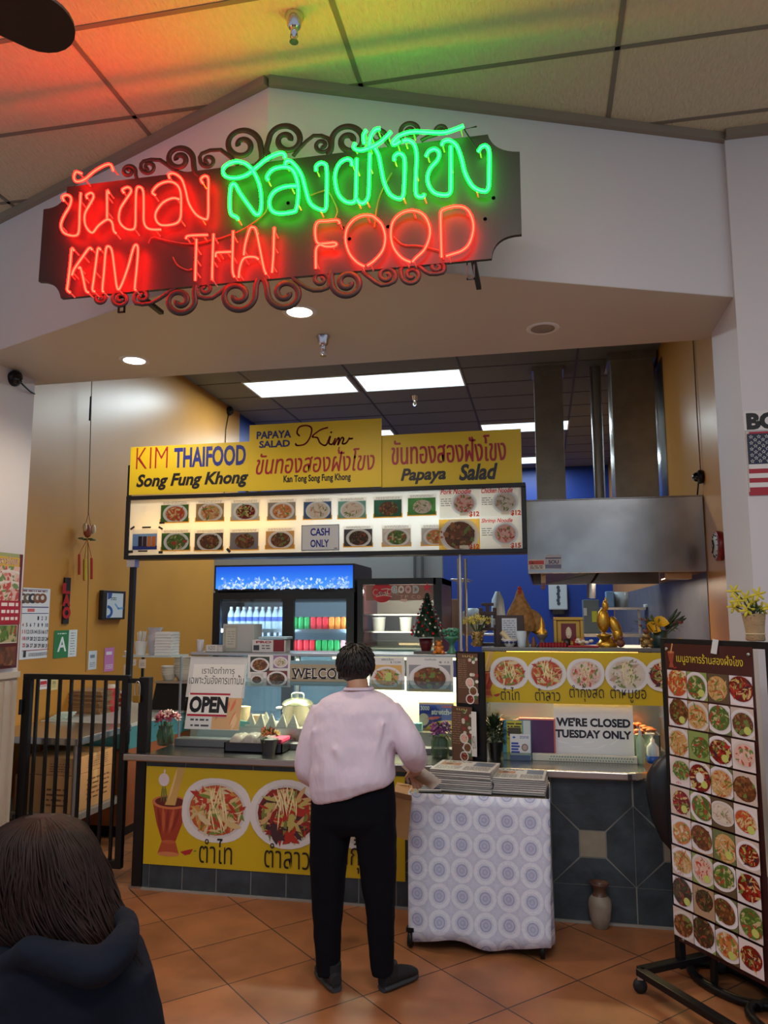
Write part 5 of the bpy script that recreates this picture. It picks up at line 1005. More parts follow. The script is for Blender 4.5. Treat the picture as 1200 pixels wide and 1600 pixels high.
packet('clear bag of brown snacks at the left of the dark tray', ta + .02, ta + w * 1.1, tyy + .02, tyy + .22, zz, zz + .085, (176, 140, 90)); packet('wrapped dark sausage pack in the middle of the dark tray', ta + w * 1.12, ta + w * 2.1, tyy + .02, tyy + .2, zz, zz + .09, (120, 84, 50), seed=1); packet('clear box of pale snacks in the dark tray', ta + w * 2.14, ta + w * 2.9, tyy + .02, tyy + .22, zz, zz + .1, (210, 196, 170), seed=2)
t = thing('snack_box', 'small box with a pink lid at the right of the dark tray', 'box', (ta + w * 3.4, tyy + .1, zz)); MB().box(ta + w * 2.95, tb - .02, tyy + .04, tyy + .2, zz, zz + .05).build('tub', mat('maroon_food', (100, 36, 40), .3), t, bevel=.01); MB().box(ta + w * 2.93, tb - .015, tyy + .035, tyy + .205, zz + .05, zz + .075).build('lid', mat('pink_lid', (226, 80, 120), .35), t, bevel=.006)
# inside the case: pot, foil parcels, paper bag
q = V((at(464, 1128, Y=5.32).x, 5.33, ZDK)); s = px(q); r = 24 * s; h = at(464, 1101, Y=5.32).z - q.z
t = thing('cooking_pot', 'aluminium pot with a domed lid in the glass case', 'pot', q); MB().lathe([(r * .92, 0), (r, .02), (r, h), (r * 1.05, h + .003)], (0, 0, 0), 28).build('pot_body', mat('pot_metal', (196, 186, 160), .25, 1), t, False)
MB().lathe([(r * 1.04, h + .004), (r * .9, h + .025), (r * .4, h + .045), (.001, h + .05)], (0, 0, 0), 28).build('lid', mat('pot_lid', (200, 196, 150), .25, .9), t, False); MB().tube(catmull([(-.04, 0, h + .045), (-.035, 0, h + .075), (.035, 0, h + .075), (.04, 0, h + .045)]), .007, 8).build('lid_handle', WPL, t, False)
for sg in (-1, 1): MB().tube(catmull([(sg * r, -.03, h * .8), (sg * (r + .035), -.03, h * .82), (sg * (r + .035), .03, h * .82), (sg * r, .03, h * .8)]), .007, 8).build('handle', WPL, t, False)
FOIL = mat('crumpled_foil', (222, 214, 196), .3, .45, bump=.6, bs=60)
for i, (x, y) in enumerate(((392, 1139), (407, 1139), (424, 1139), (441, 1136), (458, 1134), (415, 1126), (445, 1124))):
    yy = 5.17 if i < 5 else 5.25; q = V((at(x, 1136, Y=yy).x, yy, ZDK)); t = tag(MB().add([q + V(v) for v in ((-.042, -.025, 0), (.042, -.025, 0), (.038, .028, 0), (-.038, .028, 0), (.006, 0, .095), (-.012, .006, .088))], [(0, 1, 4), (1, 2, 4), (2, 3, 5, 4), (3, 0, 4, 5), (0, 3, 2, 1)]).build('foil_parcel', FOIL, bevel=.004), 'peaked foil parcel of food behind the glass in front of the pot', 'foil parcel', 'foil parcels in the glass case')
def pouch(name, lab, x, y, w, h, Y, Z, col, cat='bag'):
    q = V((at(x, y, Y=Y).x, Y, Z)); s = px(q); w *= s; h *= s; n = 14
    r = [[q + V((cos(a) * w / 2 * k * (1 + .1 * sin(3 * a)), sin(a) * w / 3 * k, h * f)) for a in [2 * pi * i / n for i in range(n)]] for k, f in ((.8, 0), (1, .1), (1, .7), (1.1, 1))]
    o = MB().loft(r).build(name, mat('pouch_%d_%d_%d' % col, col, .7, bump=.4, bs=30)); return tag(o, lab, cat)
pouch('paper_bag', 'beige paper bag standing in the glass case behind the foil parcels', 378, 1124, 24, 26, 5.3, ZDK, (206, 176, 130)); pouch('paper_bag', 'tan paper carton lying in the glass case left of the pot', 405, 1120, 24, 12, 5.36, ZDK, (196, 160, 110))
q = V((at(376, 1141, Y=5.15).x, 5.15, ZDK + .001)); tag(MB().prism([q + V(v) for v in ((-.05, 0, 0), (.05, 0, 0), (.07, 0, .03), (0, 0, .04))], (0, .012, 0)).build('teal_card', mat('teal_card', (100, 190, 180), .5)), 'small teal card lying in front of the foil parcels', 'card')
# stretch wrap box
q = V((at(681, 1145, Y=5.24).x, 5.22, ZDK)); bx0, bx1 = at(655, 1120, Y=5.22).x, at(709, 1120, Y=5.22).x; bz0, bz1 = at(681, 1145, Y=5.22).z, at(681, 1098, Y=5.22).z
t = thing('plastic_wrap_box', 'blue and yellow plastic wrap box in the case beside the purple flowers', 'box', (q.x, 5.27, ZDK)); MB().box(bx0, bx1, 5.221, 5.35, ZDK, bz1).build('box', mat('tan_box', (196, 150, 100), .6), t)
p = PP(5.2205, 3); p.R(655, 1101, 709, 1138, (44, 64, 166)); p.clip = (*p.xz(655, 1138), *p.xz(709, 1101)); c = p.xz(700, 1146); p.ell(c[0], c[1], .16, .085, (232, 206, 50)); c = p.xz(662, 1124); p.ell(c[0], c[1], .035, .04, (226, 206, 196)); p.strip(*p.xz(678, 1122), .1, .02, .12, (226, 120, 130)); p.clip = None
p.T('3000', 657, 671, 1110, 1103, (236, 236, 240), .03); p.T('stretch-t', 674, 709, 1117, 1108, (240, 240, 244), .05); p.R(690, 1103, 706, 1106, (190, 40, 60)); p.T('PLASTIC', 677, 700, 1133, 1129, (60, 50, 30), 0, .2); p.build('printed_face', t)
q = V((at(650, 1145, Y=5.1).x, 5.17, ZDK)); t = tag(MB().box(q.x - .03, q.x + .03, 5.16, 5.21, q.z, q.z + .055, M=None).build('tea_packet', mat('teal_packet', (120, 190, 186), .5), bevel=.006), 'little teal packet next to the plastic wrap box', 'packet')
# black menu holder
YK = 4.86; q = at(735, 1190, Y=YK); t = thing('menu_holder', 'black upright menu holder with two printed menu pages', 'menu holder', (q.x, YK, ZC_))
a, b = at(746, 1100, Y=YK).x, at(757, 1100, Y=YK).x; z1_ = at(735, 1018, Y=YK).z; MB().prism([(at(713, 1100, Y=YK + .03).x, YK + .03, ZC_), (b, YK - .05, ZC_), (b + .012, YK - .04, ZC_), (at(713, 1100, Y=YK + .03).x, YK + .045, ZC_)], (0, 0, z1_ - ZC_)).build('backing_panel', BLACKM, t)
MB().box(b - .1, b + .005, YK - .06, YK + .06, ZC_, ZC_ + .008).build('holder_base', BLACKM, t)
def menu_page(p, a, b, c, d):
    p.R(a, b, c, d, (96, 66, 48)); u, v = p.xz(a, d), p.xz(c, b); p.clip = (u[0], u[1], v[0], v[1]); W_ = v[0] - u[0]; Hh = v[1] - u[1]; R = p.r
    p.lines(u[0] + W_ * .05, u[1] + Hh * .3, u[0] + W_ * .45, v[1] - Hh * .12, 14, (150, 120, 90), .3)
    for i in range(26): p.ell(u[0] + W_ * (.78 + R.uniform(-.22, .15)), u[1] + Hh * R.uniform(.1, .92), W_ * .08, W_ * .07, R.choice([(70, 110, 60), (226, 224, 214), (206, 200, 186), (150, 50, 46)]), 10)
    for i in range(3): p.dish(u[0] + W_ * (.6 + .15 * (i % 2)), u[1] + Hh * (.1 + .16 * i), W_ * .2, ('red', 'brown', 'pink')[i], 1, (224, 222, 216), 14)
    p.T('เมนู', a + 8, a + 24, b + 7, b + 3, (220, 200, 120)); p.clip = None
n_ = V((-.35, -1, 0)).normalized(); U_ = V((.94, -.33, 0))
U_ = V((b - at(713, 1100, Y=YK + .03).x, -.08, 0)).normalized(); N_ = U_.cross(V((0, 0, 1))); O_ = V((at(713, 1100, Y=YK + .03).x, YK + .03, 1.0))
p = PQ(O_ + N_ * .005, U_, (0, 0, 1), 4); menu_page(p, 715, 1021, 747, 1099); p.build('menu_page', t)
p = PQ(O_ + N_ * .02, U_, (0, 0, 1), 5); menu_page(p, 706, 1104, 738, 1188); p.R(737, 1112, 745, 1182, (226, 224, 220)); p.T('MENU', 738, 744, 1170, 1150, (60, 50, 50)); p.build('menu_page', t)
# plant, leaflets, purple tray, strip box, bottles
q, s = on(769, 1190, ZC_); q.x += .012; q.y = 4.93; t = thing('potted_plant', 'leafy green plant in a black pot beside the leaflet stand', 'plant', q); MB().lathe([(.035, 0), (.05, .1), (.052, .105), (.001, .1)], (0, 0, 0), 18).build('pot', BLACKM, t, False); stems(t, (0, 0, .09), .2, 12, .01, .05, LEAFD, 3); leaves(t, (0, 0, .16), (.075, .06, .09), 460, LEAFD, 8, .034)
q, s = on(808, 1189, ZC_); t = thing('leaflet_stand', 'clear stand of yellow and blue leaflets on the counter', 'leaflet stand', q); ly = q.y
p = PP(ly + .03, 2); p.R(786, 1125, 830, 1188, (90, 160, 176)); p.R(792, 1126, 816, 1187, (196, 190, 60)); a = p.xz(793, 1146), p.xz(815, 1129); p.lines(*a[0], *a[1], 4, (60, 60, 50)); p.R(794, 1137, 814, 1150, (70, 66, 50)); p.R(818, 1126, 829, 1187, (206, 216, 216)); p.build('yellow_leaflet', t)
p = PP(ly + .012, 3); p.R(797, 1147, 829, 1188, (226, 228, 232)); p.R(797, 1180, 829, 1188, (44, 80, 170)); 
for i in range(4): p.R(799, 1160 + i * 4.5, 810 + (i % 2) * 2, 1163 + i * 4.5, (44, 80, 170))
c = p.xz(820, 1168); p.ell(c[0], c[1], .02, .022, (120, 110, 110)); p.ell(c[0], c[1], .014, .016, (190, 170, 160)); c = p.xz(803, 1152); p.ell(c[0], c[1], .009, .006, (60, 110, 190)); p.T('zone', 812, 826, 1154, 1150, (60, 90, 170)); p.build('blue_leaflet', t)
a, b = at(786, 1180, Y=ly).x, at(831, 1180, Y=ly).x; MB().box(a, b, ly - .002, ly, ZC_ + .005, ZC_ + .05).box(a, b, ly, ly + .08, ZC_, ZC_ + .005).build('stand', GLASS, t)
t = thing('purple_tray', 'purple cushioned tray with an orange edge behind the leaflet stand', 'tray', at(840, 1178, Y=5.0)); a, b = at(810, 1150, Y=4.99).x, at(868, 1150, Y=4.99).x; zq = at(840, 1122, Y=4.99).z
MB().box(a, b, 4.995, 5.015, ZC_, zq).build('rim', mat('orange_pink_edge', (226, 120, 110), .4), t, bevel=.008); MB().box(a + .01, b - .01, 4.99, 4.996, ZC_ + .01, zq - .012).build('purple_face', mat('purple_face', (84, 44, 92), .5), t)
t = thing('patterned_box', 'long narrow box with a green leaf pattern along the case bottom', 'box', at(915, 1190, Y=4.93)); p = PP(4.93, 6); a, b = at(832, 1184, Y=4.93).x, at(996, 1184, Y=4.93).x; MB().box(a, b, 4.931, 4.975, ZC_, ZC_ + .04).build('box', mat('cream_box', (214, 214, 200), .5), t, bevel=.003)
for i in range(60): x = a + .1 + (b - a - .12) * (i + .5) / 60; p.strip(x, ZC_ + .012 + .016 * (i % 2), .012, .006, .8 if i % 2 else 2.3, (96, 150, 110) if i % 3 else (90, 120, 140))
p.build('leaf_pattern', t)
q, s = on(1002, 1193, ZC_); t = thing('sanitizer_bottle', 'tall narrow pale green bottle at the right end of the counter', 'bottle', q); MB().lathe([(.022, 0), (.025, .004), (.025, 36 * s), (.012, 41 * s), (.009, 43 * s)], (0, 0, 0), 16).build('bottle_body', mat('pale_green_liquid', (176, 206, 180), .15, alpha=.85), t, False); MB().lathe([(.01, 43 * s), (.01, 47 * s), (.004, 52 * s), (.002, 57 * s)], (0, 0, 0), 12).build('nozzle', mat('clear_bottle'), t, False)
q, s = on(1021, 1192, ZC_); t = thing('sanitizer_bottle', 'squat pump bottle of blue gel at the right end of the counter', 'bottle', q); MB().lathe([(.033, 0), (.036, .004), (.036, 11 * s), (.001, 11 * s)], (0, 0, 0), 16).build('blue_gel', mat('blue_gel', (30, 80, 170), .15), t, False); MB().lathe([(.036, 11 * s), (.036, 24 * s), (.014, 31 * s)], (0, 0, 0), 16).build('bottle_body', mat('clear_bottle'), t, False); b = MB(); b.lathe([(.012, 31 * s), (.012, 36 * s), (.005, 37 * s), (.005, 42 * s), (.014, 43 * s), (.014, 45 * s)], (0, 0, 0), 12); b.box(-.04, 0, -.005, .005, 43 * s, 45 * s); b.build('pump', WPL, t, False)
# ================================================================ ornaments on the shelf tops
GOLD = mat('gold_paint', (206, 160, 60), .3, .8, bump=.2, bs=60); DGOLD = mat('antique_gold', (150, 122, 72), .4, .6, bump=.4, bs=90); BRN = mat('brown_clay', (110, 66, 46), .5)
def st(x, Y, Z): return V((at(x, 1000, Y=Y).x, Y, Z))
yT = 5.26; q = st(668, yT, ZS); s = px(q)
t = thing('christmas_tree', 'small Christmas tree with red and silver baubles on the steel shelf', 'Christmas tree', q); hT = 98 * s
b = MB(); b.box(-.085, .085, -.07, .07, 0, .018); b.build('base_plate', mat('grey_stone', (96, 92, 88), .6), t, False); MB().lathe([(.03, .018), (.045, .06), (.05, .1), (.001, .1)], (-.01, 0, 0), 14).build('trunk_pot', mat('maroon_pot', (96, 22, 28), .4), t, False)
R = random.Random(3); g = MB(); zb0 = 26 * s
for i in range(2600):
    u = R.random() ** .6; z = hT * .97 - u * (hT * .97 - zb0); r = (.008 + .108 * u) * R.uniform(.55, 1); a = R.uniform(0, 2 * pi); p0 = V((r * cos(a), r * sin(a), z)); d = V((cos(a), sin(a), R.uniform(-.5, .5))).normalized() * R.uniform(.015, .028)
    w = d.cross(V((0, 0, 1))).normalized() * .0042; g.add([p0 - w, p0 + w, p0 + d], [(0, 1, 2)])
g.tube([(0, 0, zb0), (0, 0, hT * .96)], [.095, .006], 12)
o = g.build('needles', mat('fir_green', (22, 62, 36), .6, var=.4, vs=40), t, False, fix=False); o['kind'] = 'stuff'
MR, MS = mat('red_bauble', (190, 24, 36), .2, .4), mat('silver_bauble', (206, 204, 190), .2, .6)
for i in range(72):
    u = ((i + .5) / 72) ** .7; z = hT * .95 - u * (hT * .95 - zb0 - .005); a = i * 2.399963; r = .012 + .108 * u; k = .0045 + .0065 * u
    MB().ball((r * cos(a), r * sin(a), z), k, 8).build('bauble', MR if i % 2 else MS, t, False)
pts = [((.034 if i % 2 == 0 else .013) * sin(pi * i / 5), (.034 if i % 2 == 0 else .013) * cos(pi * i / 5)) for i in range(10)]
MB().prism([(x, -.006, hT + .02 + y) for x, y in pts], (0, .012, 0)).build('star', mat('red_star', (200, 26, 36), .3, .3), t, False)
q = st(686, 5.17, ZS); s = px(q); t = thing('bear_figurine', 'orange bear figurine in front of the Christmas tree', 'figurine', q); b = MB()
for c, r in (((0, 0, .03), (.03, .026, .03)), ((0, 0, .068), (.02, .019, .019)), ((-.016, 0, .086), .007), ((.016, 0, .086), .007), ((-.026, -.012, .012), (.014, .018, .012)), ((.026, -.012, .012), (.014, .018, .012)), ((-.024, -.012, .045), (.01, .016, .01)), ((.024, -.012, .045), (.01, .016, .01)), ((0, -.018, .064), (.009, .008, .007))): b.ball(c, r, 12)
b.build('bear', mat('amber', (206, 120, 40), .35), t, False)
q = st(706, 5.22, ZS); t = thing('jade_sculpture', 'green jade leafy sculpture on a stem next to the fridge', 'sculpture', q); b = MB(); b.lathe([(.035, 0), (.035, .012), (.018, .03), (.014, .06), (.02, .075), (.05, .1), (.055, .112), (.03, .118)], (0, 0, 0), 16); R = random.Random(6)
for i in range(22): b.ball((R.uniform(-.06, .06), R.uniform(-.025, .025), R.uniform(.11, .165)), (R.uniform(.008, .026), .012, R.uniform(.006, .018)), 8, M=Matrix.Rotation(R.uniform(-1, 1), 4, 'Y'))
b.build('jade', mat('jade', (70, 140, 110), .3), t, False)
MB().box(-.06, .06, -.045, .045, -.0, .004).build('dark_base', mat('dark_base', (60, 28, 26), .4), t, False)
def stbox(name, lab, x0, x1, ytop, Y, d, m, cat='box', draw=None):
    a, b = at(x0, 1000, Y=Y).x, at(x1, 1000, Y=Y).x; z1 = at((x0 + x1) / 2, ytop, Y=Y).z
    t = thing(name, lab, cat, ((a + b) / 2, Y + d / 2, ZS)); MB().box(a, b, Y, Y + d, ZS, z1).build('body', m, t, bevel=.003)
    if draw: p = PP(Y - .0015, 3); draw(p); p.build('printed_face', t)
    return t
tn = stbox('napkin_dispenser', 'frosted napkin dispenser on the shelf above the Thai notice', 348, 397, 975, 5.24, .16, mat('frosted_box', (186, 188, 184), .3, alpha=.9), 'dispenser', lambda p: (p.R(350, 978, 371, 1015, (168, 166, 150)), p.R(353, 981, 368, 1012, (196, 192, 176)), p.lines(*p.xz(355, 1008), *p.xz(367, 985), 6, (150, 148, 136), .3)))
stbox('glove_box', 'white and maroon glove carton on the shelf beside the napkin dispenser', 394, 446, 1000, 5.19, .11, mat('white_carton', (216, 216, 214), .5), 'box', lambda p: (p.R(427, 1000, 444, 1018, (126, 26, 34)), p.T('PRO', 400, 424, 1005, 1001.5, (160, 40, 50), .04), p.R(396, 1008, 405, 1016, (60, 60, 64)), p.lines(*p.xz(409, 1015), *p.xz(422, 1007), 2, (90, 90, 96), .4)))
tag(MB().box(at(404, 1000, Y=5.19).x, at(449, 1000, Y=5.19).x, 5.185, 5.31, at(420, 999, Y=5.19).z, at(420, 999, Y=5.19).z + .018).build('blue_packet', mat('pale_blue_packet', (170, 206, 216), .4), bevel=.004), 'flat pale blue packet lying on the glove carton', 'packet')
stbox('card_holder', 'small holder of printed cards on the shelf left of the napkin dispenser', 321, 348, 1008, 5.18, .06, mat('clear_card_box', (190, 190, 186), .3), 'card holder', lambda p: (p.R(323, 1008, 339, 1018, (222, 220, 214)), p.lines(*p.xz(325, 1016), *p.xz(337, 1009), 3, (80, 70, 70), .4), p.R(341, 1011, 347, 1018, (206, 204, 196))))
q = st(313, 5.22, ZS); t = thing('clear_cup', 'short stack of clear cups at the left end of the steel shelf', 'cup', q); MB().lathe([(.022, 0), (.026, .085), (.024, .085), (.02, .004)], (0, 0, 0), 16).build('cup', mat('milky_plastic'), t, False)
# on the hot case slab
yS = 5.12
def sb(x, Y=yS): return V((at(x, 1005, Y=Y).x, Y, ZR))
q = sb(746, 5.06); t = thing('yellow_flowers', 'bushy yellow flowers in a gold figure vase at the left of the slab', 'flowers', q); b = MB(); b.lathe([(.028, 0), (.036, .02), (.03, .05), (.036, .075), (.03, .095)], (0, 0, 0), 14); R = random.Random(2)
for i in range(14): b.ball((.033 * cos(i), .03 * sin(i) - .006, R.uniform(.01, .09)), .011, 7)
b.build('vase', DGOLD, t, False); stems(t, (0, 0, .09), .16, 12, .01, .06, LEAF, 5); blossoms(t, (-.01, 0, .16), (.1, .05, .05), 90, [(206, 190, 60), (170, 150, 50), (226, 210, 100)], 9, .012, 4)
q = sb(763, 5.2); t = thing('carved_stand', 'dark carved wooden stand behind the yellow flowers', 'ornament', q); b = MB(); b.box(-.06, .06, -.04, .04, 0, .02)
for x in (-.05, .05): b.box(x - .01, x + .01, -.03, .03, .02, .14)
b.box(-.065, .065, -.035, .035, .1, .12); b.box(-.02, .02, -.02, .02, .12, .2)
b.box(-.05, .05, -.02, .02, .2, .225); b.box(-.058, -.034, -.015, .015, .18, .25); b.box(.034, .058, -.015, .015, .18, .25); b.box(-.04, .04, -.015, .015, .262, .282); b.box(-.012, .012, -.012, .012, .22, .265); b.build('carved_wood', mat('dark_carved_wood', (52, 34, 28), .5), t, False, bevel=.003)
q = sb(797, 5.16); s = px(q); t = thing('photo_frame', 'dark photo frame with a white printed sheet behind the blue bowl', 'picture frame', q); b = MB(); w, h = 22 * s, 48 * s; b.box(-w, w, 0, .02, 0, h); b.build('frame', mat('dark_brown_frame', (58, 42, 38), .45), t, False, bevel=.003)
p = Pr((q.x, q.y - .001, ZR), seed=3); p.rect(-w * .55, h * .12, w * .5, h * .9, (196, 204, 214)); p.lines(-w * .45, h * .2, w * .4, h * .85, 9, (120, 124, 136), .35); p.build('printed_sheet', t)
q = sb(796, 5.06); t = thing('mortar_bowl', 'blue and white patterned bowl with a pale pestle', 'bowl', q); MB().lathe([(.025, 0), (.03, .008), (.052, .045), (.053, .05), (.048, .048), (.001, .02)], (0, 0, 0), 20).build('bowl', mat('white_bowl'), t, False)
b = MB()
for i in range(10): a = i * .628; b.ball((.044 * cos(a), .044 * sin(a), .03), (.012, .012, .008), 8)
b.build('blue_pattern', mat('cobalt', (36, 50, 110), .3), t, False); MB().tube([(.015, 0, .03), (-.05, -.005, .095)], [.012, .019], 10).build('pestle', mat('ivory_pestle', (214, 200, 160), .4), t, False)
q = sb(815, 5.06); t = thing('drinking_glass', 'empty clear drinking glass on the slab', 'glass', q); MB().lathe([(.026, 0), (.034, .1), (.032, .1), (.024, .006), (.001, .006)], (0, 0, 0), 18).build('glass', mat('clear_bottle'), t, False)
q = sb(816, 5.3); s = px(q); t = thing('rooster_ornament', 'brown woven rooster shaped ornament with a red comb, the tallest thing on the slab', 'ornament', q); S_ = lambda v: v * s
MB().lathe([(S_(24), S_(22)), (S_(26), S_(34)), (S_(20), S_(52)), (S_(9), S_(72)), (S_(5), S_(84)), (S_(3), S_(88))], (S_(-2), 0, 0), 20, sy=.8).ball((S_(20), 0, S_(36)), (S_(14), S_(8), S_(22)), 12, M=Matrix.Rotation(-.5, 4, 'Y')).build('woven_body', mat('woven_straw', (178, 130, 70), .7, var=.4, vs=40, bump=.6, bs=120), t, False)
b = MB()
for i in range(5): b.ball((S_(-2), S_(-3), S_(72 + i * 4.2)), S_(3.4), 8)
b.build('red_comb', mat('dull_red', (170, 60, 50), .6), t, False); MB().lathe([(S_(12), 0), (S_(9), S_(10)), (S_(14), S_(24))], (0, 0, 0), 14).build('straw_foot', mat('pale_straw', (170, 150, 110), .6), t, False)
q = sb(847, 5.1); t = thing('shrine_figure', 'small gold seated shrine figure on a stepped stand', 'figurine', q); MB().lathe([(.03, 0), (.03, .01), (.014, .02), (.02, .05), (.036, .066), (.036, .078)], (0, 0, 0), 14).build('stand', mat('grey_stone'), t, False)
MB().lathe([(.032, .078), (.03, .1), (.016, .118), (.018, .13), (.01, .15), (.006, .175), (.001, .19)], (0, 0, 0), 14).ball((-.022, -.01, .092), .014, 8).ball((.022, -.01, .092), .014, 8).build('gold_figure', GOLD, t, False)
q = sb(834, 5.06); t = thing('clay_figurine', 'tiny brown clay figurine left of the gold shrine figure', 'figurine', q); MB().lathe([(.016, 0), (.02, .02), (.01, .04), (.012, .052), (.001, .066)], (0, 0, 0), 12).build('figure', BRN, t, False)
q0 = sb(845, 5.05); R = random.Random(1)
t0 = thing('red_votive', 'little red votive cup in the row in front of the gold picture frame', 'votive', q0, 'row of red votive cups'); MB().lathe([(.008, 0), (.011, .006), (.008, .016), (.012, .028)], (0, 0, 0), 10).build('cup', mat('votive_red', (160, 30, 40), .35), t0, False)
for i in range(1, 9): c_ = copy_tree(t0); c_.location.x = q0.x + i * .019
q = sb(889, 5.22); s = px(q); t = thing('gilt_picture', 'ornate gold picture frame with a red inset emblem', 'picture frame', q); w, h = 23 * s, 45 * s; b = MB()
for a in ((-w, w, 0, .022 * 1), (-w, w, h - .022, h), (-w, -w + .022, .022, h - .022), (w - .022, w, .022, h - .022)): b.box(a[0], a[1], -.02, .01, a[2], a[3])
b.box(-w + .022, w - .022, -.004, .01, .022, h - .022); b.build('gilt_frame', mat('gilt', (190, 150, 70), .35, .7), t, False, bevel=.004)
p = Pr((q.x, q.y - .006, ZR), seed=2); p.rect(-w * .5, h * .18, w * .5, h * .78, (110, 30, 36))
for i in range(14): a = i * .45; p.ell(.014 * cos(a), h * .46 + .03 * sin(a), .006, .007, (206, 190, 160), 8)
p.ell(0, h * .46, .012, .02, (220, 206, 176)); p.ell(0, h * .6, .006, .012, (220, 206, 176)); p.build('emblem_print', t)
for i, (x, c, lab) in enumerate(((886, (30, 22, 22), 'short black cup in front of the gold picture frame'), (901, (150, 24, 36), 'red box like cup beside the black cup on the slab'))):
    q = sb(x, 5.1); t = thing('offering_cup', lab, 'cup', q); MB().lathe([(.017, 0), (.021, .005), (.022, .05), (.019, .05), (.016, .006), (.001, .006)], (0, 0, 0), 14).build('cup', mat('cup_%d' % i, c, .3), t, False)
q = sb(911, 5.07); t = thing('offering_tray', 'red tray of white flowers on the slab', 'tray', q); MB().box(-.095, .095, -.045, .045, 0, .012).build('tray', mat('red_lacquer', (170, 24, 40), .3), t, False, bevel=.004); b = MB(); R = random.Random(8)
for i in range(9): b.ball((R.uniform(-.04, .05), R.uniform(-.02, .02), .026 + R.uniform(0, .02)), (.016, .012, .011), 8)
b.build('white_petals', mat('white_petal', (220, 214, 196), .5), t, False); MB().ball((-.01, .02, .045), (.024, .018, .014), 10).build('tan_fruit', mat('tan_fruit', (186, 130, 80), .5), t, False)
q = sb(950, 5.2); s = px(q); t = thing('gold_hen', 'gold hen statue with a gold ingot at its feet', 'statue', q); b = MB()
b.ball((-6 * s, 0, 40 * s), (10 * s, 9 * s, 19 * s), 16); b.ball((-2 * s, 0, 63 * s), (5 * s, 5 * s, 9 * s), 12); b.lathe([(2.5 * s, 0), (1.5 * s, 6 * s), (.001, 8 * s)], (-1 * s, 0, 69 * s), 10); b.ball((12 * s, 0, 30 * s), (8 * s, 7 * s, 18 * s), 14, M=Matrix.Rotation(-.35, 4, 'Y')); b.ball((15 * s, 0, 18 * s), (8 * s, 8 * s, 12 * s), 12); b.lathe([(16 * s, 0), (17 * s, 3 * s), (12 * s, 8 * s), (8 * s, 14 * s), (1, 20 * s)][:4], (-2 * s, 0, 0), 16)
b.build('hen_body', GOLD, t, False); MB().lathe([(5 * s, 10 * s), (11 * s, 16 * s), (12 * s, 19 * s), (8 * s, 17 * s), (.001, 17 * s)], (-6 * s, -9 * s, 0), 18).ball((-6 * s, -9 * s, 18 * s), (6 * s, 5 * s, 4 * s), 10).build('gold_ingot', GOLD, t, False)
q = sb(970, 5.06); t = thing('clay_figurine', 'brown clay figurine at the feet of the gold hen', 'figurine', q); MB().ball((0, 0, .026), (.026, .022, .026), 10).ball((0, -.004, .06), .015, 10).build('figure', BRN, t, False)
q = sb(1010, 5.07); t = thing('laughing_figure', 'small gold pot bellied figure in front of the calla lilies', 'figurine', q); MB().ball((0, 0, .03), (.034, .028, .03), 12).ball((0, -.004, .07), (.024, .022, .02), 12).ball((-.03, -.01, .05), .014, 8).ball((.03, -.01, .05), .014, 8).ball((-.02, -.02, .012), (.018, .016, .012), 8).ball((.02, -.02, .012), (.018, .016, .012), 8).build('gold_body', DGOLD, t, False); MB().ball((0, -.006, .1), (.019, .018, .018), 12).build('dark_head', BRN, t, False)
q = sb(1030, 5.15); s = px(q); t = thing('lily_vase', 'dark green vase of yellow calla lilies and leaves at the right end of the slab', 'flowers', q); MB().lathe([(.04, 0), (.05, .005), (.05, .105), (.045, .105), (.04, .02), (.001, .02)], (0, 0, 0), 6).build('vase', mat('dark_teal_vase', (44, 70, 66), .35), t, False)
leaves(t, (-.02, 0, .13), (.15, .05, .05), 120, mat('sage_leaf', (110, 130, 80), .6, var=.3, vs=20), 4, .03); stems(t, (0, 0, .05), .14, 10, .01, .12, LEAF, 8)
b = MB()
for a in (.6, .8, .5, .95): b.ball((.1 * cos(a) + .02, 0, .1 + .1 * sin(a)), (.075, .006, .01), 8, M=Matrix.Rotation(-a, 4, 'Y'))
b.build('long_leaves', LEAFD, t, False)
for x, z, a in ((-.045, .115, .5), (.005, .15, .25)):
    M = Matrix.Translation((x, -.045, z)) @ Matrix.Rotation(a, 4, 'Y') @ Matrix.Rotation(.9, 4, 'X'); b = MB(); vs = [M @ V((r * cos(k * pi / 6) * (1 + .25 * (cos(k * pi / 6) > .9)), r * sin(k * pi / 6), h)) for r, h in ((.004, -.05), (.012, -.02), (.03, .01), (.042, .02)) for k in range(12)]
    b.add(vs, [(i * 12 + j, i * 12 + (j + 1) % 12, (i + 1) * 12 + (j + 1) % 12, (i + 1) * 12 + j) for i in range(3) for j in range(12)], 0, True); b.build('calla_lily', mat('calla_yellow', (230, 180, 40), .4), t, False)
b = MB(); R = random.Random(4)
for i in range(14): b.ball((R.uniform(-.12, .16), R.uniform(-.02, .02), R.uniform(.12, .18)), (.012, .005, .006), 6, M=Matrix.Rotation(R.uniform(-1, 1), 4, 'Y'))
b.build('pink_buds', mat('dusty_pink_bud', (150, 60, 66), .5), t, False)
q = sb(1052, 5.08); t = thing('trinket', 'small dark trinket with a yellow tip at the slab end beside the menu stand', 'trinket', q); MB().ball((0, 0, .025), (.03, .02, .025), 10).build('trinket_body', mat('dark_gloss'), t, False); MB().ball((.04, 0, .05), (.018, .008, .01), 8).tube([(.01, 0, .03), (.04, 0, .05)], .003, 5).build('yellow_tip', mat('calla_yellow'), t, False)
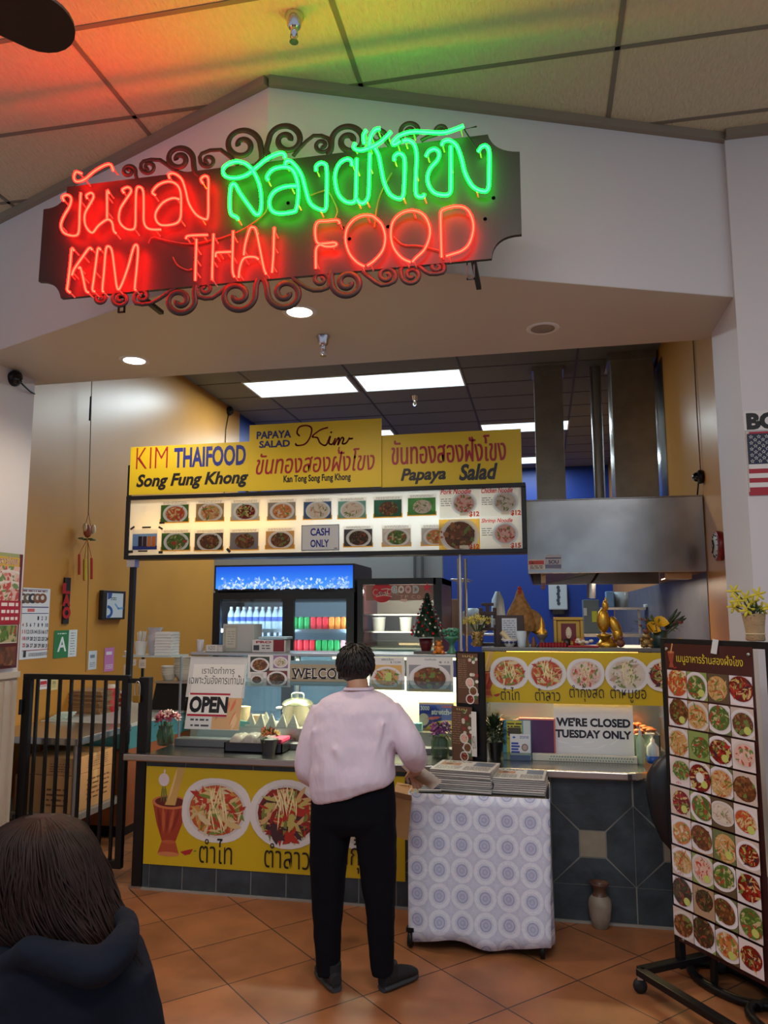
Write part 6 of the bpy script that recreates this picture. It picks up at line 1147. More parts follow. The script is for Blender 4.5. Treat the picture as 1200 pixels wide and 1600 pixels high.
# ---------------------------------------------------------------- far kitchen
q = at(722, 1000, Y=7.6); rx0, rx1 = at(690, 1000, Y=7.6).x + .1, at(775, 1000, Y=7.6).x; zr = at(740, 992, Y=7.6).z
t = thing('wire_rack', 'tall grey wire rack with white bags behind the steel shelf', 'rack', ((rx0 + rx1) / 2, 7.8, 0)); zt_ = at(722, 873, Y=7.6).z
for x in (at(717, 900, Y=7.6).x, at(727.5, 900, Y=7.6).x): MB().tube([(x, 7.6, 0), (x, 7.6, zt_)], .016, 8).build('rack_post', STEEL, t)
for x in (rx1,): 
    for y in (7.6, 8.1): MB().tube([(x, y, 0), (x, y, zr)], .014, 8).build('rack_post', STEEL, t)
for z in (zr, .8, at(722, 905, Y=7.6).z):
    b = MB(); xe = rx1 if z < 2 else at(730, 900, Y=7.6).x
    for y in (7.6, 7.72, 7.84, 7.96, 8.1): b.tube([(rx0, y, z), (xe, y, z)], .006, 6)
    for x in (rx0, xe): b.tube([(x, 7.6, z), (x, 8.1, z)], .008, 6)
    b.build('wire_shelf', STEEL, t)
BAG = mat('bluish_white_bag', (186, 206, 222), .35, bump=.5, bs=14)
def lump(name, lab, x, y, w, h, Y, Z, m=BAG, cat='plastic bag', seed=1):
    q = V((at(x, y, Y=Y).x, Y + .1, Z)); s = px(q); w *= s; h *= s; R = random.Random(seed); n = 14
    rings = [[q + V((cos(a) * w / 2 * k * R.uniform(.85, 1.1), sin(a) * .1 * k * R.uniform(.85, 1.1), h * f)) for a in [2 * pi * i / n for i in range(n)]] for k, f in ((.7, 0), (1, .15), (1, .5), (.8, .8), (.3, 1))]
    return tag(MB().loft(rings).build(name, m), lab, cat)
lump('plastic_bag', 'low white plastic bag on the wire rack', 738, 985, 50, 40, 7.62, zr + .006); lump('plastic_bag', 'tall white tied plastic bag in front of the blue wall', 778, 985, 23, 66, 7.7, zr + .006, seed=4)
tag(MB().box(at(706, 960, Y=7.7).x, at(719, 960, Y=7.7).x, 7.7, 7.8, zr + .006, at(712, 936, Y=7.7).z).build('white_carton', mat('white_carton'), bevel=.003), 'tall white carton on the wire rack beside the red fridge side', 'carton')
q0, q1 = at(857, 930, Y=YB), at(886, 930, Y=YB); z0_, z1_ = at(870, 953, Y=YB).z, at(870, 913, Y=YB).z
t = thing('towel_dispenser', 'pale grey towel dispenser on the far blue wall', 'dispenser', ((q0.x + q1.x) / 2, YB - .1, z0_)); MB().box(q0.x, q1.x, YB - .2, YB, z0_, z1_).build('dispenser_body', mat('grey_dispenser', (190, 204, 214), .35), t, bevel=.02); MB().box(q0.x + .06, q1.x - .06, YB - .15, YB - .02, z0_ - .08, z0_).build('towel_slot', mat('dark_gloss'), t)
p = PP(YB - .203, 2); [p.ell(*p.xz(872 + (i % 2), 918 + i * 5), .03, .035, (60, 70, 90)) for i in range(6)]; p.build('printed_mark', t)
ty = 9.6; X0, X1 = at(905, 980, Y=ty).x, min(at(1040, 980, Y=ty).x, XRK - .03); zz = at(950, 990, Y=ty).z
t = thing('steel_work_table', 'steel table with an overshelf at the back of the kitchen below the hood', 'table', ((X0 + X1) / 2, ty + .3, 0)); zo = at(960, 949, Y=ty + .2).z
MB().box(X0, X1, ty, ty + .6, zz - .04, zz).build('tabletop', STEEL, t)
for x in (X0 + .04, X1 - .04):
    for y in (ty + .04, ty + .56): MB().tube([(x, y, 0), (x, y, zz - .04)], .02, 8).build('leg', STEEL, t)
MB().box(at(940, 950, Y=ty).x, X1, ty + .2, ty + .55, zo - .03, zo).build('overshelf', STEEL, t)
for x in (at(942, 950, Y=ty).x + .03, X1 - .05): MB().box(x - .015, x + .015, ty + .5, ty + .53, zz, zo - .03).build('shelf_post', STEEL, t)
def kbox(name, lab, x0, x1, y0, Y, Z, d, m, cat='container'): a, b = at(x0, y0, Y=Y).x, at(x1, y0, Y=Y).x; return tag(MB().box(a, b, Y, Y + d, Z, at(x0, y0, Y=Y).z).build(name, m, bevel=.006), lab, cat)
kbox('grey_cabinet', 'grey metal box with stickers behind the gold frame at the back', 911, 936, 937, ty + .02, zz, .3, mat('grey_metal_box', (96, 112, 118), .4), 'cabinet'); p = PP(ty + .016, 1); p.R(912, 950, 917, 962, (200, 206, 210)); p.R(925, 955, 933, 972, (196, 200, 40)); tag(p.build('yellow_label'), 'yellow and white labels stuck on the grey metal box', 'label')
kbox('towel_box', 'light blue box on the overshelf at the back of the kitchen', 947, 959, 924, ty + .25, zo, .2, mat('light_blue_box', (120, 160, 200), .4), 'box')
a_ = at(971, 948, Y=ty + .35); t = thing('clear_tub', 'clear tub of white contents on the overshelf by the hood tray', 'tub', (a_.x, ty + .38, zo)); MB().lathe([(.08, 0), (.09, .19), (.085, .19), (.075, .006)], (0, 0, 0), 18).build('tub', mat('clear_bottle'), t, False); MB().lathe([(.07, .008), (.078, .1), (.001, .11)], (0, 0, 0), 16).build('white_contents', WPL, t, False)
kbox('white_box', 'white box at the right of the overshelf behind the lilies', 1008, 1034, 944, ty + .25, zo, .2, WPL, 'box')
t = thing('order_rail', 'black utensil hanging under the front of the range hood', 'utensil', at(926, 905, Y=HYF + .5)); q = at(937, 894, Y=HYF + .5); MB().tube(catmull([V((q.x, HYF + .5, hz0 + .05)), at(930, 903, Y=HYF + .5), at(924, 912, Y=HYF + .5)]), .012, 6).build('arm', BLACKM, t); MB().tube([at(924, 912, Y=HYF + .5), at(924, 935, Y=HYF + .5)], .035, 10).build('canister', STEEL, t)
# ================================================================ hall wall on the right
yw = 4.14; p = PP(yw - .004, 1); p.R(1163, 641, 1224, 672, (222, 218, 214)); p.T('BO', 1166, 1219, 671, 644, (24, 24, 26), .06)
t = thing('letter_sign', 'white sign with big black letters BO on the right hall wall', 'sign', at(1200, 672, Y=yw)); a, b = p.xz(1163, 672), p.xz(1224, 641); MB().box(a[0], b[0], yw - .003, yw, a[1], b[1]).build('backing', WPL, t); p.build('lettering', t)
p = PP(yw - .006, 1); x0, x1, y0, y1 = 1170, 1348, 675, 769; t = thing('flag', 'American flag hanging on the right hall wall', 'flag', at(1200, 769, Y=yw))
for i in range(13): ya = y0 + (y1 - y0) * i / 13; a, b = p.xz(x0, ya), p.xz(x1, ya + (y1 - y0) / 13); p.rect(a[0], b[1], b[0], a[1], (166, 28, 44) if i % 2 == 0 else (226, 222, 218))
p.k += 4; a = p.xz(x0, y0 + (y1 - y0) * 7 / 13); b = p.xz(x0 + 71, y0); p.rect(a[0], a[1], b[0], b[1], (28, 32, 60))
for r in range(9):
    for c in range(6 if r % 2 == 0 else 5):
        cx = a[0] + (b[0] - a[0]) * (c * 2 + 1 + r % 2) / 12; cz = b[1] - (b[1] - a[1]) * (r + 1) / 10
        for k in range(5): an = pi / 2 + k * 2 * pi / 5; p.poly([(cx + .011 * cos(an), cz + .011 * sin(an)), (cx + .0045 * cos(an + 1.9), cz + .0045 * sin(an + 1.9)), (cx + .0045 * cos(an - 1.9), cz + .0045 * sin(an - 1.9))], (232, 230, 226), 0)
p.build('flag_cloth', t); a, b = at(1165, 675, Y=yw), at(1170, 769, Y=yw); MB().box(a.x, b.x, yw - .012, yw - .001, b.z, a.z).build('hoist_band', mat('cream_band', (206, 200, 190), .7), t)
q = at(1129, 853, X=XRK); t = thing('wall_clock', 'round red wall clock on the ochre wall beside the white pillar', 'clock', q); rr = .5 * (at(1129, 829, X=XRK).z - at(1129, 877, X=XRK).z); M = Matrix.Rotation(-pi / 2, 4, 'Y')
MB().lathe([(rr * .96, 0), (rr, .015), (rr, .042), (rr * .86, .05), (rr * .84, .046)], V((XRK - .001, q.y, q.z)), 32, M=M).build('case', mat('clock_red', (120, 22, 30), .35), t); MB().lathe([(.0001, .054), (rr * .5, .053), (rr * .86, .047)], V((XRK - .001, q.y, q.z)), 32, M=M).build('dial', mat('clock_face', (196, 202, 200), .4), t)
b = MB()
for a, l in ((.6, .5), (2.2, .72)): b.bar((XRK - .058, q.y, q.z), (XRK - .058, q.y + rr * l * sin(a), q.z + rr * l * cos(a)), .01, .004)
for i in range(12): a = i * pi / 6; b.bar((XRK - .053, q.y + rr * .68 * sin(a), q.z + rr * .68 * cos(a)), (XRK - .053, q.y + rr * .78 * sin(a), q.z + rr * .78 * cos(a)), .008, .003)
b.build('hands_and_marks', BLACKM, t)
# ================================================================ newspaper table
m = bpy.data.materials.new('lace_patterned_cloth'); m.use_nodes = True; nt = m.node_tree; N = nt.nodes; L = nt.links; bs_ = N['Principled BSDF']; bs_.inputs['Roughness'].default_value = .75
tc = N.new('ShaderNodeTexCoord'); mp = N.new('ShaderNodeMapping'); mp.inputs['Scale'].default_value = (1 / .118, 0, 1 / .128); mp.inputs['Location'].default_value = (.3, .0, .35); L.new(tc.outputs['Object'], mp.inputs[0])
fr = N.new('ShaderNodeVectorMath'); fr.operation = 'FRACTION'; L.new(mp.outputs[0], fr.inputs[0]); su = N.new('ShaderNodeVectorMath'); su.operation = 'SUBTRACT'; su.inputs[1].default_value = (.5, 0, .5); L.new(fr.outputs[0], su.inputs[0]); ln = N.new('ShaderNodeVectorMath'); ln.operation = 'LENGTH'; L.new(su.outputs[0], ln.inputs[0])
cr = N.new('ShaderNodeValToRGB'); L.new(ln.outputs['Value'], cr.inputs[0]); cr.color_ramp.interpolation = 'LINEAR'
A_, B_, C_ = lin((220, 226, 242)), lin((166, 172, 206)), lin((196, 203, 226))
el = cr.color_ramp.elements; el[0].position = 0; el[0].color = C_; el[1].position = 1; el[1].color = A_
for po, co in ((.1, B_), (.16, C_), (.21, B_), (.25, B_), (.27, A_), (.31, C_), (.34, A_), (.47, A_), (.5, C_)): e_ = el.new(po); e_.color = co
n = N.new('ShaderNodeTexNoise'); n.inputs['Scale'].default_value = 90; L.new(tc.outputs['Object'], n.inputs['Vector']); mx = N.new('ShaderNodeMixRGB'); mx.blend_type = 'MULTIPLY'; mx.inputs[0].default_value = .3; L.new(cr.outputs[0], mx.inputs[1]); L.new(n.outputs['Fac'], mx.inputs[2])
mg = N.new('ShaderNodeMixRGB'); mg.blend_type = 'ADD'; mg.inputs[0].default_value = .25; L.new(mx.outputs[0], mg.inputs[1]); L.new(cr.outputs[0], mg.inputs[2]); L.new(mg.outputs[0], bs_.inputs['Base Color'])
bp = N.new('ShaderNodeBump'); bp.inputs['Strength'].default_value = .3; bp.inputs['Distance'].default_value = .003; L.new(n.outputs['Fac'], bp.inputs['Height']); L.new(bp.outputs[0], bs_.inputs['Normal']); CLOTH = m
nx0, nx1, ny0, ny1, nz = -.725, .0, 4.19, 4.6, .775
t = thing('newspaper_cart', 'low black cart on castors under a patterned cloth in front of the counter', 'cart', ((nx0 + nx1) / 2, 4.4, 0))
MB().box(nx0 + .01, nx1 - .01, ny0 + .01, ny1 - .01, nz - .03, nz).build('cart_top', mat('speckled_board', (132, 126, 108), .6, var=.3, vs=120), t); MB().box(nx0 + .02, nx1 - .06, ny0 + .03, ny1 - .02, .1, .16).build('lower_shelf', BLACKM, t)
for x in (nx0 + .04, nx1 - .07):
    for y in (ny0 + .05, ny1 - .04): MB().box(x - .015, x + .015, y - .015, y + .015, .1, nz - .03).build('leg', BLACKM, t)
for x, y in ((nx0 + .0, ny0 + .02), (nx1 - .05, ny0 + .02), (nx1 - .04, ny1 - .03), (nx0 + .03, ny1 - .03)): MB().lathe([(.012, -.012), (.04, -.012), (.04, .012), (.012, .012)], (x, y, .042), 16, M=Matrix.Rotation(pi / 2, 4, 'Y')).box(x - .02, x + .02, y - .02, y + .02, .08, .1).build('castor', BLACKM, t)
b = MB(); nu, nv = 64, 14
per = [(nx0 - .005, ny1), (nx0 - .005, ny0 - .005), (nx1 + .005, ny0 - .005), (nx1 + .005, ny1)]; ls = [ny1 - ny0, nx1 - nx0 + .01, ny1 - ny0]; tot = sum(ls); vs = []
for j in range(nv + 1):
    f = j / nv; z = nz + .004 - f * (nz - .05)
    for i in range(nu + 1):
        d = tot * i / nu; k = 0
        while k < 2 and d > ls[k]: d -= ls[k]; k += 1
        a, c = V(per[k]), V(per[k + 1]); q = a + (c - a) * (d / ls[k]); nn = V(((c - a).y, -(c - a).x)).normalized() * -1
        w = (.014 * sin(i * .62) + .01 * sin(i * .27 + 1)) * f * f; cx = (nx0 + nx1) / 2
        q = q - nn * (w + .004 * f); q.x = cx + (q.x - cx) * (1 - (.035 * f if q.x > cx else -.015 * f)); zz_ = z + .02 * f * sin(i * .31) - .01 * f
        vs.append((q.x, q.y, zz_))
b.add(vs, [(j * (nu + 1) + i, j * (nu + 1) + i + 1, (j + 1) * (nu + 1) + i + 1, (j + 1) * (nu + 1) + i) for j in range(nv) for i in range(nu)], 0, True)
o = tag(b.build('tablecloth', CLOTH, fix=False), 'pale blue patterned cloth hanging over the newspaper cart', 'tablecloth'); so_ = o.modifiers.new('thickness', 'SOLIDIFY'); so_.thickness = .003
# newspapers
def newspaper(name, lab, grp, x, y, z, w, d, h, rz, seed):
    t = thing(name, lab, 'newspaper', (x, y, z), grp, rz); b = MB(); n = 7
    pr = [(-d / 2 + .012 * (1 - cos(a)) * 0 - .004 * sin(a), h / 2 - h / 2 * cos(a)) for a in [pi * i / n for i in range(n + 1)]]
    prof = [(-d / 2 - .004 * sin(pi * i / n), h / 2 - h / 2 * cos(pi * i / n)) for i in range(n + 1)] + [(d / 2, h), (d / 2, 0)]
    b.loft([[V((sx * w / 2, a, c)) for a, c in prof] for sx in (-1, 1)], smooth=False); b.build('folded_pages', mat('newsprint', (206, 204, 198), .8), t, False)
    m_ = MB(); m_.box(-w / 2 - .0005, w / 2 + .0005, -d / 2 - .0052, -d / 2 + .02, h * .38, h * .62); m_.build('inked_fold', mat('news_ink', (86, 84, 96), .8), t, False); return t
def front_page(t, w, d, h, seed, head):
    M = wm(t); O = M @ V((-w / 2, -d / 2, h)); U = M.to_3x3() @ V((1, 0, 0)); Vv = M.to_3x3() @ V((0, 1, 0)); p = Pr(O, U, Vv, seed); p.rect(.004, .004, w - .004, d - .004, (222, 220, 214))
    p.text(head, .02, d * .82, w * .55, d * .93, (60, 60, 70), .03); p.rect(w * .62, d * .5, w * .95, d * .92, (120, 130, 150)); p.rect(w * .06, d * .46, w * .4, d * .76, (196, 150, 120)); p.ell(w * .2, d * .62, w * .06, d * .1, (130, 90, 70)); p.lines(w * .05, d * .06, w * .46, d * .42, 9, (110, 110, 112), .5); p.lines(w * .52, d * .06, w * .95, d * .44, 9, (110, 110, 112), .5); p.build('front_page', t)
z = nz + .007; R = random.Random(2); s1 = (-.44, 4.36, radians(-7)); t0 = newspaper('newspaper', 'folded newspaper in the taller stack in the middle of the cart', 'taller newspaper stack', s1[0], s1[1], z, .33, .26, .0095, s1[2], 1)
for i in range(1, 11): c_ = copy_tree(t0); c_.location = (s1[0] + R.uniform(-.005, .005), s1[1] + R.uniform(-.005, .005), z + i * .0105); c_.rotation_euler.z = s1[2] + R.uniform(-.02, .02)
c_['label'] = 'top newspaper of the taller stack, pinkish photo on its front page'; front_page(c_, .33, .26, .0095, 2, 'NEWS')
s2 = (-.145, 4.36, radians(-3)); t0 = newspaper('newspaper', 'folded newspaper in the lower right stack on the cart', 'lower newspaper stack', s2[0], s2[1], z, .27, .26, .0095, s2[2], 3)
for i in range(1, 8): c_ = copy_tree(t0); c_.location = (s2[0] + R.uniform(-.006, .006), s2[1] + R.uniform(-.006, .006), z + i * .0105); c_.rotation_euler.z = s2[2] + R.uniform(-.03, .03)
c_['label'] = 'top newspaper of the lower right stack, blue picture on its front page'; front_page(c_, .27, .26, .0095, 4, 'TIMES')
t0 = newspaper('newspaper', 'dark printed newspaper lying flat at the left end of the cart', None, -.64, 4.32, z, .12, .22, .012, radians(12), 5); M = wm(t0); p = Pr(M @ V((-.06, -.11, .012)), M.to_3x3() @ V((1, 0, 0)), M.to_3x3() @ V((0, 1, 0)), 4); p.rect(.003, .003, .117, .217, (60, 62, 84)); p.ell(.06, .12, .03, .05, (150, 120, 96)); p.build('front_page', t0)
t = thing('cardboard_box', 'open cardboard flap hanging at the left corner of the newspaper cart beside the shopper', 'box', (-.78, 4.2, .55)); MB().prism([at(612, 1243, Y=4.17), at(643, 1250, Y=4.17), at(637, 1313, Y=4.17), at(613, 1306, Y=4.17)], (0, .006, 0)).build('flap', CB_, t)
a, b_, c2 = at(612, 1243, Y=4.17), at(643, 1250, Y=4.17), at(643, 1241, Y=4.17); MB().prism([a, b_, b_ + V((0, .16, .03)), a + V((0, .16, .03))], (0, 0, .006)).build('flap', CB_, t); MB().prism([at(612, 1236, Y=4.165), at(643, 1243, Y=4.165), at(643, 1251, Y=4.165), at(612, 1244, Y=4.165)], (0, .005, 0)).build('folded_edge', CBD, t)
MB().box(a.x, -.745, 4.30, 4.32, a.z - .2, a.z + .03).build('flap', CB_, t)
# vase on the floor
q, s = on(940, 1456, 0); q.y += .06; s = px(q); t = thing('floor_vase', 'small grey clay vase with a brown neck standing on the floor at the counter base', 'vase', q); VS = mat('grey_clay', (150, 138, 124), .5, var=.25, vs=14); VB = mat('brown_glaze', (98, 66, 54), .4, var=.3, vs=20)
S_ = lambda L_: [(a * s, c * s) for a, c in L_]
MB().lathe(S_([(10.5, 0), (12, 2), (16, 16), (18, 34), (17, 42), (12, 48)]), (0, 0, 0), 28).build('vase_body', VS, t, False); MB().lathe(S_([(12, 48), (9.5, 52), (9.5, 58), (14, 64), (15, 67), (12.5, 67), (8, 60), (7, 52)]), (0, 0, 0), 28).build('vase_neck', VB, t, False)
# ================================================================ rolling menu stand
sO = V((.585, 4.04, 0)); sU = V((.563, -.826, 0)).normalized(); sN = V((sU.y, -sU.x, 0))   # sN faces the hall
def sw(u, n, z): return sO + sU * u + sN * n + V((0, 0, z))
t = ST = thing('menu_stand', 'tall black rolling stand with a brown poster of dish photos at the right edge', 'menu stand', (sO.x + sU.x * .3, sO.y + sU.y * .3, 0))
def sbar(name, a, b, w, th=None): return MB().bar(a, b, w, th, up=sN).build(name, BLACKM, t, bevel=.002)
for u in (-.02, .60): sbar('upright', sw(u, -.02, .07), sw(u, -.02, 1.60), .035)
for z in (1.585, .22): sbar('crossbar', sw(-.02, -.02, z), sw(.60, -.02, z), .03)
A = sw(-.02, .225, .095); B = sw(-.02, -.255, .095); C2 = sw(.66, .225, .095); D2 = sw(.66, -.255, .095)
for a, b in ((A, B), (A, C2), (B, D2), (C2, D2)): MB().bar(a, b, .045, .03).build('base_rail', BLACKM, t, bevel=.003)
for c in (A, B, C2, D2):
    cs = MB().lathe([(.008, -.011), (.03, -.011), (.032, 0), (.03, .011), (.008, .011)], (c.x, c.y, .033), 16, M=Matrix.Rotation(pi / 2, 4, 'X')); cs.box(c.x - .012, c.x + .012, c.y - .016, c.y + .016, .062, .085, 1); cs.build('castor', [mat('black_rubber', (20, 20, 20), .6), STEEL], t)
p = PQ(sw(0, .004, 0), sU, (0, 0, 1), 5); bw, bt, bb = .525, 1.577, .2
p.rect(0, bb, bw, bt, (72, 38, 34)); p.text('เมนูอาหารร้านสองฝั่งโขง', .075, 1.478, .47, 1.535, (226, 206, 60), .0)
p.poly([(.018, 1.535), (.062, 1.535), (.052, 1.49), (.028, 1.49)], (150, 70, 50), 2); p.poly([(.032, 1.49), (.048, 1.49), (.056, 1.462), (.024, 1.462)], (160, 76, 54), 2); p.ell(.04, 1.535, .022, .006, (190, 110, 76)); p.line([(.04, 1.535), (.052, 1.575)], .008, (206, 150, 90)); p.strip(.065, 1.462, .025, .007, .3, (170, 40, 40))
KS = ['papaya', 'green', 'noodle', 'red', 'brown', 'noodle', 'green', 'brown', 'noodle', 'green', 'red', 'pink', 'green', 'red', 'noodle', 'brown', 'red', 'green', 'white', 'papaya', 'soup', 'brown', 'noodle', 'red', 'noodle', 'pink', 'green', 'red', 'dark', 'dark', 'brown', 'green', 'brown', 'dark', 'soup', 'red']
BGS = [(206, 190, 180), (110, 120, 80), (180, 150, 120), (226, 214, 214), (96, 80, 60), (140, 160, 90)]
rows = 9; ph = (1.452 - .232) / rows; pw = .123
for r in range(rows):
    for c in range(4):
        k = r * 4 + c; xa = .010 + c * .1275 + (.002 if r % 2 else 0); ya = 1.452 - (r + 1) * ph + .006; p.rect(xa, ya, xa + pw, ya + ph - .008, BGS[(k * 5 + r) % 6]); p.clip = (xa, ya, xa + pw, ya + ph - .008)
        p.dish(xa + pw * p.r.uniform(.42, .58), ya + ph * p.r.uniform(.42, .55), pw * p.r.uniform(.56, .72), KS[k], p.r.uniform(.75, 1), [(226, 222, 226), (214, 206, 200), (230, 226, 232), None, (222, 218, 222)][(k * 3 + c) % 5], 44, p.r.uniform(-.4, .4), k % 3 == 0)
        if k % 3 == 1: p.ell(xa + pw * .7, ya + ph * .25, pw * .16, ph * .13, (196, 206, 110), 12)
        if k == 13: p.ell(xa + pw * .5, ya + ph * .45, pw * .2, ph * .17, (230, 226, 222), 14)
        if k % 4 == 0: p.text('ตำ', xa + pw * .3, ya + ph * .05, xa + pw * .55, ya + ph * .13, (190, 40, 50))
        p.clip = None
MB().prism([sw(0, .0015, bb), sw(bw, .0015, bb), sw(bw, .0015, bt), sw(0, .0015, bt)], sN * .002).build('poster_sheet', mat('poster_backing', (70, 36, 32), .4), ST); p.build('poster_print', ST, PRINT_G)
for u, z in ((.015, 1.55), (.505, 1.545), (.03, .215)): MB().lathe([(.0001, .002), (.008, .002), (.008, -.002)], sw(u, .008, z), 12, M=sN.to_track_quat('Z', 'Y').to_matrix().to_4x4()).build('grommet', STEEL, ST)
u_ = .33; MB().box(-.012, .012, -.004, .004, -.045, .02, M=Matrix.Translation(sw(u_, .014, 1.585)) @ Matrix.Rotation(.2, 4, 'Y')).build('white_clip', WPL, ST)
q = V(atp(1181, 1003, sw(0, -.02, 0), sN)); q.z = 1.603; t = thing('burlap_flower_pot', 'burlap wrapped pot of yellow star flowers on top of the menu stand', 'flower pot', q); s = px(q); BU = mat('burlap', (176, 150, 112), .9, bump=.6, bs=160, var=.15, vs=30); n = 16
MB().loft([[V((cos(a) * r * (1 + .08 * sin(5 * a) * f), sin(a) * r * (1 + .08 * cos(4 * a) * f), z + .006 * sin(3 * a) * f)) for a in [2 * pi * i / n for i in range(n)]] for r, z, f in ((12 * s, 0, 0), (14.5 * s, 2 * s, .3), (13.5 * s, 11 * s, 0), (15 * s, 25 * s, .6), (17 * s, 40 * s, 1.6))]).build('burlap_wrap', BU, t, False)
MB().tube([(13.9 * s * cos(a), 13.9 * s * sin(a), 11 * s) for a in [2 * pi * i / 16 for i in range(16)]], .003, 5, closed=True).build('twine', mat('twine', (206, 190, 150), .8), t, False)
fl = [(-26, 78), (-25, 62), (-27, 54), (-11, 48), (-8, 68), (6, 73), (12, 50), (22, 52), (0, 60)]
sb_ = MB()
for i, (x, z) in enumerate(fl):
    e_ = V((x * s, (-1) ** i * 6 * s, z * s)); sb_.tube(catmull([(x * .15 * s, 0, 38 * s), (x * .5 * s, e_.y * .5, (38 + (z - 38) * .6) * s), e_], 4), .0028, 5)
    fb = MB().ball(e_, .006, 8)
    for k in range(6): a = k * pi / 3 + i; M = Matrix.Translation(e_) @ Matrix.Rotation(a, 4, 'Y') @ Matrix.Rotation(.3, 4, 'X'); fb.ball(M @ V((6 * s, 0, 0)), (6.5 * s, .003, 2.2 * s), 8, M=M.to_3x3().to_4x4())
    fb.build('star_flower', mat('star_yellow', (206, 190, 50), .5), t, False)
o = sb_.build('stems', LEAFD, t, False); o['kind'] = 'stuff'
leaves(t, (0, 0, 42 * s), (14 * s, 12 * s, 8 * s), 24, LEAF, 3, .03)
# black tube chair behind the stand
cc = sw(.12, -.2, 0); t = thing('tube_chair', 'black padded chair with looped tube feet tucked behind the menu stand', 'chair', (cc.x, cc.y, 0)); BPAD = mat('black_vinyl', (24, 24, 28), .35)
def cw(u, n, z): return sw(u, n, z)
for uu, nn in ((.10, -.2), (.52, -.12)):
    MB().tube(catmull([cw(uu - .22 * cos(a), nn + .12 * sin(a), .022) for a in [2 * pi * i / 14 for i in range(14)]], 4, True), .02, 10, closed=True).build('foot_loop', BLACKM, t)
MB().tube([cw(.3, -.2, .024), cw(.32, -.12, .024)], .018, 8).build('foot_bar', BLACKM, t)
for nn in (-.1, -.3): MB().tube(catmull([cw(.1, nn, .03), cw(.12, nn, .25), cw(.12, -.2, .46)]), .018, 8).build('leg', BLACKM, t)
MB().loft([[cw(.12 + .17 * cos(a) * k, -.2 + .17 * sin(a) * k, .45 + h_) for a in [2 * pi * i / 24 for i in range(24)]] for k, h_ in ((.9, 0), (1, .02), (1, .06), (.9, .08))]).build('seat', BPAD, t)
bq = at(1050, 1250, Y=4.3)
MB().loft([[V((bq.x + .125 * k * cos(a) - .0, 4.30 + .05 * k * sin(a), z_)) for a in [2 * pi * i / 20 for i in range(20)]] for k, z_ in ((.15, .53), (.5, .58), (.85, .68), (1, .8), (.95, .9), (.6, .97), (.2, 1.0))]).build('backrest', BPAD, t)
MB().tube(catmull([cw(.12, -.2, .5), V((bq.x + .1, 4.33, .52)), V((bq.x + .05, 4.34, .7))]), .02, 8).build('back_support', BLACKM, t)
# ================================================================ people
def remesh(o, vox, smooth=6, disp=None):
    r = o.modifiers.new('remesh', 'REMESH'); r.mode = 'VOXEL'; r.voxel_size = vox; r.use_smooth_shade = True
    if smooth: s_ = o.modifiers.new('smooth', 'SMOOTH'); s_.factor = .5; s_.iterations = smooth
    for sc_, st_ in disp or []:
        tx = bpy.data.textures.new('fold', 'CLOUDS'); tx.noise_scale = sc_; tx.noise_depth = 1; d = o.modifiers.new('folds', 'DISPLACE'); d.texture = tx; d.strength = st_; d.mid_level = .5; d.texture_coords = 'LOCAL'
def pring(yL, yR, xL, xR, dep, Y, n=28, e=.8):
    a, b = at(xL, yL, Y=Y), at(xR, yR, Y=Y); c = (a + b) / 2; w = (b.x - a.x) / 2; out = []
    for i in range(n):
        t_ = 2 * pi * i / n; cx = abs(cos(t_)) ** e * (1 if cos(t_) > 0 else -1); sy = abs(sin(t_)) ** e * (1 if sin(t_) > 0 else -1)
        out.append(V((c.x + w * cx, Y + dep * sy, c.z + (b.z - a.z) / 2 * cx)))
    return out
def pt(x, y, Y): return at(x, y, Y=Y)
def limb(b, pts, rs, n=14): b.tube(catmull(pts, 5), [rs[min(int(i / 5), len(rs) - 1)] + (rs[min(int(i / 5) + 1, len(rs) - 1)] - rs[min(int(i / 5), len(rs) - 1)]) * ((i % 5) / 5) for i in range(5 * (len(pts) - 1) + 1)], n)
SKIN = mat('skin', (196, 150, 122), .5, var=.08, vs=8)
P1 = thing('person', 'person seen from behind in a pale pink sweatshirt and black trousers at the counter', 'person', (-.88, 3.72, 0))
Y1 = 3.75
sh_ = MB(); sh_.loft([pring(1077, 1077, 536, 585, .062, 3.80), pring(1083, 1083, 522, 599, .075, 3.80), pring(1093, 1093, 503, 615, .095, 3.79), pring(1110, 1110, 492, 624, .115, 3.78), pring(1140, 1138, 489, 622, .135, 3.77), pring(1175, 1172, 484, 616, .15, 3.76), pring(1205, 1198, 483, 615, .162, 3.75), pring(1232, 1210, 486, 617, .165, 3.75), pring(1244, 1215, 488, 617, .15, 3.75), pring(1256, 1222, 494, 614, .135, 3.75)])
limb(sh_, [pt(505, 1108, 3.78), pt(488, 1145, 3.76), pt(480, 1185, 3.74), pt(481, 1206, 3.78), pt(492, 1216, 3.90), pt(505, 1212, 4.02)], [.062, .066, .064, .062, .056, .045])
limb(sh_, [pt(608, 1106, 3.78), pt(624, 1134, 3.76), pt(640, 1166, 3.75), pt(646, 1180, 3.80), pt(648, 1190, 3.92), pt(647, 1196, 3.98)], [.06, .066, .066, .062, .052, .04])
for xy in ([(606, 1122), (600, 1150), (588, 1190), (570, 1222)], [(612, 1150), (604, 1180), (596, 1205)], [(500, 1135), (494, 1165), (500, 1200), (512, 1232)], [(500, 1205), (515, 1222), (530, 1240)], [(535, 1160), (552, 1190), (575, 1212)]):
    sh_.tube(catmull([pt(x, y, 3.765) + V((0, -.150 * sqrt(max(.05, 1 - ((x - 553) / 68) ** 2)) - .004, 0)) for x, y in xy], 5), .0125, 8)
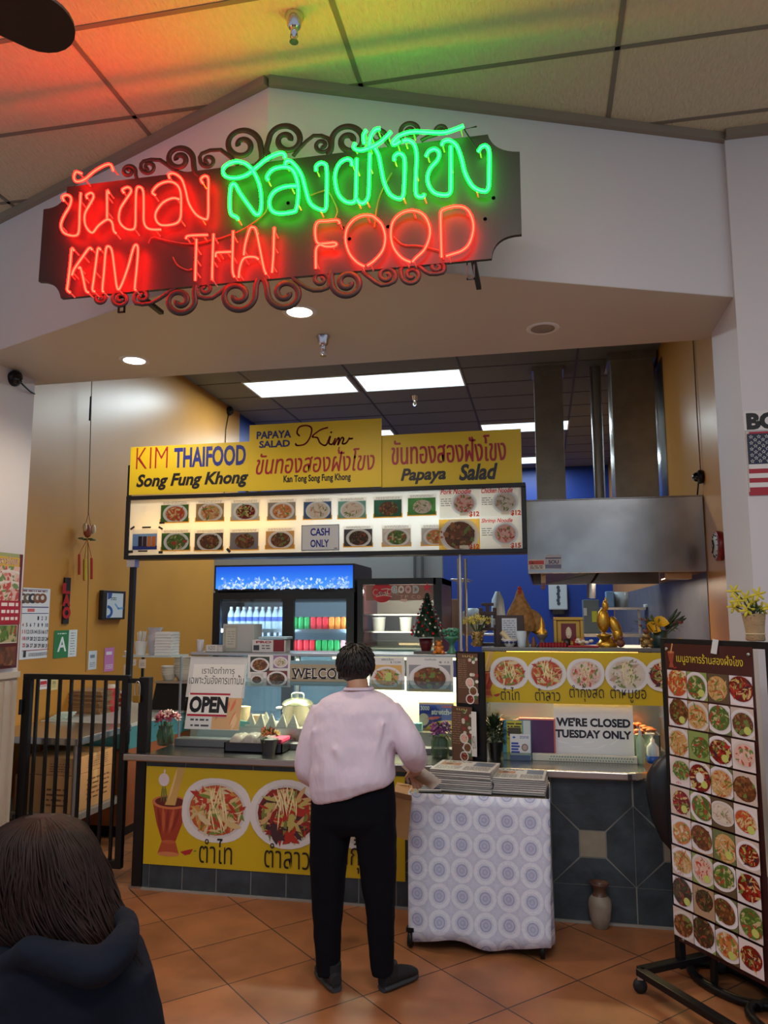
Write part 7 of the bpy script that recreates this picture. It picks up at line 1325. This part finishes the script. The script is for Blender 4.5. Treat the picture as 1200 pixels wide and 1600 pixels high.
o = sh_.build('sweatshirt', mat('pale_pink_fleece', (224, 212, 228), .9, bump=.55, bs=7, stretch=(1.3, 1.3, .5), bd=.05), P1); o['label'] = 'pale pink crew neck sweatshirt, slanted at the hem'; remesh(o, .011, 6, [(.26, .03), (.11, .012)])
rb = MB(); ri = [pring(1076.5, 1076.5, 536, 585, .064, 3.80, 28), pring(1072, 1072, 540, 581, .058, 3.805, 28)]; rb.loft(ri, caps=False); o = rb.build('collar_rib', mat('pale_pink_fleece'), P1); so_ = o.modifiers.new('thick', 'SOLIDIFY'); so_.thickness = .008; o.modifiers.new('s', 'SUBSURF').levels = 1
tr = MB(); tr.loft([pring(1205, 1205, 494, 612, .11, 3.76), pring(1245, 1245, 488, 617, .125, 3.755), pring(1280, 1280, 487, 618, .125, 3.75), pring(1300, 1300, 490, 616, .1, 3.75)])
tr.loft([pring(1262, 1262, 489, 552, .105, 3.75), pring(1300, 1300, 487, 549, .1, 3.745), pring(1340, 1340, 486, 542, .088, 3.735), pring(1380, 1380, 487, 538, .078, 3.725), pring(1430, 1430, 490, 534, .07, 3.715), pring(1480, 1480, 493, 530, .062, 3.71), pring(1512, 1512, 496, 530, .058, 3.71), pring(1522, 1522, 497, 530, .055, 3.705)])
tr.loft([pring(1262, 1262, 550, 617, .105, 3.75), pring(1300, 1300, 556, 618, .1, 3.745), pring(1340, 1340, 561, 619, .088, 3.735), pring(1380, 1380, 566, 618, .078, 3.725), pring(1430, 1430, 573, 617, .07, 3.715), pring(1480, 1480, 577, 616, .062, 3.71), pring(1512, 1512, 581, 615, .058, 3.71), pring(1522, 1522, 582, 614, .055, 3.705)])
o = tr.build('trousers', mat('black_cotton', (11, 12, 19), .9, spec=.15), P1); remesh(o, .009, 4, [(.1, .012)])
def shoe(heel, toe, name='shoe'):
    h, e_ = V((heel[0], heel[1], 0)), V((toe[0], toe[1], 0)); d = (e_ - h); l = d.length; d.normalize(); w = V((d.y, -d.x, 0)); so, up = MB(), MB()
    ks = [(0, .026), (.02, .034), (.08, .036), (.14, .040), (.19, .043), (.225, .036), (.245, .016)]
    sc_ = l / .245
    def ring(k, wd, z0, z1, f=1): c = h + d * (k * sc_); return [c + w * (wd * cos(a) * f) + V((0, 0, z0 + (z1 - z0) * (.5 + .5 * sin(a)))) for a in [2 * pi * i / 16 for i in range(16)]]
    so.loft([ring(k, wd * 1.06, 0.0, .034) for k, wd in ks]); hh = [.075, .095, .095, .085, .068, .055, .04]
    up.loft([ring(k, wd, .015, z_) for (k, wd), z_ in zip(ks, hh)]); up.tube([h + d * .055 * sc_ + V((0, 0, .06)), h + d * .05 * sc_ + V((0, 0, .115))], [.042, .04], 14)
    o = up.build('shoe_upper', mat('black_canvas', (26, 26, 30), .8), P1); o.modifiers.new('s', 'SUBSURF').levels = 1; o = so.build('shoe_sole', mat('grey_rubber_sole', (52, 54, 58), .6), P1); o.modifiers.new('s', 'SUBSURF').levels = 1
hl, hr = at(524, 1555, Z=0), at(595, 1554, Z=0); shoe((hl.x, hl.y + .02), (hl.x - .135, hl.y + .205)); shoe((hr.x, hr.y + .02), (hr.x + .13, hr.y + .205))
hc = pt(556, 1038, 3.84); s = px(hc)
bd = MB(); bd.ball(hc + V((0, .005, -.008)), (.072, .088, .1), 22); bd.ball(hc + V((0, .055, -.06)), (.05, .045, .05), 16); bd.ball(hc + V((0, .098, -.025)), (.013, .018, .022), 10)   # head, jaw, nose
for sg in (-1, 1): bd.ball(hc + V((sg * .078, .01, -.022)), (.012, .018, .03), 10); bd.ball(hc + V((sg * .03, .082, .0)), (.014, .01, .009), 8)
bd.ball(hc + V((0, .092, -.062)), (.022, .012, .008), 8)
bd.tube([hc + V((0, -.01, -.03)), pt(560, 1075, 3.80), pt(560, 1095, 3.80)], [.052, .053, .052], 16)
bd.loft([pring(1098, 1098, 520, 600, .06, 3.79), pring(1130, 1130, 505, 610, .1, 3.78), pring(1190, 1190, 508, 604, .1, 3.76), pring(1260, 1260, 496, 610, .1, 3.755), pring(1300, 1300, 495, 612, .09, 3.75)])
limb(bd, [pt(512, 1105, 3.78), pt(488, 1145, 3.76), pt(481, 1188, 3.75), pt(490, 1212, 3.92), pt(505, 1210, 4.03)], [.045, .044, .04, .034, .027]); limb(bd, [pt(604, 1104, 3.78), pt(626, 1138, 3.76), pt(642, 1172, 3.78), pt(648, 1192, 3.95), pt(647, 1199, 4.02)], [.045, .044, .04, .032, .026])
for xs in ((515, 512, 512), (586, 594, 598)): limb(bd, [pt(xs[0], 1290, 3.75), pt(xs[1], 1390, 3.725), pt(xs[2], 1515, 3.71)], [.075, .055, .042])
def hand(b, wr, d, up, side, curl=1.0):
    d = d.normalized(); w = d.cross(up).normalized(); nrm = w.cross(d)
    rings = [[wr + d * k + w * (ww * cos(a)) + nrm * (th * sin(a)) for a in [2 * pi * i / 14 for i in range(14)]] for k, ww, th in ((-.02, .025, .019), (.01, .03, .017), (.05, .039, .015), (.078, .038, .012))]
    b.loft(rings)
    for f, l in ((-.028, .062), (-.009, .072), (.010, .068), (.028, .054)):
        c = wr + d * .07 + w * f; d2 = (d - nrm * .45 * curl).normalized(); d3 = (d2 - nrm * .9 * curl).normalized(); d4 = (d3 - nrm * .8 * curl + d * 0).normalized()
        p0, p1 = c, c + d2 * l * .5; p2 = p1 + d3 * l * .32; p3 = p2 + d4 * l * .25; b.tube([p0, p1, p2, p3], [.0095, .009, .0085, .007], 10)
    c = wr + d * .02 + w * side * .026; a1 = c + (w * side * .75 + d * .6 - nrm * .3).normalized() * .038; b.tube([c, a1, a1 + (d * .8 - w * side * .2 - nrm * .5).normalized() * .032], [.013, .0105, .008], 10)
wr = pt(647, 1200, 4.02); hand(bd, wr + V((0, .012, -.01)), V((0, .75, -.55)), V((-.3, .4, .8)), -1); hand(bd, pt(506, 1210, 4.05), V((.5, .8, -.1)), V((0, .1, 1)), 1, .6)
o = bd.build('body', SKIN, P1); remesh(o, .0048, 3)
hb = MB(); hb.ball(hc + V((0, -.006, .008)), (28 * s, .097, .096), 28); hb.ball(hc + V((0, -.045, -.03)), (25 * s, .05, .055), 18); R = random.Random(4)
for i in range(420):
    a = R.uniform(0, 2 * pi); u = R.uniform(-.35, 1); e_ = math.asin(u); n_ = V((cos(a) * cos(e_), sin(a) * cos(e_), sin(e_)))
    if n_.y > .35 and n_.z < .55: continue
    q = hc + V((n_.x * 27.6 * s, n_.y * .096 - .006, n_.z * .097 + .008)); dn = V((n_.x * .3, -abs(n_.y) * .1, -1)) - n_ * 0; dn = (dn - n_ * dn.dot(n_)).normalized() + n_ * .16; l = R.uniform(.02, .04); hb.tube([q, q + dn * l * .5 + n_ * .004, q + dn * l], [.0042, .0038, .0008], 5)
o = hb.build('hair', mat('black_hair', (24, 19, 18), .45, bump=.5, bs=90, stretch=(1, 1, .3)), P1); o['label'] = 'short black hair cropped at the nape'
b = MB(); q = wr + V((.0, .06, -.03)); U_ = V((.62, .1, -.5)).normalized()
b.loft([[q + V((-.05, -.02, .045)) + V((.055 * k * c + .16 * f, .02 * f - .01 * sin(3 * f), -.11 * f + .03 * k * d)) for c, d in ((-.5, -.8), (.5, .8), (.5, .86), (-.5, -.74))] for k, f in ((.8, 0), (1, .3), (1, .7), (.9, 1))]); tg = b.build('banknote', mat('pale_paper_slip', (224, 218, 202), .6, var=.12, vs=40)); tag(tg, 'folded pale paper slip held in the right hand over the newspapers', 'paper')
# seated woman close to the camera
P2 = thing('person', 'person with long dark hair and a navy hoodie seated at the bottom left corner', 'person', (-1.15, 1.62, 0)); Yg = 1.62; NAVYF = mat('navy_fleece', (20, 25, 37), .95, bump=.5, bs=8, bd=.04, spec=.2)
hd = MB(); hd.loft([pring(1440, 1440, 40, 120, .07, 1.62), pring(1462, 1462, 10, 175, .1, 1.62), pring(1490, 1485, -50, 208, .13, 1.62), pring(1525, 1515, -85, 222, .14, 1.62), pring(1580, 1570, -100, 231, .145, 1.62), pring(1640, 1630, -105, 240, .15, 1.62), pring(1760, 1750, -95, 235, .15, 1.62), pring(1900, 1890, -95, 235, .15, 1.62)])
limb(hd, [pt(2, 1512, 1.52), pt(45, 1486, 1.495), pt(105, 1502, 1.485), pt(155, 1510, 1.495), pt(188, 1484, 1.53), pt(200, 1450, 1.60), pt(180, 1425, 1.66)], [.018, .03, .036, .038, .034, .026, .016])
limb(hd, [pt(195, 1520, 1.62), pt(215, 1640, 1.66), pt(190, 1780, 1.75), pt(130, 1830, 1.95)], [.062, .058, .052, .045]); limb(hd, [pt(-70, 1520, 1.62), pt(-110, 1640, 1.66), pt(-100, 1780, 1.75), pt(-40, 1830, 1.95)], [.062, .058, .052, .045])
o = hd.build('hoodie', NAVYF, P2); o['label'] = 'navy fleece hoodie with the hood down'; remesh(o, .009, 4, [(.12, .022)])
g0 = pt(60, 1352, 1.63); s = px(g0); bd = MB(); bd.ball(g0, (.075, .09, .105), 20); bd.ball(g0 + V((-.035, .045, -.06)), (.045, .045, .05), 14); bd.ball(g0 + V((-.055, .088, -.03)), (.013, .016, .02), 8); bd.ball(pt(21, 1400, 1.512), (.008, .01, .026), 10); bd.tube([pt(20, 1402, 1.515), g0 + V((-.03, 0, -.03))], .012, 8); bd.tube([g0 + V((0, 0, -.06)), pt(75, 1440, 1.63), pt(75, 1470, 1.63)], [.05, .055, .07], 14)
bd.loft([pring(1470, 1470, -30, 190, .09, 1.62), pring(1600, 1600, -60, 200, .1, 1.62), pring(1890, 1890, -60, 210, .12, 1.62)]); zs3 = at(75, 1900, Y=1.62).z
for xx in (20, 160): a = pt(xx, 1890, 1.62); a.z = .55; limb(bd, [a, V((a.x, 2.05, .53)), V((a.x, 2.08, .05))], [.075, .06, .045])
limb(bd, [pt(195, 1520, 1.62), pt(212, 1640, 1.66), pt(190, 1780, 1.75), pt(130, 1830, 1.97)], [.045, .04, .035, .026]); limb(bd, [pt(-70, 1520, 1.62), pt(-105, 1640, 1.66), pt(-100, 1780, 1.75), pt(-40, 1830, 1.97)], [.045, .04, .035, .026])
hand(bd, pt(128, 1832, 1.98), V((-.3, .9, 0)), V((0, 0, 1)), -1, .5); hand(bd, pt(-38, 1832, 1.98), V((.3, .9, 0)), V((0, 0, 1)), 1, .5)
o = bd.build('body', SKIN, P2); remesh(o, .006, 3)
tr = MB(); hp = pt(80, 1890, 1.62); tr.loft([[V((hp.x + .17 * cos(a), 1.64 + .15 * sin(a), z_)) for a in [2 * pi * i / 20 for i in range(20)]] for z_ in (.72, .6, .5, .465)])
for xx in (20, 160): a = pt(xx, 1890, 1.62); limb(tr, [V((a.x, 1.66, .545)), V((a.x, 1.9, .54)), V((a.x, 2.07, .52)), V((a.x, 2.09, .3)), V((a.x, 2.09, .08))], [.085, .08, .075, .06, .055])
o = tr.build('trousers', mat('dark_denim', (30, 34, 46), .9), P2); remesh(o, .012, 3)
for xx in (20, 160): a = pt(xx, 1890, 1.62); b = MB(); b.ball((a.x, 2.15, .045), (.042, .12, .045), 14); b.build('shoe', mat('black_canvas'), P2)
hr_ = MB(); HO_ = [(1274, 48, 76, .02), (1281, 25, 100, .06), (1298, 4, 119, .085), (1325, -8, 136, .1), (1360, -16, 149, .108), (1395, -18, 160, .105), (1425, -8, 172, .1), (1448, 10, 184, .095), (1472, 30, 196, .08), (1488, 70, 200, .05)]
hr_.loft([pring(y, y, a, b, dp, 1.615, 30, 1) for y, a, b, dp in HO_])
R = random.Random(9); crown = pt(62, 1276, 1.60)
def lerp_o(y):
    for (y0, a0, b0, d0), (y1, a1, b1, d1) in zip(HO_[:-1], HO_[1:]):
        if y <= y1: f = (y - y0) / (y1 - y0); return a0 + (a1 - a0) * f, b0 + (b1 - b0) * f, d0 + (d1 - d0) * f
    return HO_[-1][1], HO_[-1][2] + (y - 1488) * .5, .06
for i in range(1000):
    ph0 = R.uniform(pi * .92, 2.1 * pi) if i % 6 else R.uniform(-.5, .6); yend = R.uniform(1410, 1500 if i % 3 else 1520); ph = ph0; pts = []; wob = ph0 * 5 + R.uniform(-.7, .7); drift = R.uniform(-.3, .3); off = R.uniform(.99, 1.09)
    for k in range(11):
        y = 1276 + (yend - 1276) * (k / 10) ** 1.15; a, b, dp = lerp_o(y); c_ = (a + b) / 2; w_ = (b - a) / 2
        ph_ = ph0 + drift * (k / 10) ** 2
        x = c_ + w_ * cos(ph_) * off + 6 * sin(wob + k * .6) * (k / 10); pts.append(pt(x, y, 1.615) + V((0, dp * sin(ph_) * off + .003 * sin(wob * 2 + k), 0)))
    r_ = R.uniform(.0016, .0034); hr_.tube(catmull(pts, 2), [r_] * 17 + [r_ * .7, r_ * .4, r_ * .2, r_ * .1], 5)
o = hr_.build('hair', mat('dark_brown_hair', (42, 24, 19), .6, spec=.25, var=.5, vs=30, stretch=(1, 1, .1)), P2); o['label'] = 'long dark brown hair over the hood'
ct = thing('dining_chair', 'plain dark chair under the seated person in the hoodie', 'chair', (hp.x, 1.66, 0)); DK = mat('dark_chair', (40, 36, 36), .5)
MB().box(hp.x - .21, hp.x + .21, 1.47, 1.9, .42, .455).build('seat', DK, ct, bevel=.01)
for x in (-.19, .19):
    for y in (1.49, 1.88): MB().box(hp.x + x - .015, hp.x + x + .015, y - .015, y + .015, 0, .42).build('leg', DK, ct)
